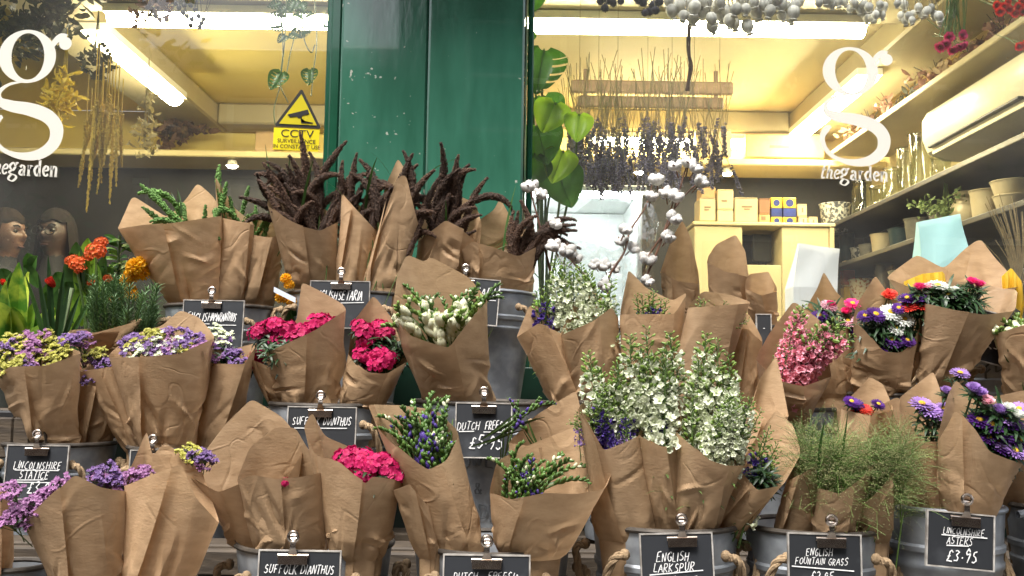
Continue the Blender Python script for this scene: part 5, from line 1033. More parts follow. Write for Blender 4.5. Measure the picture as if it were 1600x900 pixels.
# --- pink larkspur
for (x, y, a, z) in ((1258, 466, .25, .8), (1246, 488, .25, .75), (1252, 478, .2, .7), (1232, 512, .1, .6), (1300, 486, .5, 1.0), (1292, 492, .45, 1.0), (1318, 492, .62, 1.0), (1330, 506, .75, .95), (1308, 500, .55, 1.0), (1283, 506, .5, .9), (1298, 515, .55, .85), (1318, 512, .65, .9), (1285, 535, .6, .6), (1268, 548, .6, .5), (1300, 540, .7, .6), (1245, 552, .4, .5), (1275, 562, .5, .45), (1235, 530, .2, .5), (1290, 560, .7, .4), (1334, 498, .85, .9), (1338, 520, .9, .7), (1226, 556, .1, .45), (1262, 530, .45, .7)): put(W['K1'], 'lk_pink', x, y, z * 1.18, front=rnd.uniform(.1, .7), ang=a)
for (x, y) in ((1212, 520), (1218, 535), (1208, 545)): put(W['K1'], 'lk_bud', x, y, .8, front=.2, ang=-.3)
for (k, x, y) in (('ac_pink', 1322, 490), ('as_pink', 1332, 475), ('as_pale', 1325, 502), ('as_purple', 1280, 494), ('ac_pink', 1297, 480), ('tuft', 1300, 485), ('tuft', 1315, 495), ('as_purple', 1335, 515), ('tuft', 1285, 480), ('as_pale', 1295, 478)): put(W['K2'], k, x, y, .95, front=.4)
# --- asters
for (k, x, y, s) in (('as_white', 1392, 489, 1.15), (('as_white'), 1400, 513, 1.1), ('as_white', 1412, 500, 1.0), ('as_purple', 1394, 531, 1.1), ('as_purple', 1368, 492, 1.0), ('as_purple', 1352, 494, .9), ('as_purple', 1418, 532, .9), ('as_purple', 1404, 482, .7), ('as_purple', 1384, 546, .6)): put(W['AS1'], k, x, y, s, face=.75, front=.75)
scat(W['AS1'], ['tuft'], 1385, 518, 34, 26, 22, .9, front=.35); 
for (k, x, y, s) in (('ac_pink', 1436, 453, 1.0), ('ac_pale', 1450, 452, .9), ('as_white', 1465, 447, 1.0), ('ac_white', 1490, 458, 1.0), ('as_white', 1482, 462, .9), ('ac_pink', 1528, 449, 1.1), ('ac_pink', 1518, 444, 1.0), ('ac_pale', 1510, 470, 1.1), ('as_purple', 1418, 467, 1.0), ('as_purple', 1432, 466, 1.0), ('as_red', 1420, 480, 1.0), ('as_red', 1438, 479, .9)): put(W['AS2'], k, x, y, s, face=.4, front=-.1)
scat(W['AS2'], ['tuft'], 1480, 464, 50, 12, 22, 1.0, front=.0)
for (k, x, y, s) in (('as_red', 1392, 458, .8), ('as_red', 1388, 462, .7)): put(W['AS1'], k, x, y, s, front=-1)
for (k, x, y, s) in (('as_purple', 1336, 632, .8), ('as_purple', 1330, 628, .7), ('as_red', 1352, 640, .7), ('as_purple', 1372, 632, .6), ('as_red', 1340, 645, .6)): put(W['G4'], k, x, y, s, front=.9)
for (k, x, y, s) in (('as_lav', 1440, 632, 1.0), ('as_lav', 1452, 642, 1.05), ('as_lav', 1475, 640, .9), ('as_lav', 1462, 650, .9), ('tuft', 1450, 655, .9), ('tuft', 1462, 662, .9), ('as_lav', 1500, 584, .8), ('tuft', 1500, 592, .7), ('ac_lav', 1478, 615, .9)): put(W['LA1'], k, x, y, s, face=.35, front=.7)
for (k, x, y, s) in (('ac_lav', 1520, 612, 1.0), ('ac_lav', 1530, 618, .9), ('ac_pale', 1540, 632, 1.0), ('ac_lav', 1560, 645, 1.0), ('as_purple', 1530, 658, 1.0), ('as_purple', 1550, 665, 1.05), ('as_purple', 1580, 662, 1.1), ('as_purple', 1568, 680, 1.0), ('as_purple', 1590, 690, 1.05), ('as_lav', 1572, 655, .9), ('ac_white', 1588, 652, .9), ('as_purple', 1565, 700, .9), ('as_lav', 1556, 690, .9), ('ac_white', 1575, 640, .8), ('as_lav', 1585, 705, .9), ('as_purple', 1545, 685, .8)): put(W['LA2'], k, x, y, s, face=.45, front=.35)
scat(W['LA2'], ['tuft'], 1556, 668, 36, 34, 22, .9, front=.05)
for (k, x, y, s) in (('as_purple', 1598, 672, 1.1), ('as_lav', 1592, 640, .9)): put(W['LA3'], k, x, y, s, front=.9)
for (k, x, y, s) in (('as_white', 1570, 500, .8), ('as_white', 1585, 508, .8)): pass
for (x, y) in ((1566, 504), (1576, 494), (1590, 500), (1572, 512), (1600, 505)): put(W['R1'], 'fr_white', x, y, 1.2, front=-.2)
# --- fountain grass
scat(W['G1'], ['plume'], 1272, 655, 26, 26, 8, .8, front=.3); scat(W['G2'], ['plume'], 1322, 672, 40, 38, 14, .82, front=.6)
scat(W['G3'], ['plume'], 1392, 668, 40, 34, 12, .82, front=.7); scat(W['G3'], ['plume'], 1425, 680, 26, 34, 6, .8, front=.9, ang=.45)
for (x, y, a) in ((1258, 650, -.2), (1290, 640, .1), (1340, 640, .25), (1285, 650, -.4), (1322, 655, -.1)): put(W['G2'], 'blade', x, y, .8, front=.6, ang=a)
# --- setaria
for (w, n, cx, cy, rx_, ry_) in (('S1', 17, 482, 260, 58, 36), ('S2', 9, 560, 275, 36, 34), ('S3', 12, 610, 270, 40, 36), ('S4', 13, 700, 278, 42, 34)): scat(W[w], ['set'], cx, cy, rx_, ry_, n, 1.0, front=.0)
scat(W['S1'], ['set'], 480, 300, 45, 25, 12, .95, front=.2); scat(W['S4'], ['set'], 690, 320, 38, 30, 10, .9, front=.4); scat(W['S3'], ['set'], 640, 300, 40, 40, 8, .95, front=-.3)
for (x, y, a, w) in ((805, 262, .9, 'S4'), (712, 240, .35, 'S4'), (680, 238, -.3, 'S4'), (440, 226, -.5, 'S1'), (528, 224, .5, 'S1'), (480, 222, .0, 'S1'), (450, 222, -.35, 'S1'), (590, 238, -.5, 'S2'), (655, 235, .1, 'S3'), (375, 285, -1.0, 'A3'), (395, 290, -.8, 'A3'), (410, 288, -.5, 'A3')): put(W[w], 'set', x, y, 1.0, front=.2, ang=a)
for (x, y, a) in ((870, 300, .4), (890, 345, 1.2), (895, 350, 1.0), (885, 330, .9), (855, 310, .3), (875, 330, .7), (790, 320, -.2), (780, 335, -.3), (850, 330, .2), (860, 345, .6), (840, 320, .1), (800, 345, -.1), (820, 350, .2), (835, 340, .3), (845, 355, .5), (780, 350, -.4)): put(W['S5'], 'set', x, y, .95, front=.3, ang=a)
for (w, x, y, a) in (('S1', 402, 235, -.35), ('S1', 432, 240, -.2), ('S1', 478, 250, .1), ('S1', 510, 265, .2), ('S2', 553, 235, -.05), ('S2', 560, 232, .05), ('S3', 570, 235, .0), ('S4', 640, 225, .1), ('S4', 662, 215, .3), ('S4', 745, 318, .4), ('S5', 792, 292, .05), ('S5', 750, 340, -.8), ('S5', 862, 358, 1.2), ('S5', 842, 285, .1), ('S1', 420, 300, -.6), ('S4', 712, 300, .2)): put(W[w], 'blade', x, y, .95, front=rnd.uniform(-.3, .5), ang=a)
# --- amaranthus
for (w, x, y, a, s) in (('A1', 268, 260, -.18, 1.05), ('A1', 215, 300, -.9, 1.0), ('A1', 230, 298, -.8, 1.0), ('A1', 250, 310, -.6, 1.0), ('A1', 275, 308, -.2, .9), ('A1', 240, 318, -.5, .9), ('A1', 312, 308, .05, 1.0), ('A1', 295, 290, .1, .9), ('A1', 190, 328, -.6, .9), ('A1', 322, 330, .1, .9),
                        ('A2', 325, 262, -.35, 1.0), ('A2', 345, 280, .1, 1.05), ('A2', 352, 300, .2, .9), ('A2', 340, 300, -.1, .9), ('A3', 370, 305, .0, .9), ('A3', 388, 302, .3, .9), ('A3', 400, 318, .5, .9), ('A3', 380, 320, .1, .9), ('A3', 412, 328, .4, .9), ('A3', 360, 318, -.2, .9), ('A3', 418, 340, .6, .9), ('A3', 425, 330, .3, .9)): put(W[w], 'amar', x, y, s, front=rnd.uniform(-.3, .4), ang=a)
for (w, x, y, a) in (('A1', 285, 285, .1), ('A1', 300, 292, .3), ('A1', 262, 300, -.4), ('A3', 405, 335, .2)): put(W[w], 'blade', x, y, .6, front=-.2, ang=a)
# ---------------------------------------------------------------- cotton in cellophane, yellow tissue, loose extras among the bouquets
M_cello = glassmat('cellophane', (.97, .98, .98), rough=.12, ior=1.5, extra=.16, bump=.9, bscale=26)
wc = wrap('bouquet of white cotton stems in a clear cellophane sleeve', 't', (920, 985, 508), [(868, 402), (900, 372), (960, 392), (1028, 350)], [(868, 398), (884, 345), (940, 300), (985, 312), (1018, 318), (1028, 345)], dy=-.02, crump=2.6, mat=M_cello, name='cotton_bouquet', colname='cellophane_sleeve', group=None)
M_branch = pmat('cotton_branch', (.16, .07, .04), (.09, .045, .03), scale=40, rough=.8)
stems = [[(960, 500), (950, 440), (975, 395), (985, 360), (1010, 320), (1022, 275)], [(985, 500), (1005, 445), (1030, 385), (1048, 335), (1075, 300), (1095, 284)], [(940, 500), (920, 440), (880, 395), (855, 370)], [(1000, 500), (1010, 410), (1045, 350), (1072, 262)], [(870, 470), (845, 360), (829, 300)]]
for st in stems:
    pts = np.array([P(x, y, YTP - .02 - .03 * math.sin(i)) for i, (x, y) in enumerate(st)]) ; b = MB(); b.add(*tube(spline(pts - wc.c, 24), np.linspace(.0034, .0016, 24), 7)); part('branch', b.mesh('branch', M_branch), wc.t, wc.c)
for (x, y, s, dx, dz) in ((1026, 280, 1.0, -.2, .9), (1055, 258, 1.05, -.3, .8), (1076, 254, 1.1, .1, .9), (1088, 262, 1.0, .4, .7), (1096, 284, 1.1, .5, .6), (1018, 305, 1.0, .1, .7), (1055, 306, 1.1, .2, .8), (1046, 368, 1.0, .3, .6), (1053, 340, 1.0, .4, .6), (1044, 370, .95, .2, .4), (978, 358, 1.05, .3, .8), (972, 376, 1.0, -.2, .6), (990, 386, 1.0, .5, .5), (1012, 405, 1.1, .2, .7), (944, 414, 1.05, -.2, .5), (962, 418, .9, .4, .3), (945, 446, 1.1, .2, .5), (1012, 438, 1.0, .3, .6), (829, 291, 1.15, -.2, .8), (845, 302, .9, .3, .6), (865, 383, 1.05, -.3, .6), (885, 392, 1.1, .1, .6), (900, 402, .9, .4, .5), (868, 348, .9, .2, .6), (928, 412, .9, -.3, .4), (1040, 300, .9, -.2, .7)):
    me = rnd.choice(LIB['cotton']); d = nrm((dx, -.55, dz)); part('cotton_boll', me, wc.t, P(x, y, YTP - .05 + rnd.uniform(-.03, .03)) - d * .012, align(d, rnd.uniform(0, 6)), s * rnd.uniform(.64, .82))
M_tis = pmat('yellow_tissue', (.86, .66, .10), (.80, .58, .06), scale=20, rough=.7, transl=.4, bump=.4)
for (w, pts) in (('U4', [(1412, 440), (1440, 428), (1475, 424), (1478, 440)]), ('U4', [(1565, 432), (1580, 418), (1597, 440), (1598, 452)])):
    a = polyline(pts, 14); Vt = np.array([P(x, y, W[w].Yc - .02 + .012 * math.sin(i * 1.7)) for i, (x, y) in enumerate(a)]); Vb = Vt + np.array([(rnd.uniform(-.004, .004), .015, -.07) for _ in a]); b = MB(); b.add(np.stack((Vt, (Vt + Vb) / 2 + (0, -.008, 0), Vb), 1).reshape(-1, 3) - W[w].c, grid_faces(14, 3)); part('tissue', b.mesh('tissue', M_tis), W[w].t, W[w].c)

# ---------------------------------------------------------------- plants on the top tier, left
M_leafv = pmat('leaf_variegated', (.46, .56, .07), (.07, .20, .025), scale=22, rough=.38, transl=.35, rand=.1, contrast=(.40, .60))
M_soil = pmat('soil', (.03, .022, .016), (.05, .036, .025), scale=60, rough=1)
def pot(t, c, r, h, m):
    q = MB(); q.add(*lathe([(.003, 0), (r * .72, 0), (r * .96, h * .82), (r * 1.06, h * .83), (r * 1.06, h), (r * .93, h), (r * .9, h * .86), (.003, h * .86)], 28)); part('pot', q.mesh('pot', m), t, c)
    q = MB(); V, F = lathe([(r * .9, h * .88), (r * .4, h * .90), (.003, h * .90)], 14); q.add(V + rng.normal(0, .001, V.shape), F); part('soil', q.mesh('soil', M_soil), t, c)
    return np.asarray(c) + (0, 0, h * .9)
def leaf_to(t, root, tip, wd, m, name='leaf', bow=.25, fold=.25):
    root = np.asarray(root); tip = np.asarray(tip); L = np.linalg.norm(tip - root); n = 10; mid = (root + tip) / 2 + np.array((0, 0, bow * L)); s = np.linspace(0, 1, n)[:, None]; ax = (1 - s) ** 2 * root + 2 * s * (1 - s) * mid + s ** 2 * tip
    T = np.gradient(ax, axis=0); T /= np.linalg.norm(T, axis=1)[:, None]; view = np.array((rnd.uniform(-.4, .4), -1, .5)); S = np.cross(T, view); S /= np.linalg.norm(S, axis=1)[:, None]; N_ = np.cross(S, T); w = wd / 2 * np.maximum(.06, np.sin(math.pi * np.clip(s * .97 + .02, 0, 1)) ** .75)
    cols = (-1, -.5, 0, .5, 1); V = np.stack([ax + S * w * c + N_ * (fold * w * abs(c) - .04 * wd * math.cos(c * 9)) for c in cols], 0).reshape(-1, 3); b = MB(); b.add(V - root, grid_faces(5, n)); part(name, b.mesh(name, m), t, root)
zt = zshelf['t']
def plant(name, label, x, Y, potr, poth, potm, cat='potted plant'):
    c = np.array((P(x, 560, Y)[0], Y, zt)); t = thing(name, label, cat, c, 'potted plants at the left of the top tier'); return t, pot(t, c, potr, poth, potm)
M_pot = pmat('plastic_pot', (.03, .035, .03), None, rough=.5)
t, r0 = plant('variegated_plant', 'leafy plant with broad lime and yellow variegated leaves, far left', 25, -.42, .055, .085, M_pot)
for (x, y, wd, bw) in ((30, 410, .05, .05), (45, 425, .052, .0), (-8, 470, .06, .2), (100, 480, .045, .3), (75, 500, .05, .35), (-25, 520, .05, .4), (10, 440, .05, .1), (55, 470, .04, .1), (-30, 440, .05, .2), (20, 480, .05, .2), (85, 520, .04, .4)): leaf_to(t, r0 + rng.normal(0, .008, 3) * (1, 1, 0), P(x, y, -.42 + rnd.uniform(-.08, .03)), wd, M_leafv if wd > .044 else M_leafl, bow=bw)
for (x, y) in ((42, 405), (20, 425), (60, 420), (5, 455), (70, 445), (50, 400), (33, 440), (78, 460), (-5, 430)): leaf_to(t, P(x, y + 30, -.34), P(x + rnd.uniform(-25, 25), y - 5, -.36), .03, M_leaf, bow=.2)
t, r0 = plant('strappy_plant', 'dark plant with long narrow strap leaves and one red bloom', 85, -.46, .05, .08, M_pot)
for (x, y, wd) in ((60, 428, .014), (110, 445, .014), (75, 400, .014), (125, 460, .013), (150, 455, .012), (40, 430, .012), (30, 510, .012), (100, 420, .014)): leaf_to(t, r0, P(x, y, -.46 + rnd.uniform(-.06, .04)), wd, M_leafd if wd != .012 else M_leaf, bow=.1)
for (x, y) in ((96, 452), (112, 450)):
    b = MB(); b.add(*tube(spline([(0, 0, 0), (P(x, y, -.45) - r0) * .5, P(x, y, -.45) - r0], 8), .0055, 7)); part('stem', b.mesh('stem', pmat('pale_stem', (.30, .38, .22), (.22, .30, .14), rough=.5) if 'pale_stem' not in MATS else MATS['pale_stem']), t, r0)
b = MB()
for i in range(3): b.inst(rosette(petal(.03, .02, 4, 3, cup=.6, curl=.3, base=.4, k=.8), 5, .9 + i * .2, i * .5), align((-.3, -.4, .6)), (0, 0, 0), .75)
rose = b.mesh('red_bloom', [M_stem, PM['red']], True, False); part('bloom', rose, t, P(85, 449, -.48), None, 1.0); part('bloom', rose, t, P(5, 446, -.45), rz(1), .6)
t, r0 = plant('lantana_plant', 'bushy plant with orange red flower clusters and lobed leaves', 135, -.40, .055, .085, M_terr)
clus = []
for s in range(2):
    b = MB()
    for i in range(26):
        f = math.sqrt((i + .5) / 26); a = i * 2.4; d = nrm((math.cos(a) * f, math.sin(a) * f, 1.1 - f)); b.inst(rosette(petal(.009, .008, 2, 2, base=.3, k=.7), 5, .2), align(d, a), d * (.028, .028, .013), rnd.uniform(.8, 1.15))
    clus.append(b.mesh('flower_cluster', [M_stem, PM['orange']], True, False))
for (x, y, s) in ((150, 392, .72), (141, 399, .6), (158, 379, .5), (120, 411, .6), (126, 420, .5), (112, 406, .5), (145, 440, .45), (170, 435, .4), (178, 468, .4)): part('flower_cluster', rnd.choice(clus), t, P(x, y, -.42 + rnd.uniform(-.03, .03)), align((rnd.uniform(-.3, .3), -.6, .7)), s)
for (x, y, wd) in ((120, 378, .05), (138, 372, .045), (112, 395, .05), (88, 425, .07), (105, 440, .08), (130, 395, .045), (165, 400, .04), (100, 465, .06), (150, 410, .05), (175, 415, .04), (125, 450, .05), (155, 450, .05)): leaf_to(t, r0 + (P(x, y, -.38) - r0) * .55, P(x, y, -.40), wd, rnd.choice([M_leaf, M_leafl, M_leaf]), bow=.15)
b = MB()
for (x, y) in ((150, 395), (120, 415), (140, 430)): b.add(*tube(spline([(0, 0, 0), (P(x, y, -.4) - r0) * .5 + (.01, 0, 0), P(x, y, -.4) - r0], 8), .004, 6))
part('stem', b.mesh('stem', M_stem), t, r0)
t, r0 = plant('yellow_flower_plant', 'dark twiggy plant with yellow flower heads beside the amaranthus wraps', 200, -.36, .05, .085, M_terr)
yc = []
for s in range(2):
    b = MB()
    for i in range(34):
        f = math.sqrt((i + .5) / 34); a = i * 2.4; d = nrm((math.cos(a) * f, math.sin(a) * f, 1.1 - f)); b.inst(rosette(petal(.014, .008, 2, 1, base=.4, k=.85), 4, .6), align(d, a), d * .020, 1)
    yc.append(b.mesh('flower_head', [M_stem, PM['gold']], True, False))
for (x, y, s) in ((212, 418, .7), (220, 428, .7), (205, 432, .6), (198, 440, .5), (204, 455, .5), (222, 412, .6), (208, 462, .45)): part('flower_head', rnd.choice(yc), t, P(x, y, -.42 + rnd.uniform(-.02, .02)), align((rnd.uniform(-.3, .3), -.7, .6)), s)
M_leafc = pmat('leaf_cream_edged', (.10, .20, .03), (.60, .62, .30), scale=45, rough=.4, transl=.3, contrast=(.5, .7))
for i in range(46):
    y = rnd.uniform(376, 470); x = 186 + rnd.uniform(-4, 4); sd = rnd.choice((-1, 1)); leaf_to(t, P(x, y, -.38), P(x + sd * rnd.uniform(12, 30), y + rnd.uniform(-14, 12), -.39 + rnd.uniform(-.04, .03)), .011, rnd.choice([M_leafc, M_leafc, M_leafd, M_leaf]), bow=.15)
b = MB(); b.add(*tube(spline([(0, 0, 0), P(186, 430, -.38) - r0, P(187, 368, -.38) - r0], 10), .004, 6)); part('stem', b.mesh('stem', M_stemd), t, r0)
t, r0 = plant('rosemary_pot', 'rosemary with fine upright needles in a terracotta pot', 178, -.50, .06, .075, M_terr)
rm = []
for s in range(3):
    b = MB(); b.add(*tube([(0, 0, 0), (.004, 0, .06), (0, 0, .13)], .0016, 4), 0); r1 = random.Random(s)
    for i in range(90):
        lf = leafstrip(.022, .0026, .2, 2, .2); b.inst([(lf[0], lf[1], 1, lf[3])], rz(i * 2.4) @ rx(r1.uniform(.4, 1.0)), (0, 0, .015 + i / 90 * .115))
    rm.append(b.mesh('rosemary_sprig', [M_stem, M_ros := (MATS.get('rosemary') or pmat('rosemary', (.09, .17, .055), (.05, .11, .04), scale=40, rough=.6, transl=.15, rand=.25))], True, False))
for i in range(44):
    x = rnd.uniform(140, 252); y = rnd.uniform(430, 492) + abs(x - 195) * .1; H = P(x, y, -.50 + rnd.uniform(-.06, .06)); d = nrm(nrm(H - r0) + np.array((0, 0, .9))); part('rosemary_sprig', rnd.choice(rm), t, H - d * .13, align(d, rnd.uniform(0, 6)), rnd.uniform(.85, 1.1))
t, r0 = plant('terracotta_pot_plant', 'small plant in a tilted terracotta pot in front of the strap leaves', 142, -.47, .048, .10, M_terr)
for i in range(9): leaf_to(t, r0, r0 + np.array((rnd.uniform(-.05, .05), rnd.uniform(-.03, .03), rnd.uniform(.03, .07))), .014, M_leaf)
wk = wrap('loose brown paper collar lying behind the statice', 't', (120, 200, 545), [(108, 520), (150, 520), (222, 500)], [(108, 516), (160, 512), (215, 498), (222, 498)], dy=-.16, crump=.8)
t = thing('sunflower_bunch', 'small bunch of golden flowers with a pale tag beside the red dianthus', 'flowers', P(448, 500, -.42)); 
for (x, y, s) in ((447, 436, .42), (452, 446, .4), (440, 466, .5), (456, 472, .42)): part('flower_head', rnd.choice(yc), t, P(x, y, -.44), align((rnd.uniform(-.3, .3), -.7, .6)), s)
for (x, y) in ((455, 485), (440, 488), (462, 478)): leaf_to(t, P(450, 510, -.42), P(x, y, -.44), .03, M_leaf)
b = MB(); a = P(428, 448, -.46); c2 = P(462, 465, -.46); u_ = c2 - a; b.add(np.array((a, a + u_, a + u_ + (0, 0, -.012), a + (0, 0, -.012))) - a, [(0, 1, 2, 3)]); part('tag', b.mesh('tag', pmat('pale_tag', (.55, .60, .68), None, rough=.5)), t, a)

# ---------------------------------------------------------------- hanging dried flowers just inside the glass
M_pop = pmat('poppy_head', (.62, .61, .56), (.36, .35, .33), scale=60, rough=.75, rand=.35, stretch=(1, 1, .3)); M_drs = pmat('dried_stem', (.24, .22, .16), (.15, .13, .09), scale=40, rough=.8, rand=.2)
def poppy(seed):
    b = MB(); r1 = random.Random(seed); V, F = lathe([(.001, .024), (.004, .023), (.011, .018), (.0155, .008), (.0152, -.004), (.011, -.013), (.006, -.018), (.005, -.020), (.009, -.0215), (.0105, -.024), (.007, -.025), (.001, -.0242)], 16); a = np.arctan2(V[:, 1], V[:, 0]); V[:, :2] *= (1 + .035 * np.cos(a * 8))[:, None]; b.add(V * (1.12, 1.12, .95), F, 0); b.add(*tube(spline([(0, 0, .026), (.004, 0, .09), (0, .004, .22)], 6), .0014, 5), 1); return b.mesh('poppy_head', [M_pop, M_drs])
POP = [poppy(s) for s in range(3)]
def thistle(seed):
    b = MB(); V, F = ellips(10, 8, .012, .012, .013); b.add(V, F, 0)
    for i in range(160): d = nrm(rng.normal(0, 1, 3)); s = nrm(np.cross(d, rng.normal(0, 1, 3))) * .0008; b.add(np.array((d * .011 - s, d * .011 + s, d * .018)), [(0, 1, 2)], 0)
    b.add(*tube([(0, 0, .01), (0, 0, .18)], .0013, 5), 1); return b.mesh('thistle_head', [pmat('thistle_dark', (.035, .03, .05), (.02, .018, .03), scale=50, rough=.9), M_drs])
THI = thistle(1)
def hang(name, label, pts, meshes, Y, pn, smin=.8, smax=1.1, cat='dried flowers'):
    xm = sum(p[0] for p in pts) / len(pts); t = thing(name, label, cat, P(xm, -60, Y), 'dried bunches hanging inside the glass')
    for (x, y) in pts: part(pn, rnd.choice(meshes), t, P(x, y, Y + rnd.uniform(-.04, .04)), rx(rnd.uniform(-.2, .2)) @ ry(rnd.uniform(-.28, .28)) @ rz(rnd.uniform(0, 6)), rnd.uniform(smin, smax))
    b = MB(); b.add(*tube([(0, 0, -.005), (0, 0, .35)], .0015, 5)); part('string', b.mesh('string', M_rope), t, P(xm, -60, Y))
hang('thistle_bunch', 'dark dried thistle heads hanging left of the poppy heads', [(945, 12), (958, 4), (950, 0), (970, 2), (1005, 4), (1015, 18), (1020, 8), (1030, 3), (998, 0), (1008, 20), (1024, 16), (938, 2)], [THI], .12, 'thistle_head', .8, 1.0)
hang('poppy_bunch', 'large bunch of grey dried poppy heads hanging at the top of the right window', [(1045, 2), (1050, 18), (1062, 10), (1068, 25), (1072, 5), (1083, 28), (1085, 12), (1095, 6), (1098, 20), (1104, 2), (1112, 30), (1118, 12), (1125, 5), (1128, 25), (1113, 42), (1140, 33), (1148, 38), (1150, 15), (1135, 18), (1165, 15), (1168, 42), (1160, 2), (1178, 4), (1182, 20), (1195, 8)], POP, .12, 'poppy_head')
hang('poppy_bunch', 'smaller bunch of grey poppy heads beside the large one', [(1203, 18), (1205, 4), (1220, 8), (1222, 25), (1235, 28), (1228, 12), (1242, 10), (1248, 4), (1215, 0), (1240, 20)], POP, .12, 'poppy_head')
hang('poppy_bunch', 'short bunch of small poppy heads above the right end of the strip light', [(1280, 5), (1300, 8), (1295, 2), (1310, 3), (1328, 14), (1320, 4), (1335, 6), (1290, 0)], POP, .12, 'poppy_head', .62, .8)
hang('poppy_bunch', 'clustered small seed heads hanging above the logo', [(1345, 15), (1352, 22), (1358, 12), (1368, 24), (1375, 8), (1355, 30), (1372, 18), (1364, 28), (1382, 10), (1350, 8), (1378, 24)], POP, .12, 'poppy_head', .6, .8)
hang('poppy_bunch', 'trailing small seed heads left of the pink strawflowers', [(1402, 6), (1412, 8), (1408, 25), (1420, 26), (1427, 22), (1415, 33), (1435, 12), (1448, 18), (1455, 12), (1460, 24), (1467, 26), (1470, 34), (1440, 22), (1488, 20), (1425, 32)], POP, .12, 'poppy_head', .55, .75)
def strawfl(colr, seed):
    b = MB()
    for lay in range(4): b.inst(rosette(petal(.017 - .002 * lay, .008, 2, 2, cup=.4, curl=.25, base=.5, k=.85), 13, .15 + lay * .3, lay * .2))
    V, F = ellips(10, 6, .006, .006, .004); b.add(V + (0, 0, .003), F, 2); b.add(*tube([(0, 0, 0), (.005, 0, -.05), (.0, .012, -.14)], .0013, 5), 0); return b.mesh('strawflower', [M_stem, PM[colr], M_disc], True, False)
STW = [strawfl('straw', s) for s in range(2)]; t = thing('strawflower_bunch', 'pink strawflowers hanging upside down on green stems, upper right', 'dried flowers', P(1488, -40, .12), 'dried bunches hanging inside the glass')
for (x, y, d) in ((1482, 58, (-.1, -.9, -.3)), (1502, 55, (.2, -.9, -.2)), (1470, 72, (-.6, -.5, -.6)), (1488, 76, (0, -.5, -.8)), (1503, 70, (.5, -.5, -.6)), (1478, 68, (-.3, -.6, -.5)), (1496, 72, (.2, -.5, -.7))): part('strawflower', rnd.choice(STW), t, P(x, y, .12), align(d, 0), 1.0)
b = MB()
for i in range(26): a = P(1488 + rnd.uniform(-22, 22), 52 + rnd.uniform(0, 8), .12); e = P(1490 + rnd.uniform(-18, 20), -60, .12 + rnd.uniform(-.02, .02)); b.add(*tube(np.array((a, (a + e) / 2 + rng.normal(0, .004, 3), e)) - P(1488, -40, .12), .0013, 4))
part('stems', b.mesh('stems', M_stem), t, P(1488, -40, .12))
RED = [strawfl('red', s) for s in range(2)]
for lbl, pts in (('dark red dried roses hanging in the top right corner', [(1562, 18), (1575, 14), (1590, 10), (1572, 4), (1585, 20), (1598, 18), (1568, 10), (1556, 8), (1596, 4)]), ('small red dried flower at the right edge of the glass', [(1592, 72), (1600, 68), (1606, 76)])):
    t = thing('red_dried_bunch', lbl, 'dried flowers', P(1585, -30, .12), 'dried bunches hanging inside the glass')
    for (x, y) in pts: part('dried_bloom', rnd.choice(RED), t, P(x, y, .12 + rnd.uniform(-.02, .02)), align((rnd.uniform(-.4, .4), -.8, -.4)), .85)
# brown bunch, dark berries and dark foliage behind the left glass
def leafball(name, label, cx, cy, rx_, ry_, n, m, Y, L=.03, w=.014, cat='dried flowers', grp='dried bunches hanging inside the glass', dz=.05, pn='foliage'):
    c = P(cx, cy, Y); t = thing(name, label, cat, P(cx, cy - ry_ * 1.5, Y), grp); b = MB(); k = np.linalg.norm(P(cx + 1, cy, Y) - c); cl = rng.normal(0, .55, (9, 3))
    for i in range(n):
        o = cl[i % 9] + rng.normal(0, .32, 3); lf = leafstrip(L * rnd.uniform(.6, 1.2), w, rnd.uniform(0, .9), 3); b.inst([(lf[0], lf[1], 0, lf[3])], align(rng.normal(0, 1, 3), rnd.uniform(0, 6)), o * (rx_ * k, dz, ry_ * k))
    for i in range(7): b.add(*tube([(rnd.uniform(-.3, .3) * rx_ * k, 0, 0), (0, 0, ry_ * k * 1.5 + .1)], .0013, 4))
    part(pn, b.mesh(pn, m, True, False), t, c); return t
M_dbrown = pmat('dried_brown', (.17, .09, .045), (.10, .05, .028), scale=40, rough=.8, transl=.2); M_ddark = pmat('dried_dark', (.022, .02, .022), (.04, .035, .03), scale=40, rough=.7); M_dolive = pmat('dried_olive', (.07, .065, .035), (.035, .034, .022), scale=40, rough=.8, transl=.15)
leafball('dried_leaf_bunch', 'rusty brown dried leaves hanging at the top of the left window', 238, 8, 22, 22, 110, M_dbrown, .12)
t = thing('berry_bunch', 'dark dried berries hanging at the top of the left window', 'dried flowers', P(300, -30, .12), 'dried bunches hanging inside the glass'); bm_ = MB(); V, F = ellips(10, 8, .0075, .0075, .0075); bm_.add(V, F); bm_.add(*tube([(0, 0, .006), (.004, 0, .05), (0, 0, .12)], .001, 4)); berry = bm_.mesh('berry', M_ddark)
for (x, y) in ((280, 12), (286, 20), (292, 25), (298, 8), (305, 15), (298, 40), (312, 42), (318, 30), (310, 25), (300, 30), (275, 5), (288, 8), (315, 36)): part('berry', berry, t, P(x, y, .12), ry(rnd.uniform(-.3, .3)))
leafball('dark_foliage_bunch', 'big dark olive dried bunch behind the left logo', 62, 40, 62, 52, 420, M_dolive, .55, .05, .02)
leafball('yellow_foliage_bunch', 'bright yellow dried bunch hanging behind the left logo', 100, 152, 22, 40, 150, pmat('dried_yellow', (.62, .46, .04), (.45, .32, .03), scale=30, rough=.7, transl=.35), .35, .04, .012)
leafball('brown_basket_bunch', 'dark brown dried bunch standing on the back ledge', 282, 200, 34, 12, 160, M_dbrown, 2.72, .06, .03, dz=.1)
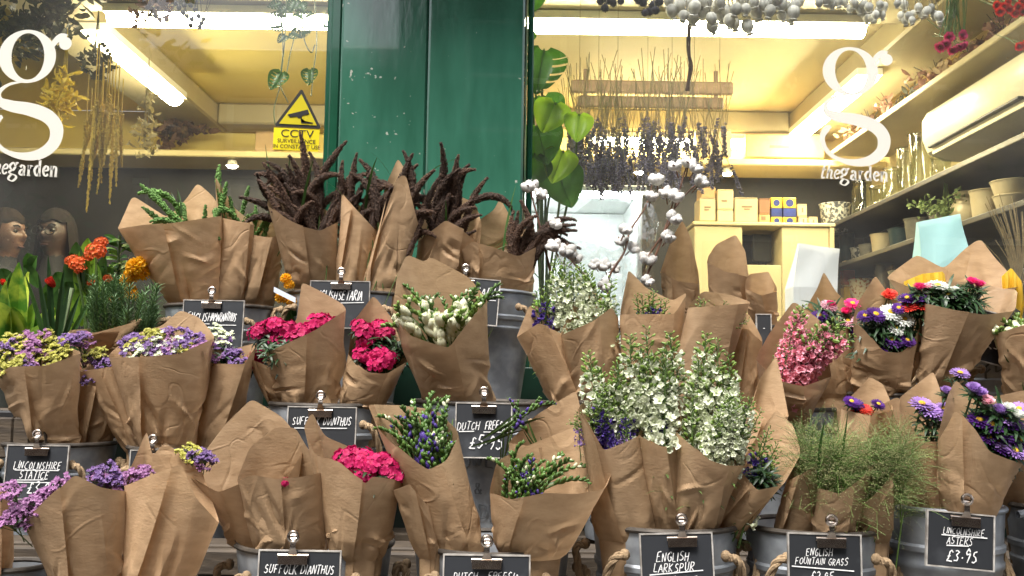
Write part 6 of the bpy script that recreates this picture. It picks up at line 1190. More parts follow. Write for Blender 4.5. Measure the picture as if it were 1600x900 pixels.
leafball('pale_dried_bunch', 'pale straw coloured dried bunch hanging beside the yellow tails', 228, 200, 14, 42, 110, pmat('dried_straw', (.42, .34, .14), (.30, .24, .10), scale=30, rough=.8, transl=.2), .42, .03, .012)
leafball('grey_dried_bunch', 'grey green dried sprays below the left strip light', 150, 95, 26, 22, 110, M_dolive, .5, .03, .014)
M_gtail = pmat('golden_tail', (.58, .40, .05), (.42, .28, .03), scale=120, rough=.7, transl=.2, rand=.2)
GT = [amaranth(s + 20, .20, .009, .1, M_gtail) for s in range(3)]; t = thing('golden_amaranth_bunch', 'golden trailing amaranthus tails hanging inside the left window', 'dried flowers', P(165, 120, .3), 'dried bunches hanging inside the glass')
for (x, y0, y1) in ((135, 190, 295), (148, 170, 332), (152, 160, 290), (160, 165, 250), (165, 180, 305), (170, 150, 262), (178, 180, 318), (184, 170, 290), (190, 180, 260), (142, 180, 240), (158, 175, 285), (174, 165, 245)):
    a = P(x, y0, .3 + rnd.uniform(-.02, .02)); L = (y1 - y0) / 1600 * 3.05; part('tail', rnd.choice(GT), t, a, rx(math.pi) @ rz(rnd.uniform(0, 6)), (.9, .9, L / .19))
# swiss cheese vine and monstera
def cheese(L, Wd, slits=5, hole=True, lobed=False, m=None, bend=.35):
    nu, nv = 44, 15; b = MB(); u = np.linspace(0, 1, nu)
    w = Wd / 2 * np.sin(math.pi * np.clip(u, 0, 1) ** .62) ** .72 * (1 - .1 * u); w[0] = Wd * .12
    for sd in (-1, 1):
        s = np.linspace(0, 1, nv); U, S = np.meshgrid(u, s, indexing='ij'); back = -.12 * L * S * np.sin(math.pi * U * .9) * (1 - U)
        V = np.stack((sd * S * w[:, None], U * L * .94 + back + .10 * L * S * (U - .3), .06 * L * np.sin(S * 3) - bend * L * U ** 2 - .10 * L * S ** 2), -1)
        F = grid_faces(nu, nv); keep = []
        for f in F:
            i, j = divmod(f[0], nv); fr = (u[i] * (slits + .8) + .25) % 1; sv = s[j]; cut = False
            if slits and .14 < u[i] < .90 and fr < .26:
                if lobed: cut = sv > .42
                elif hole: cut = .25 < sv < .72
            keep.append(not cut)
        F = F[np.array(keep)]; b.add(V.reshape(-1, 3), F if sd > 0 else F[:, ::-1])
    b.add(*tube([(0, -L * .02, 0), (0, L * .5, -.25 * bend * L), (0, L * .94, -bend * L)], [L * .012, L * .009, L * .003], 5)); return b.mesh('leaf', m or M_leaf)
CH = cheese(.075, .062, 5); t = thing('hanging_vine', 'trailing vine with small holed leaves hanging in the left window', 'plant', P(470, -40, .15))
for pts in ([(448, -30), (445, 60), (440, 110), (436, 140), (428, 170), (430, 195)], [(458, -30), (462, 40), (452, 90), (447, 120)], [(490, -30), (495, 60), (490, 110), (486, 150)], [(470, 10), (475, 60), (486, 82), (492, 70)], [(440, 20), (442, 80), (438, 130), (450, 160)]):
    b = MB(); q_ = np.array([P(x, y, .15) for x, y in pts]); b.add(*tube(spline(q_ - q_[0], 20), .0018, 5)); part('stem', b.mesh('stem', M_stem), t, q_[0])
for (x, y, a, s, k) in ((440, 112, .3, 1.0, 0), (484, 108, -.1, .85, 0), (450, 10, .6, .6, 1), (462, 20, -.8, .6, 1), (442, 40, 1.2, .6, 1), (455, 50, -1.0, .65, 1), (468, 52, -1.6, .6, 1), (448, 25, 1.5, .6, 1), (470, 5, -.4, .6, 1), (505, 40, -1.2, .45, 1), (462, 0, .2, .7, 1), (446, 55, .5, .5, 1), (488, 20, .8, .5, 1), (440, 5, 1.0, .6, 1)): part('leaf', CH, t, P(x, y, .145 + rnd.uniform(-.02, .02)), ry(a) @ rx(R(-100)) @ rz(math.pi) @ rz(math.pi), s)
mt = thing('monstera_plant', 'monstera with glossy split leaves beside the pillar inside the right window', 'plant', P(850, 560, .25)); q_ = MB(); q_.add(*lathe([(.003, 0), (.09, 0), (.12, .2), (.125, .21), (.11, .2), (.003, .19)], 28)); part('pot', q_.mesh('pot', M_cer), mt, (P(850, 560, .3)[0], .3, .97))
M_mon = pmat('monstera_green', (.07, .20, .025), (.045, .14, .018), scale=12, rough=.3, transl=.45, rand=.15); M_monl = pmat('monstera_lime', (.34, .55, .04), (.26, .46, .03), scale=12, rough=.35, transl=.55, rand=.15); MD = cheese(.16, .15, 5, lobed=True, m=M_mon); ML = cheese(.13, .12, 0, m=M_monl); MX = cheese(.15, .14, 0, m=M_mon)
for (x, y, a, s, me, Y, tl) in ((850, 78, .15, 1.0, MD, .10, -95), (868, 160, .35, .95, ML, .14, -100), (905, 178, .1, .75, ML, .10, -95), (840, 195, -.2, 1.0, MX, .16, -100), (880, 235, .3, .9, ML, .14, -95), (835, 240, .4, 1.0, MX, .12, -95), (870, 262, -.3, 1.0, MX, .18, -100), (828, -20, .2, .8, MX, .10, -95), (824, 45, .4, .5, MX, .10, -95), (850, 150, -.3, .8, MX, .2, -95)):
    root = P(x, y, Y); part('leaf', me, mt, root, ry(a) @ rx(R(tl)), s)
    b = MB(); ft = P(848, 520, .28); b.add(*tube(spline([root - ft, (root - ft) * .7 + (rnd.uniform(-.02, .02), .03, .02), (root - ft) * .3, (0, 0, 0)], 14), .0035, 6)); part('leaf_stalk', b.mesh('leaf_stalk', M_stem), mt, ft)
# hanging lavender, stems up, flowers down
M_lav = pmat('lavender_dried', (.19, .17, .24), (.31, .28, .33), scale=90, rough=.9, rand=.3); M_lavs = pmat('lavender_stem', (.23, .21, .13), (.34, .28, .12), scale=30, rough=.8, rand=.2)
def lavender(seed):
    r1 = random.Random(seed); b = MB(); b.add(*tube(spline([(0, 0, .2), (r1.uniform(-.006, .006), 0, .05), (0, 0, -.10)], 6), .0011, 4), 1)
    for i in range(60): z = -.02 - r1.random() * .10; a = r1.uniform(0, 6.28); b.inst([(OCT[0] * (.0032, .0032, .0048), OCT[1], 0, 0)], align(rng.normal(0, 1, 3)), (math.cos(a) * .0045, math.sin(a) * .0045, z))
    return b.mesh('lavender_stem', [M_lav, M_lavs], True, False)
LAV = [lavender(s) for s in range(4)]
for i, (cx, w_, lb) in enumerate(((905, 26, 'beside the monstera'), (935, 24, 'second from the monstera'), (965, 24, 'third from the monstera'), (1012, 26, 'in the middle, the densest one'), (1050, 22, 'left of the cotton bolls at the top'), (1085, 22, 'right of the hanging twine'), (1125, 26, 'sparse, furthest from the monstera'))):
    t = thing('lavender_bunch', 'dried lavender bunch hanging upside down, ' + lb, 'dried flowers', P(cx, 120, .35), 'dried lavender bunches'); n = 36 if i < 5 else 16
    for k in range(n): x = cx + rnd.gauss(0, w_ * .42); y = rnd.uniform(172, 250); part('lavender_stem', rnd.choice(LAV), t, P(x, y, .35 + rnd.uniform(-.04, .04)), ry(rnd.gauss(0, .2)) @ rz(rnd.uniform(0, 6)), rnd.uniform(.75, 1.05))
    b = MB(); b.add(*tube([(0, 0, 0), (0, 0, .5)], .0006, 4)); part('string', b.mesh('string', M_rope), t, P(cx, 165, .35))
t = thing('twine_hank', 'twisted hank of brown twine hanging among the lavender', 'twine', P(1078, 40, .33)); b = MB()
for k in range(4): b.add(*tube(spline([P(1078 + k, 20, .33), P(1075 + rnd.uniform(-4, 4), 70, .33), P(1080 + rnd.uniform(-4, 4), 105, .33), P(1074 + rnd.uniform(-3, 5), 142, .33)], 18) - P(1078, 40, .33), .0032, 5))
part('strand', b.mesh('strand', M_dbrown), t, P(1078, 40, .33)); b = MB(); b.add(*tube([(0, 0, 0), (0, 0, .4)], .0012, 4)); part('string', b.mesh('string', M_rope), t, P(1078, 30, .33))

# ---------------------------------------------------------------- shop fittings and stock
def carton(label, x0, y0, x1, y1, Y, dp, m, name='cardboard_box', mark=None, grp='boxes on the cupboard and ledge', rot=0.0):
    a = P(x0, y1, Y); b_ = P(x1, y0, Y); w, h = b_[0] - a[0], b_[2] - a[2]; c = np.array(((a[0] + b_[0]) / 2, Y, a[2])); t = thing(name, label, 'box', c, grp)
    q = MB(); bbox(q, (-w / 2, 0, 0), (w / 2, dp, h - .004), .004); part('body', q.mesh('body', m), t, c, rz(rot)); q = MB(); bbox(q, (-w / 2 + .002, -.0015, h - .0035), (-.001, dp, h), .001); bbox(q, (.001, -.0015, h - .0035), (w / 2 - .002, dp, h), .001); part('lid_flap', q.mesh('lid_flap', m), t, c, rz(rot))
    if mark:
        q = MB()
        for (fx0, fz0, fx1, fz1) in mark: q.add(*box2((-w / 2 + fx0 * w, -.002, fz0 * h), (-w / 2 + fx1 * w, -.0006, fz1 * h)))
        part('printed_mark', q.mesh('printed_mark', MATS.get('print_brown') or pmat('print_brown', (.22, .15, .09), None, rough=.7)), t, c, rz(rot))
    return t
lz = 2.228
def onledge(y1, Y): return y1
yl = 590 - (lz - 1.05) / (2.62 + 2.75) * 1600 + 3
carton('long brown carton on the back ledge right of the lavender', 1166, yl - 32, 1288, yl + 3, 2.66, .2, M_card, mark=[(.3, .4, .55, .5)]); carton('pale carton on the back ledge behind the lavender', 1088, yl - 40, 1143, yl + 2, 2.66, .2, M_boxw); carton('small brown carton on the back ledge above the CCTV sign', 398, yl - 36, 428, yl - 2, 2.66, .2, M_card)
# cupboard
yc_ = 2.32; ztop = P(1200, 348, yc_)[2]; X0, X1 = P(1085, 400, yc_)[0], P(1302, 400, yc_)[0]
cb = thing('cream_cupboard', 'cream cupboard with an open dark niche against the back wall', 'cupboard', ((X0 + X1) / 2, yc_, .15)); nx0, nx1 = P(1160, 400, yc_)[0], P(1222, 400, yc_)[0]; nz0, nz1 = P(1190, 414, yc_)[2], P(1190, 354, yc_)[2]
M_cup = pmat('cupboard_cream', (.66, .56, .34), (.62, .52, .31), scale=5, rough=.5, rand=0)
for nm, a, b_ in (('side_panel', (X0, yc_, .15), (nx0, YB - .03, ztop - .02)), ('door', (nx1, yc_, .15), (X1 - .02, YB - .03, ztop - .02)), ('lower_front', (nx0 + .002, yc_, .15), (nx1 - .002, YB - .03, nz0)), ('top', (X0 - .01, yc_ - .015, ztop - .018), (X1 + .01, YB - .03, ztop)), ('back_panel', (nx0 + .002, yc_ + .3, nz0 + .002), (nx1 - .002, YB - .03, ztop - .02)), ('end_panel', (X1 - .018, yc_ - .01, .15), (X1 + .005, YB - .03, ztop - .02))):
    q = MB(); bbox(q, a, b_, .004); part(nm, q.mesh(nm, M_cup if nm != 'back_panel' else M_dwall), cb)
t = thing('grey_screen', 'dark grey till screen in the cupboard niche', 'screen', ((nx0 + nx1) / 2, yc_ + .12, nz0)); c = np.array(((nx0 + nx1) / 2 + .03, yc_ + .12, nz0 + .002)); q = MB(); bbox(q, (-.05, 0, .03), (.055, .02, .17), .004); part('panel', q.mesh('panel', M_black), t, c, rz(.25)); q = MB(); bbox(q, (-.03, 0, 0), (.03, .06, .012), .004); bbox(q, (-.008, .022, .0), (.008, .034, .06), .002); part('stand', q.mesh('stand', M_black), t, c, rz(.25))
for (lb, x0, y0, x1, y1, m, mk) in (('tall pale carton at the left end of the cupboard', 1093, 309, 1118, 345, M_boxw, [(.3, .55, .7, .62), (.3, .45, .6, .5)]), ('pale carton standing second on the cupboard', 1121, 327, 1146, 346, M_boxw, None), ('wide pale carton on the cupboard with printed lines', 1148, 309, 1184, 347, M_boxw, [(.3, .6, .75, .66), (.4, .5, .65, .55)]), ('small brown carton beside the blue and yellow packs', 1186, 334, 1203, 348, M_card, [(.2, .3, .6, .7)])): carton(lb, x0, y0, x1, y1, yc_ + .05, .15, m, mark=mk)
carton('pale carton stacked on the second carton', 1121, 296, 1146, 326.6, yc_ + .05, .15, M_boxw, mark=[(.25, .38, .6, .45)]); carton('brown carton stacked on the small brown one', 1186, 310, 1203, 333.6, yc_ + .05, .13, pmat('brown_carton', (.26, .13, .07), None, rough=.8)); carton('small tan carton on top of the tall pale one', 1095, 292, 1118, 308.6, yc_ + .06, .12, M_card)
M_blue = pmat('pack_blue', (.03, .05, .25), (.02, .03, .16), scale=20, rough=.35); M_yel = pmat('pack_yellow', (.75, .52, .06), (.7, .45, .04), scale=20, rough=.35)
for (lb, x0, x1) in (('blue and yellow pack left on the cupboard', 1205, 1222), ('blue and yellow pack right on the cupboard', 1224, 1244)):
    a = P(x0, 350, yc_ + .06); b_ = P(x1, 308, yc_ + .06); c = np.array(((a[0] + b_[0]) / 2, yc_ + .06, ztop)); t = thing('boxed_pack', lb, 'box', c, 'packs on the cupboard'); w = b_[0] - a[0]; h = .14
    for nm, z0, z1, m in (('yellow_band', 0, .04, M_yel), ('blue_band', .041, .085, M_blue), ('top_band', .086, h, M_yel)): q = MB(); bbox(q, (-w / 2, 0, z0), (w / 2, .06, z1), .003); part(nm, q.mesh(nm, m), t, c)
    q = MB(); disc(q, (0, .112), w * .3, (0, 0, 0), (1, 0, 0), (0, 0, 1), lift=.001); disc(q, (.0, .02), w * .25, (0, 0, 0), (1, 0, 0), (0, 0, 1), lift=.001); part('emblem', q.mesh('emblem', M_blue), t, c)
for (lb, x0, y0, x1, y1) in (('upper white carton of three by the packs', 1246, 319, 1261, 337.5), ('lower left white carton of three by the packs', 1248, 338, 1262, 352), ('lower right white carton of three by the packs', 1263.5, 339, 1278, 352)): carton(lb, x0, y0, x1, y1, yc_ + .06, .08, M_boxw, mark=[(.45, .3, .6, .7)])
# right wall shelves
M_shelf = pmat('dark_shelf', (.05, .045, .04), (.075, .068, .06), scale=10, rough=.35, rand=0)
for i, (z, lb) in enumerate(((1.875, 'upper dark shelf on the right wall holding glass vases'), (1.655, 'middle dark shelf on the right wall holding pots'), (1.43, 'lower dark shelf on the right wall'))):
    q = MB(); bbox(q, (1.66, .25, z - .022), (XR - .022, YB - .05, z), .003); o = struct('wall_shelf', q.mesh('wall_shelf', M_shelf)); tag(o, lb, 'shelf', 'dark shelves on the right wall'); o['kind'] = 'thing'
M_vase = glassmat('vase_glass', (.90, .92, .88), rough=.02, ior=1.5, extra=.04)
def vessel(name, label, x, X, z, prof, m, cat, grp='pots and vases on the right shelves', sc=1.0):
    d = X * 1600 / (x - 800.); c = np.array((X, d - 2.75, z + .001)); t = thing(name, label, cat, c, grp); q = MB(); q.add(*lathe(np.array(prof) * sc, 28)); part('body', q.mesh('body', m), t, c)
    r_ = max(p[0] for p in prof[-4:]) * sc; k = np.linspace(0, 2 * math.pi, 25); h_ = max(p[1] for p in prof) * sc; rr = [p[0] for p in prof if p[1] * sc >= h_ - 1e-6][0] * sc; q = MB(); q.add(*tube(np.stack((rr * np.cos(k), rr * np.sin(k), 0 * k + h_), -1), .003, 6)); part('lip', q.mesh('lip', m), t, c); return t, c
cyl = [(.002, .002), (.05, .002), (.055, .01), (.05, .12), (.058, .17), (.056, .17), (.047, .12), (.05, .014), (.002, .012)]; jar = [(.002, .002), (.045, .002), (.05, .02), (.05, .15), (.04, .17), (.043, .19), (.04, .19), (.047, .15), (.047, .02), (.002, .01)]; tallv = [(.002, .002), (.04, .002), (.042, .01), (.05, .24), (.052, .26), (.049, .26), (.039, .012), (.002, .012)]
pot_ = [(.002, .001), (.046, .001), (.05, .01), (.06, .11), (.063, .12), (.057, .12), (.053, .10), (.045, .02), (.002, .02)]; bowl = [(.002, .001), (.04, .001), (.06, .03), (.075, .08), (.071, .08), (.055, .03), (.002, .01)]; urn = [(.002, .001), (.045, .001), (.07, .05), (.072, .09), (.045, .135), (.052, .16), (.048, .16), (.04, .135), (.065, .09), (.002, .02)]
for (x, pr, sc, lb) in ((1352, jar, 1.1, 'furthest clear glass jar on the upper shelf'), (1378, cyl, .8, 'short clear glass vase on the upper shelf'), (1400, jar, 1.0, 'clear glass jar mid way along the upper shelf'), (1423, tallv, .95, 'tall clear glass vase left of the pair'), (1446, tallv, 1.05, 'tall clear glass vase right of the pair'), (1478, cyl, .75, 'small clear glass tumbler under the air conditioner')): vessel('glass_vase', lb, x, 1.80, 1.875, pr, M_vase, 'vase', sc=sc)
M_patt = pmat('patterned_ceramic', (.55, .54, .50), (.07, .075, .09), scale=60, rough=.4, contrast=(.45, .55)); M_teal = pmat('teal_ceramic', (.02, .045, .055), (.03, .06, .07), scale=20, rough=.3); M_grey = pmat('grey_ceramic', (.25, .23, .19), (.18, .17, .14), scale=30, rough=.5)
for (nm, x, z, pr, m, sc, lb) in (('patterned_pot', 1308, 1.83, pot_, M_patt, 1.3, 'blue and white patterned pot at the end of the cupboard'), ('dark_pot', 1326, 1.655, tallv, M_teal, .85, 'tall dark teal pot furthest on the middle shelf'), ('small_pot', 1346, 1.655, pot_, M_patt, .75, 'small patterned pot on the middle shelf'), ('small_pot', 1360, 1.655, pot_, M_grey, .75, 'small grey pot on the middle shelf'), ('cream_pot', 1383, 1.655, pot_, M_cer, .95, 'plain cream pot mid way along the middle shelf'), ('dark_bowl', 1411, 1.655, pot_, M_teal, .9, 'dark teal pot right of the plain cream pot'), ('grey_pot', 1440, 1.655, pot_, M_grey, 1.0, 'grey pot behind the blue bag'), ('cream_urn', 1517, 1.655, urn, M_cer, .95, 'cream ceramic urn with a narrow neck'), ('cream_pot', 1550, 1.655, pot_, M_cer, 1.05, 'large cream pot right of the urn'), ('cream_dish', 1590, 1.70, bowl, M_cer, 1.0, 'cream dish stacked at the right edge'), ('plant_pot', 1478, 1.655, pot_, M_grey, .9, 'grey pot holding a round green plant'), ('dark_pot', 1335, 1.43, pot_, M_teal, 1.0, 'dark pot on the lower shelf'), ('patterned_pot', 1352, 1.43, pot_, pmat('floral_ceramic', (.7, .62, .45), (.35, .12, .06), scale=70, rough=.4, contrast=(.5, .6)), 1.2, 'floral patterned pot on the lower shelf'), ('dark_pot', 1385, 1.43, jar, M_black, 1.0, 'black jar on the lower shelf'), ('grey_pot', 1415, 1.43, pot_, M_grey, 1.1, 'grey pot on the lower shelf')): vessel(nm, lb, x, 1.80 if nm != 'patterned_pot' or z < 1.8 else 1.70, z, pr, m, 'pot' if 'urn' not in nm else 'vase', sc=sc)
t, c = vessel('cream_dish', 'lower cream dish of the stack at the right edge', 1590, 1.80, 1.655, bowl, M_cer, 'pot', sc=.9)
leafball('round_plant', 'round pale green plant in a grey pot on the middle shelf', 1478, 326, 24, 16, 260, pmat('pale_foliage', (.26, .34, .14), (.17, .24, .09), scale=40, rough=.7, transl=.2), 1.30, .03, .012, 'plant', 'pots and vases on the right shelves', .07)
for (lb, x, z, m) in (('red pack on the lower shelf by the white bag', 1327, 1.56, pmat('pack_red', (.65, .05, .06), None, rough=.4)), ('yellow pack under the red one', 1327, 1.432, M_yel)):
    d = 1.75 * 1600 / (x - 800.); c = np.array((1.75, d - 2.75, z)); t = thing('stock_pack', lb, 'box', c, 'packs on the lower shelf'); q = MB(); bbox(q, (-.03, -.03, 0), (.03, .03, .115), .006); part('body', q.mesh('body', m), t, c); q = MB(); bbox(q, (-.022, -.022, .116), (.022, .022, .124), .004); part('lid', q.mesh('lid', M_boxw), t, c)
# air conditioner
ac = thing('air_conditioner', 'cream wall air conditioner on the right wall', 'air conditioner', (1.83, 1.05, 1.98)); M_ac = pmat('ac_plastic', (.72, .66, .50), None, rough=.35, rand=0); prof = [(XR - .03, 1.985), (1.80, 1.985), (1.735, 2.015), (1.715, 2.07), (1.715, 2.15), (1.735, 2.185), (XR - .03, 2.19)]
q = MB(); ys = (.58, .60, 1.48, 1.50); V = np.array([(x + (.012 if k in (0, 3) and x < 1.9 else 0), y, z) for k, y in enumerate(ys) for x, z in prof]); q.add(V, grid_faces(4, len(prof))); n = len(prof)
for k, e in ((0, 0), (3, 1)): cidx = [(k * n, k * n + i, k * n + i + 1) if e else (k * n, k * n + i + 1, k * n + i) for i in range(1, n - 1)]; q.tr.append((np.array(cidx) + q.n - len(V), 0))
part('casing', q.mesh('casing', M_ac), ac)
for (z0, z1, x, m, nm) in ((2.022, 2.032, 1.722, M_dwall, 'outlet_slot'), (1.995, 2.012, 1.742, M_ac, 'louvre')): q = MB(); bbox(q, (x - .012, .66, z0), (x + .01, 1.42, z1), .002); part(nm, q.mesh(nm, m), ac)
# high shelf with dried flowers
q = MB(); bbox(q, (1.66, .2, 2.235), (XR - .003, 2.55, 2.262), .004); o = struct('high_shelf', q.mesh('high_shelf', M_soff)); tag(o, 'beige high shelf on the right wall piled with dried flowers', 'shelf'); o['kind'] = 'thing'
M_dpink = pmat('dried_pink', (.36, .20, .15), (.24, .13, .09), scale=30, rough=.8, transl=.2); M_dcream = pmat('dried_cream', (.52, .40, .26), (.38, .28, .17), scale=30, rough=.8, transl=.2)
for i, (yy, m, lb) in enumerate(((.55, M_dcream, 'pale dried bunch nearest the window on the high shelf'), (.85, M_dpink, 'dusty pink dried bunch, second from the window on the high shelf'), (1.12, M_dcream, 'pale dried bunch, third from the window on the high shelf'), (1.4, M_dpink, 'dusty pink dried bunch in the middle of the high shelf'), (1.65, M_dolive, 'olive dried bunch on the high shelf behind the logo'), (1.92, M_dpink, 'dusty pink dried bunch behind the logo'), (2.2, M_dbrown, 'brown dried bunch at the far end of the high shelf'), (2.45, M_dcream, 'pale dried bunch at the far end of the high shelf'))):
    c = np.array((1.76, yy, 2.31)); t = thing('shelf_dried_bunch', lb, 'dried flowers', c - (0, 0, .045), 'dried bunches on the high shelf'); b = MB(); cl = rng.normal(0, .5, (7, 3))
    for k in range(130): o_ = (cl[k % 7] + rng.normal(0, .35, 3)) * (.07, .11, .035); lf = leafstrip(.04 * rnd.uniform(.6, 1.2), .02, rnd.uniform(0, .9), 3); b.inst([(lf[0], lf[1], 0, lf[3])], align(rng.normal(0, 1, 3), rnd.uniform(0, 6)), o_)
    part('blooms', b.mesh('blooms', m, True, False), t, c); b = MB()
    for k in range(8): b.add(*tube([(0, 0, 0), (rnd.uniform(-.08, .02), rnd.uniform(-.1, .1), rnd.uniform(.03, .08))], .0015, 4))
    part('stalks', b.mesh('stalks', M_ddark), t, c)
# drying rack
gr = thing('drying_rack', 'brown wooden double-bar drying rack hung from the ceiling behind the lavender', 'rack', P(1020, 150, 2.0)); M_gr = pmat('rack_brown', (.26, .18, .12), (.19, .13, .09), scale=20, rough=.6)
for (x0, x1, y0, y1) in ((892, 1145, 128, 146), (902, 1130, 152, 168)):
    a, b_ = P(x0, y1, 2.0), P(x1, y0, 2.0); q = MB(); bbox(q, (a[0], 1.985, a[2] + .004), (b_[0], 2.015, b_[2] - .004), .006); part('bar', q.mesh('bar', M_gr), gr)
for x in (915, 1120): a = P(x, 168, 2.0); q = MB(); bbox(q, (a[0] - .01, 2.016, a[2]), (a[0] + .01, 2.028, ZC), .003); part('hanger', q.mesh('hanger', M_gr), gr)
# display fridge and window shelf, paper bags
wsx0, wsx1 = RWX0 + .02, RWX1 - .12
q = MB(); bbox(q, (wsx0, .04, .93), (wsx1, .62, .958), .004); o = struct('window_shelf', q.mesh('window_shelf', M_wood)); tag(o, 'wooden display shelf inside the right window', 'shelf'); o['kind'] = 'thing'
dc = thing('white_display_case', 'white display case with added glow behind the cellophane', 'cabinet', P(905, 560, .72)); M_dw = pmat('case_white', (.84, .87, .86), (.80, .83, .82), scale=6, rough=.3, rand=0); a = P(818, 292, .70); b_ = P(1004, 292, .70)
zt_ = a[2]
for nm, p0, p1 in (('back', (a[0], 1.12, .16), (b_[0], 1.15, zt_ - .02)), ('side', (a[0], .70, .16), (a[0] + .02, 1.118, zt_ - .02)), ('side', (b_[0] - .02, .70, .16), (b_[0], 1.118, zt_ - .02)), ('shelf', (a[0] + .022, .72, 1.18), (b_[0] - .022, 1.118, 1.195)), ('base', (a[0] + .022, .70, .16), (b_[0] - .022, 1.118, .9)), ('top', (a[0] - .01, .66, zt_ - .018), (b_[0] + .01, 1.16, zt_ + .004))): q = MB(); bbox(q, p0, p1, .004); part(nm, q.mesh(nm, M_dw), dc)
q = MB(); bbox(q, (a[0] + .01, .67, zt_ - .034), (b_[0] - .01, .70, zt_ - .020), .004); part('lamp', q.mesh('lamp', emat('case_added_glow', (.95, .98, 1.0), 20.0)), dc)  # glowing strip added to brighten the case
for (xx, zz, r_, h_, m) in ((.18, 1.196, .05, .13, M_leafl), (.42, 1.196, .06, .10, M_cer), (.62, 1.196, .045, .16, M_vase)): q = MB(); q.add(*lathe(np.array([(.002, 0), (.6, 0), (.8, .2), (1, .9), (.9, 1), (.002, .97)]) * (r_, h_), 20)); part('jar', q.mesh('jar', m), dc, (a[0] + (b_[0] - a[0]) * xx, .9, zz))
def bag(label, pts, m, Y, wd=.08):
    tl, tr, br, bl = pts; q = MB(); f = [P(*p, Y) for p in (tl, tr, br, bl)]; c = (f[2] + f[3]) / 2; t = thing('paper_bag', label, 'paper bag', (c[0], Y, .96)); fold = .5
    rows = 8; G = []
    for i in range(rows):
        s = i / (rows - 1); l_ = f[0] * (1 - s) + f[3] * s; r_ = f[1] * (1 - s) + f[2] * s
        for k in range(7): u = k / 6; p = l_ * (1 - u) + r_ * u; G.append(p + np.array((0, -.014 * math.sin(math.pi * u) * s - .003 * math.sin(9 * u + 5 * s), 0)))
    G = np.array(G); q.add(G, grid_faces(rows, 7)); bk = G + np.array([(0, .012 + wd * (i // 7) / 7., 0) for i in range(len(G))]); q.add(bk, grid_faces(rows, 7)[:, ::-1]); 
    for k in (0, 6): col = np.concatenate((G[k::7], bk[k::7])); q.add(col, [(i, i + 1, rows + i + 1, rows + i) for i in range(rows - 1)])
    part('body', q.mesh('body', m), t); lo = G[-7:]; q = MB(); q.add(np.stack((np.concatenate((lo, bk[-7:][::-1])), np.concatenate((lo, bk[-7:][::-1])) * (1, 1, 0) + (0, 0, .962)), 1).reshape(-1, 3), grid_faces(14, 2, True)); part('lower_sleeve', q.mesh('lower_sleeve', m), t)
bag('plain white paper bag standing inside the right window', [(1248, 380), (1312, 389), (1308, 452), (1240, 448)], pmat('bag_white', (.84, .86, .90), (.80, .82, .86), scale=9, rough=.6, transl=.2, bump=.15), .22)
bag('pale blue paper bag standing inside the right window', [(1434, 347), (1500, 334), (1513, 388), (1442, 424)], pmat('bag_blue', (.55, .82, .86), (.50, .78, .82), scale=9, rough=.6, transl=.2, bump=.15), .22)
# straw at the right edge
t = thing('dried_grass_bunch', 'thin dried grass stems standing at the right edge of the window', 'dried flowers', P(1590, 560, .2)); b = MB()
for i in range(46): a = P(1590 + rnd.uniform(-8, 12), 470, .2); e = P(1580 + rnd.gauss(0, 24), rnd.uniform(300, 400), .2 + rnd.uniform(-.05, .05)); b.add(*tube(spline(np.array((a, (a + e) / 2 + (.01, 0, .02), e)), 6) - a, .0011, 4)); 
part('stalks', b.mesh('stalks', pmat('straw_stalk', (.40, .30, .15), (.28, .2, .1), scale=40, rough=.8)), t, P(1590, 470, .2))
# spot lamps in the dark
M_spot = emat('spot_glow', (1, .92, .8), 14.0)
for (x, lb) in ((363, 'small lit spot lamp under the ledge seen through the left window'), (1136, 'small lit spot lamp under the ledge above the cartons'), (1000, 'small lit spot lamp under the ledge behind the lavender')):
    c = np.array((P(x, 255, 2.66)[0], 2.66, 2.155)); t = thing('spot_lamp', lb, 'lamp', c, 'small lit spot lamps'); q = MB(); q.add(*lathe([(.002, .033), (.02, .033), (.032, .004), (.036, .0), (.032, .001), (.002, .02)], 20)); part('shade', q.mesh('shade', M_lampf), t, c); q = MB(); V, F = ellips(12, 8, .028, .028, .012); q.add(V, F); part('bulb', q.mesh('bulb', M_spot), t, c)

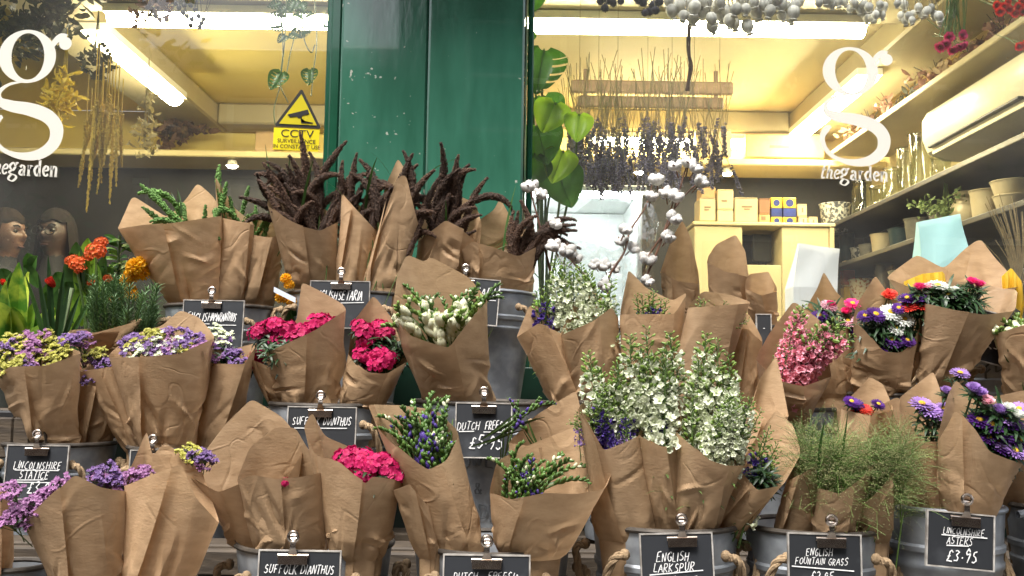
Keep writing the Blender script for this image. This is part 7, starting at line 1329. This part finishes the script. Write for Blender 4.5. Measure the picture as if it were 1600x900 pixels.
# ---------------------------------------------------------------- two people inside, behind the left glass
def person(label, hx, hy, Y, hs, skin, hair, cloth, turn, glasses=False, longhair=False):
    Hc = P(hx, hy, Y); fl = .15; H = Hc[2] - fl + .115; k = H / 1.72; c = np.array((Hc[0], Y, fl)); t = thing('person', label, 'person', c)
    me = bpy.data.meshes.new('body'); hz = Hc[2] - fl
    J = {'pel': (0, 0, .92 * k), 'chest': (0, .01, 1.25 * k), 'neck': (0, .0, 1.44 * k), 'nk2': (0, -.012, hz - .075), 'hd0': (0, -.02, hz - .035), 'hd1': (0, -.005, hz + .02), 'hd2': (0, .005, hz + .075), 'shL': (-.17 * k, .01, 1.38 * k), 'shR': (.17 * k, .01, 1.38 * k), 'elL': (-.23 * k, -.02, 1.10 * k), 'elR': (.23 * k, -.02, 1.10 * k), 'wrL': (-.16 * k, -.2, .98 * k), 'wrR': (.16 * k, -.2, .98 * k), 'hpL': (-.1 * k, 0, .88 * k), 'hpR': (.1 * k, 0, .88 * k), 'knL': (-.1 * k, -.01, .48 * k), 'knR': (.1 * k, -.01, .48 * k), 'anL': (-.1 * k, .02, .07), 'anR': (.1 * k, .02, .07), 'ftL': (-.11 * k, -.13, .04), 'ftR': (.11 * k, -.13, .04), 'nose': (0, -.098, hz - .012), 'chin': (0, -.072, hz - .078)}
    Rr = {'pel': .135, 'chest': .135, 'neck': .058, 'nk2': .052, 'hd0': .068, 'hd1': .082, 'hd2': .07, 'shL': .062, 'shR': .062, 'elL': .042, 'elR': .042, 'wrL': .03, 'wrR': .03, 'hpL': .085, 'hpR': .085, 'knL': .06, 'knR': .06, 'anL': .042, 'anR': .042, 'ftL': .036, 'ftR': .036, 'nose': .014, 'chin': .030}
    E = [('pel', 'chest'), ('chest', 'neck'), ('neck', 'nk2'), ('nk2', 'hd0'), ('hd0', 'hd1'), ('hd1', 'hd2'), ('chest', 'shL'), ('chest', 'shR'), ('shL', 'elL'), ('shR', 'elR'), ('elL', 'wrL'), ('elR', 'wrR'), ('pel', 'hpL'), ('pel', 'hpR'), ('hpL', 'knL'), ('hpR', 'knR'), ('knL', 'anL'), ('knR', 'anR'), ('anL', 'ftL'), ('anR', 'ftR'), ('hd1', 'nose'), ('hd0', 'chin')]
    for sd in 'LR':
        s = -1 if sd == 'L' else 1; w = np.array(J['wr' + sd]); J['pm' + sd] = tuple(w + (0, -.07, -.01)); Rr['pm' + sd] = .026; E.append(('wr' + sd, 'pm' + sd))
        for f in range(4): n1, n2 = 'f%d%s' % (f, sd), 'g%d%s' % (f, sd); J[n1] = tuple(w + ((f - 1.5) * .018, -.11 - .008 * (1.5 - abs(f - 1.5)), -.018)); J[n2] = tuple(w + ((f - 1.5) * .018, -.135 - .01 * (1.5 - abs(f - 1.5)), -.045)); Rr[n1] = .0085; Rr[n2] = .0075; E += [('pm' + sd, n1), (n1, n2)]
        J['th' + sd] = tuple(w + (-s * .035, -.06, -.02)); Rr['th' + sd] = .0095; J['ti' + sd] = tuple(w + (-s * .045, -.09, -.035)); Rr['ti' + sd] = .0085; E += [('wr' + sd, 'th' + sd), ('th' + sd, 'ti' + sd)]
        J['ear' + sd] = (s * .083, .012, hz + .002); Rr['ear' + sd] = .016; E.append(('hd1', 'ear' + sd))
    nm = list(J); me.from_pydata([J[n] for n in nm], [(nm.index(a), nm.index(b)) for a, b in E], [])
    o = part('body', me, t, c, rz(turn)); m1 = o.modifiers.new('skin', 'SKIN'); m1.use_smooth_shade = True
    for i, n in enumerate(nm): sv = me.skin_vertices[0].data[i]; r_ = Rr[n]; sv.radius = (r_ * (1.25 if n in ('chest', 'pel') else 1), r_ * (.8 if n in ('chest', 'pel') else 1)); sv.use_root = (n == 'pel')
    m2 = o.modifiers.new('sub', 'SUBSURF'); m2.levels = 3; m2.render_levels = 3
    bpy.context.view_layer.update(); ev = bpy.data.meshes.new_from_object(o.evaluated_get(bpy.context.evaluated_depsgraph_get())); o.modifiers.clear(); ev.name = 'body'; o.data = ev
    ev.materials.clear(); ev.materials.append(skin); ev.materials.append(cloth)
    co = np.zeros(len(ev.vertices) * 3); ev.vertices.foreach_get('co', co); co = co.reshape(-1, 3); fa = hz - .098; hc = np.array((0, .0, hz + .005))
    def headr(d):                                  # radius of the head in direction d: skull, jaw, brow, eye sockets, nose, lips, ears
        x, y, z = d[:, 0], d[:, 1], d[:, 2]; low = np.clip(-z, 0, 1)
        r_ = 1 / np.sqrt((x / (.074 - .016 * low)) ** 2 + (y / np.where(y < 0, .088, .098)) ** 2 + (z / np.where(z > 0, .108, .118)) ** 2)
        g_ = lambda ax, az, sx, sz, amp: np.where(y < 0, amp * np.exp(-((x - ax) / sx) ** 2 - ((z - az) / sz) ** 2), 0)
        r_ = r_ + g_(0, -.12, .11, .16, .020) + g_(0, .08, .08, .18, .008) + g_(.30, .10, .17, .11, -.011) + g_(-.30, .10, .17, .11, -.011) + g_(0, .30, .5, .10, .004) + g_(0, -.50, .22, .05, .006) + g_(0, -.60, .2, .05, .005) + g_(0, -.88, .22, .14, .008) + g_(.42, -.2, .2, .2, .004) + g_(-.42, -.2, .2, .2, .004)
        return r_ + .013 * np.exp(-((np.abs(x) - .97) / .10) ** 2 - ((y - .12) / .12) ** 2 - ((z - .0) / .24) ** 2)
    d_ = co - hc; rr_ = np.linalg.norm(d_, axis=1); sel = (co[:, 2] > hz - .125) & (rr_ < .16); dn = d_ / (rr_[:, None] + 1e-9); tgt = hc + dn * headr(dn)[:, None]; bl = np.clip((co[:, 2] - (hz - .125)) / .05, 0, 1)[:, None]
    bl = np.where((dn[:, 1:2] > .2) & (co[:, 2:3] < hz - .07), bl * .35, bl); co = np.where(sel[:, None], co * (1 - bl) + tgt * bl, co); ev.vertices.foreach_set('co', co.ravel()); ev.update()
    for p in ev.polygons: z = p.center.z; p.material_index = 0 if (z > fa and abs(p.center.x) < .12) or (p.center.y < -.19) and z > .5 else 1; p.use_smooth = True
    q = MB(); nh, mh = 40, 18; V = []; fl_ = random.Random(label)
    for i in range(nh):
        a = i / nh * 2 * math.pi; sa = math.sin(a); lim = 1.02 + .06 * math.sin(7 * a) if sa < -.45 else (1.75 if sa < .1 else 2.15)
        for j in range(mh):
            tt = j / (mh - 1) * lim; d1 = np.array([(math.sin(tt) * math.cos(a), math.sin(tt) * sa, math.cos(tt))]); r_ = headr(d1)[0] + .012 * min(1, (mh - 1 - j) / 3 + (.25 if not longhair else 1)) + .002 * math.sin(31 * a + 3 * tt) + fl_.uniform(-.001, .001); p_ = hc + d1[0] * r_
            if longhair and sa > -.45: p_ = p_ + np.array((math.cos(a) * .02, .0, -.16)) * (j / (mh - 1)) ** 3
            V.append(p_)
    q.add(np.array(V), grid_faces(nh, mh, True)); part('hair', q.mesh('hair', hair, True, False), t, c, rz(turn))
    q = MB(); q2 = MB()
    for s in (-1, 1):
        V, F = ellips(10, 8, .0125, .009, .0075); q.add(V + (s * .0285, -.0735, hz + .0155), F); V, F = ellips(8, 6, .006, .004, .006); q2.add(V + (s * .0285, -.0805, hz + .0155), F)
        q2.add(*tube([(s * .016, -.087, hz + .034), (s * .03, -.086, hz + .040), (s * .046, -.076, hz + .036)], .0035, 5))
    part('eyes', q.mesh('eyes', MATS.get('eye_grey') or pmat('eye_grey', (.05, .045, .04), None, rough=.3)), t, c, rz(turn)); part('pupils_and_brows', q2.mesh('pupils_and_brows', hair), t, c, rz(turn)); q = MB(); V, F = ellips(12, 5, .022, .006, .0055); q.add(V + (0, -.0855, hz - .052), F); part('mouth', q.mesh('mouth', MATS.get('lips') or pmat('lips', (.06, .024, .02), None, rough=.5)), t, c, rz(turn))
    if glasses:
        q = MB(); kk = np.linspace(0, 2 * math.pi, 17)
        for s in (-1, 1): q.add(*tube(np.stack((s * .034 + .024 * np.cos(kk), -.098 + 0 * kk, hz + .010 + .019 * np.sin(kk)), -1), .0022, 5))
        q.add(*tube([(-.012, -.099, hz + .014), (.012, -.099, hz + .014)], .002, 5)); part('glasses', q.mesh('glasses', M_black), t, c, rz(turn))
M_sk1 = pmat('dimmed_skin_a', (.11, .048, .024), (.085, .038, .02), scale=20, rough=.5); M_sk2 = pmat('dimmed_skin_b', (.045, .023, .016), (.035, .018, .013), scale=20, rough=.5)  # skin colours darkened so the faces look dimly lit
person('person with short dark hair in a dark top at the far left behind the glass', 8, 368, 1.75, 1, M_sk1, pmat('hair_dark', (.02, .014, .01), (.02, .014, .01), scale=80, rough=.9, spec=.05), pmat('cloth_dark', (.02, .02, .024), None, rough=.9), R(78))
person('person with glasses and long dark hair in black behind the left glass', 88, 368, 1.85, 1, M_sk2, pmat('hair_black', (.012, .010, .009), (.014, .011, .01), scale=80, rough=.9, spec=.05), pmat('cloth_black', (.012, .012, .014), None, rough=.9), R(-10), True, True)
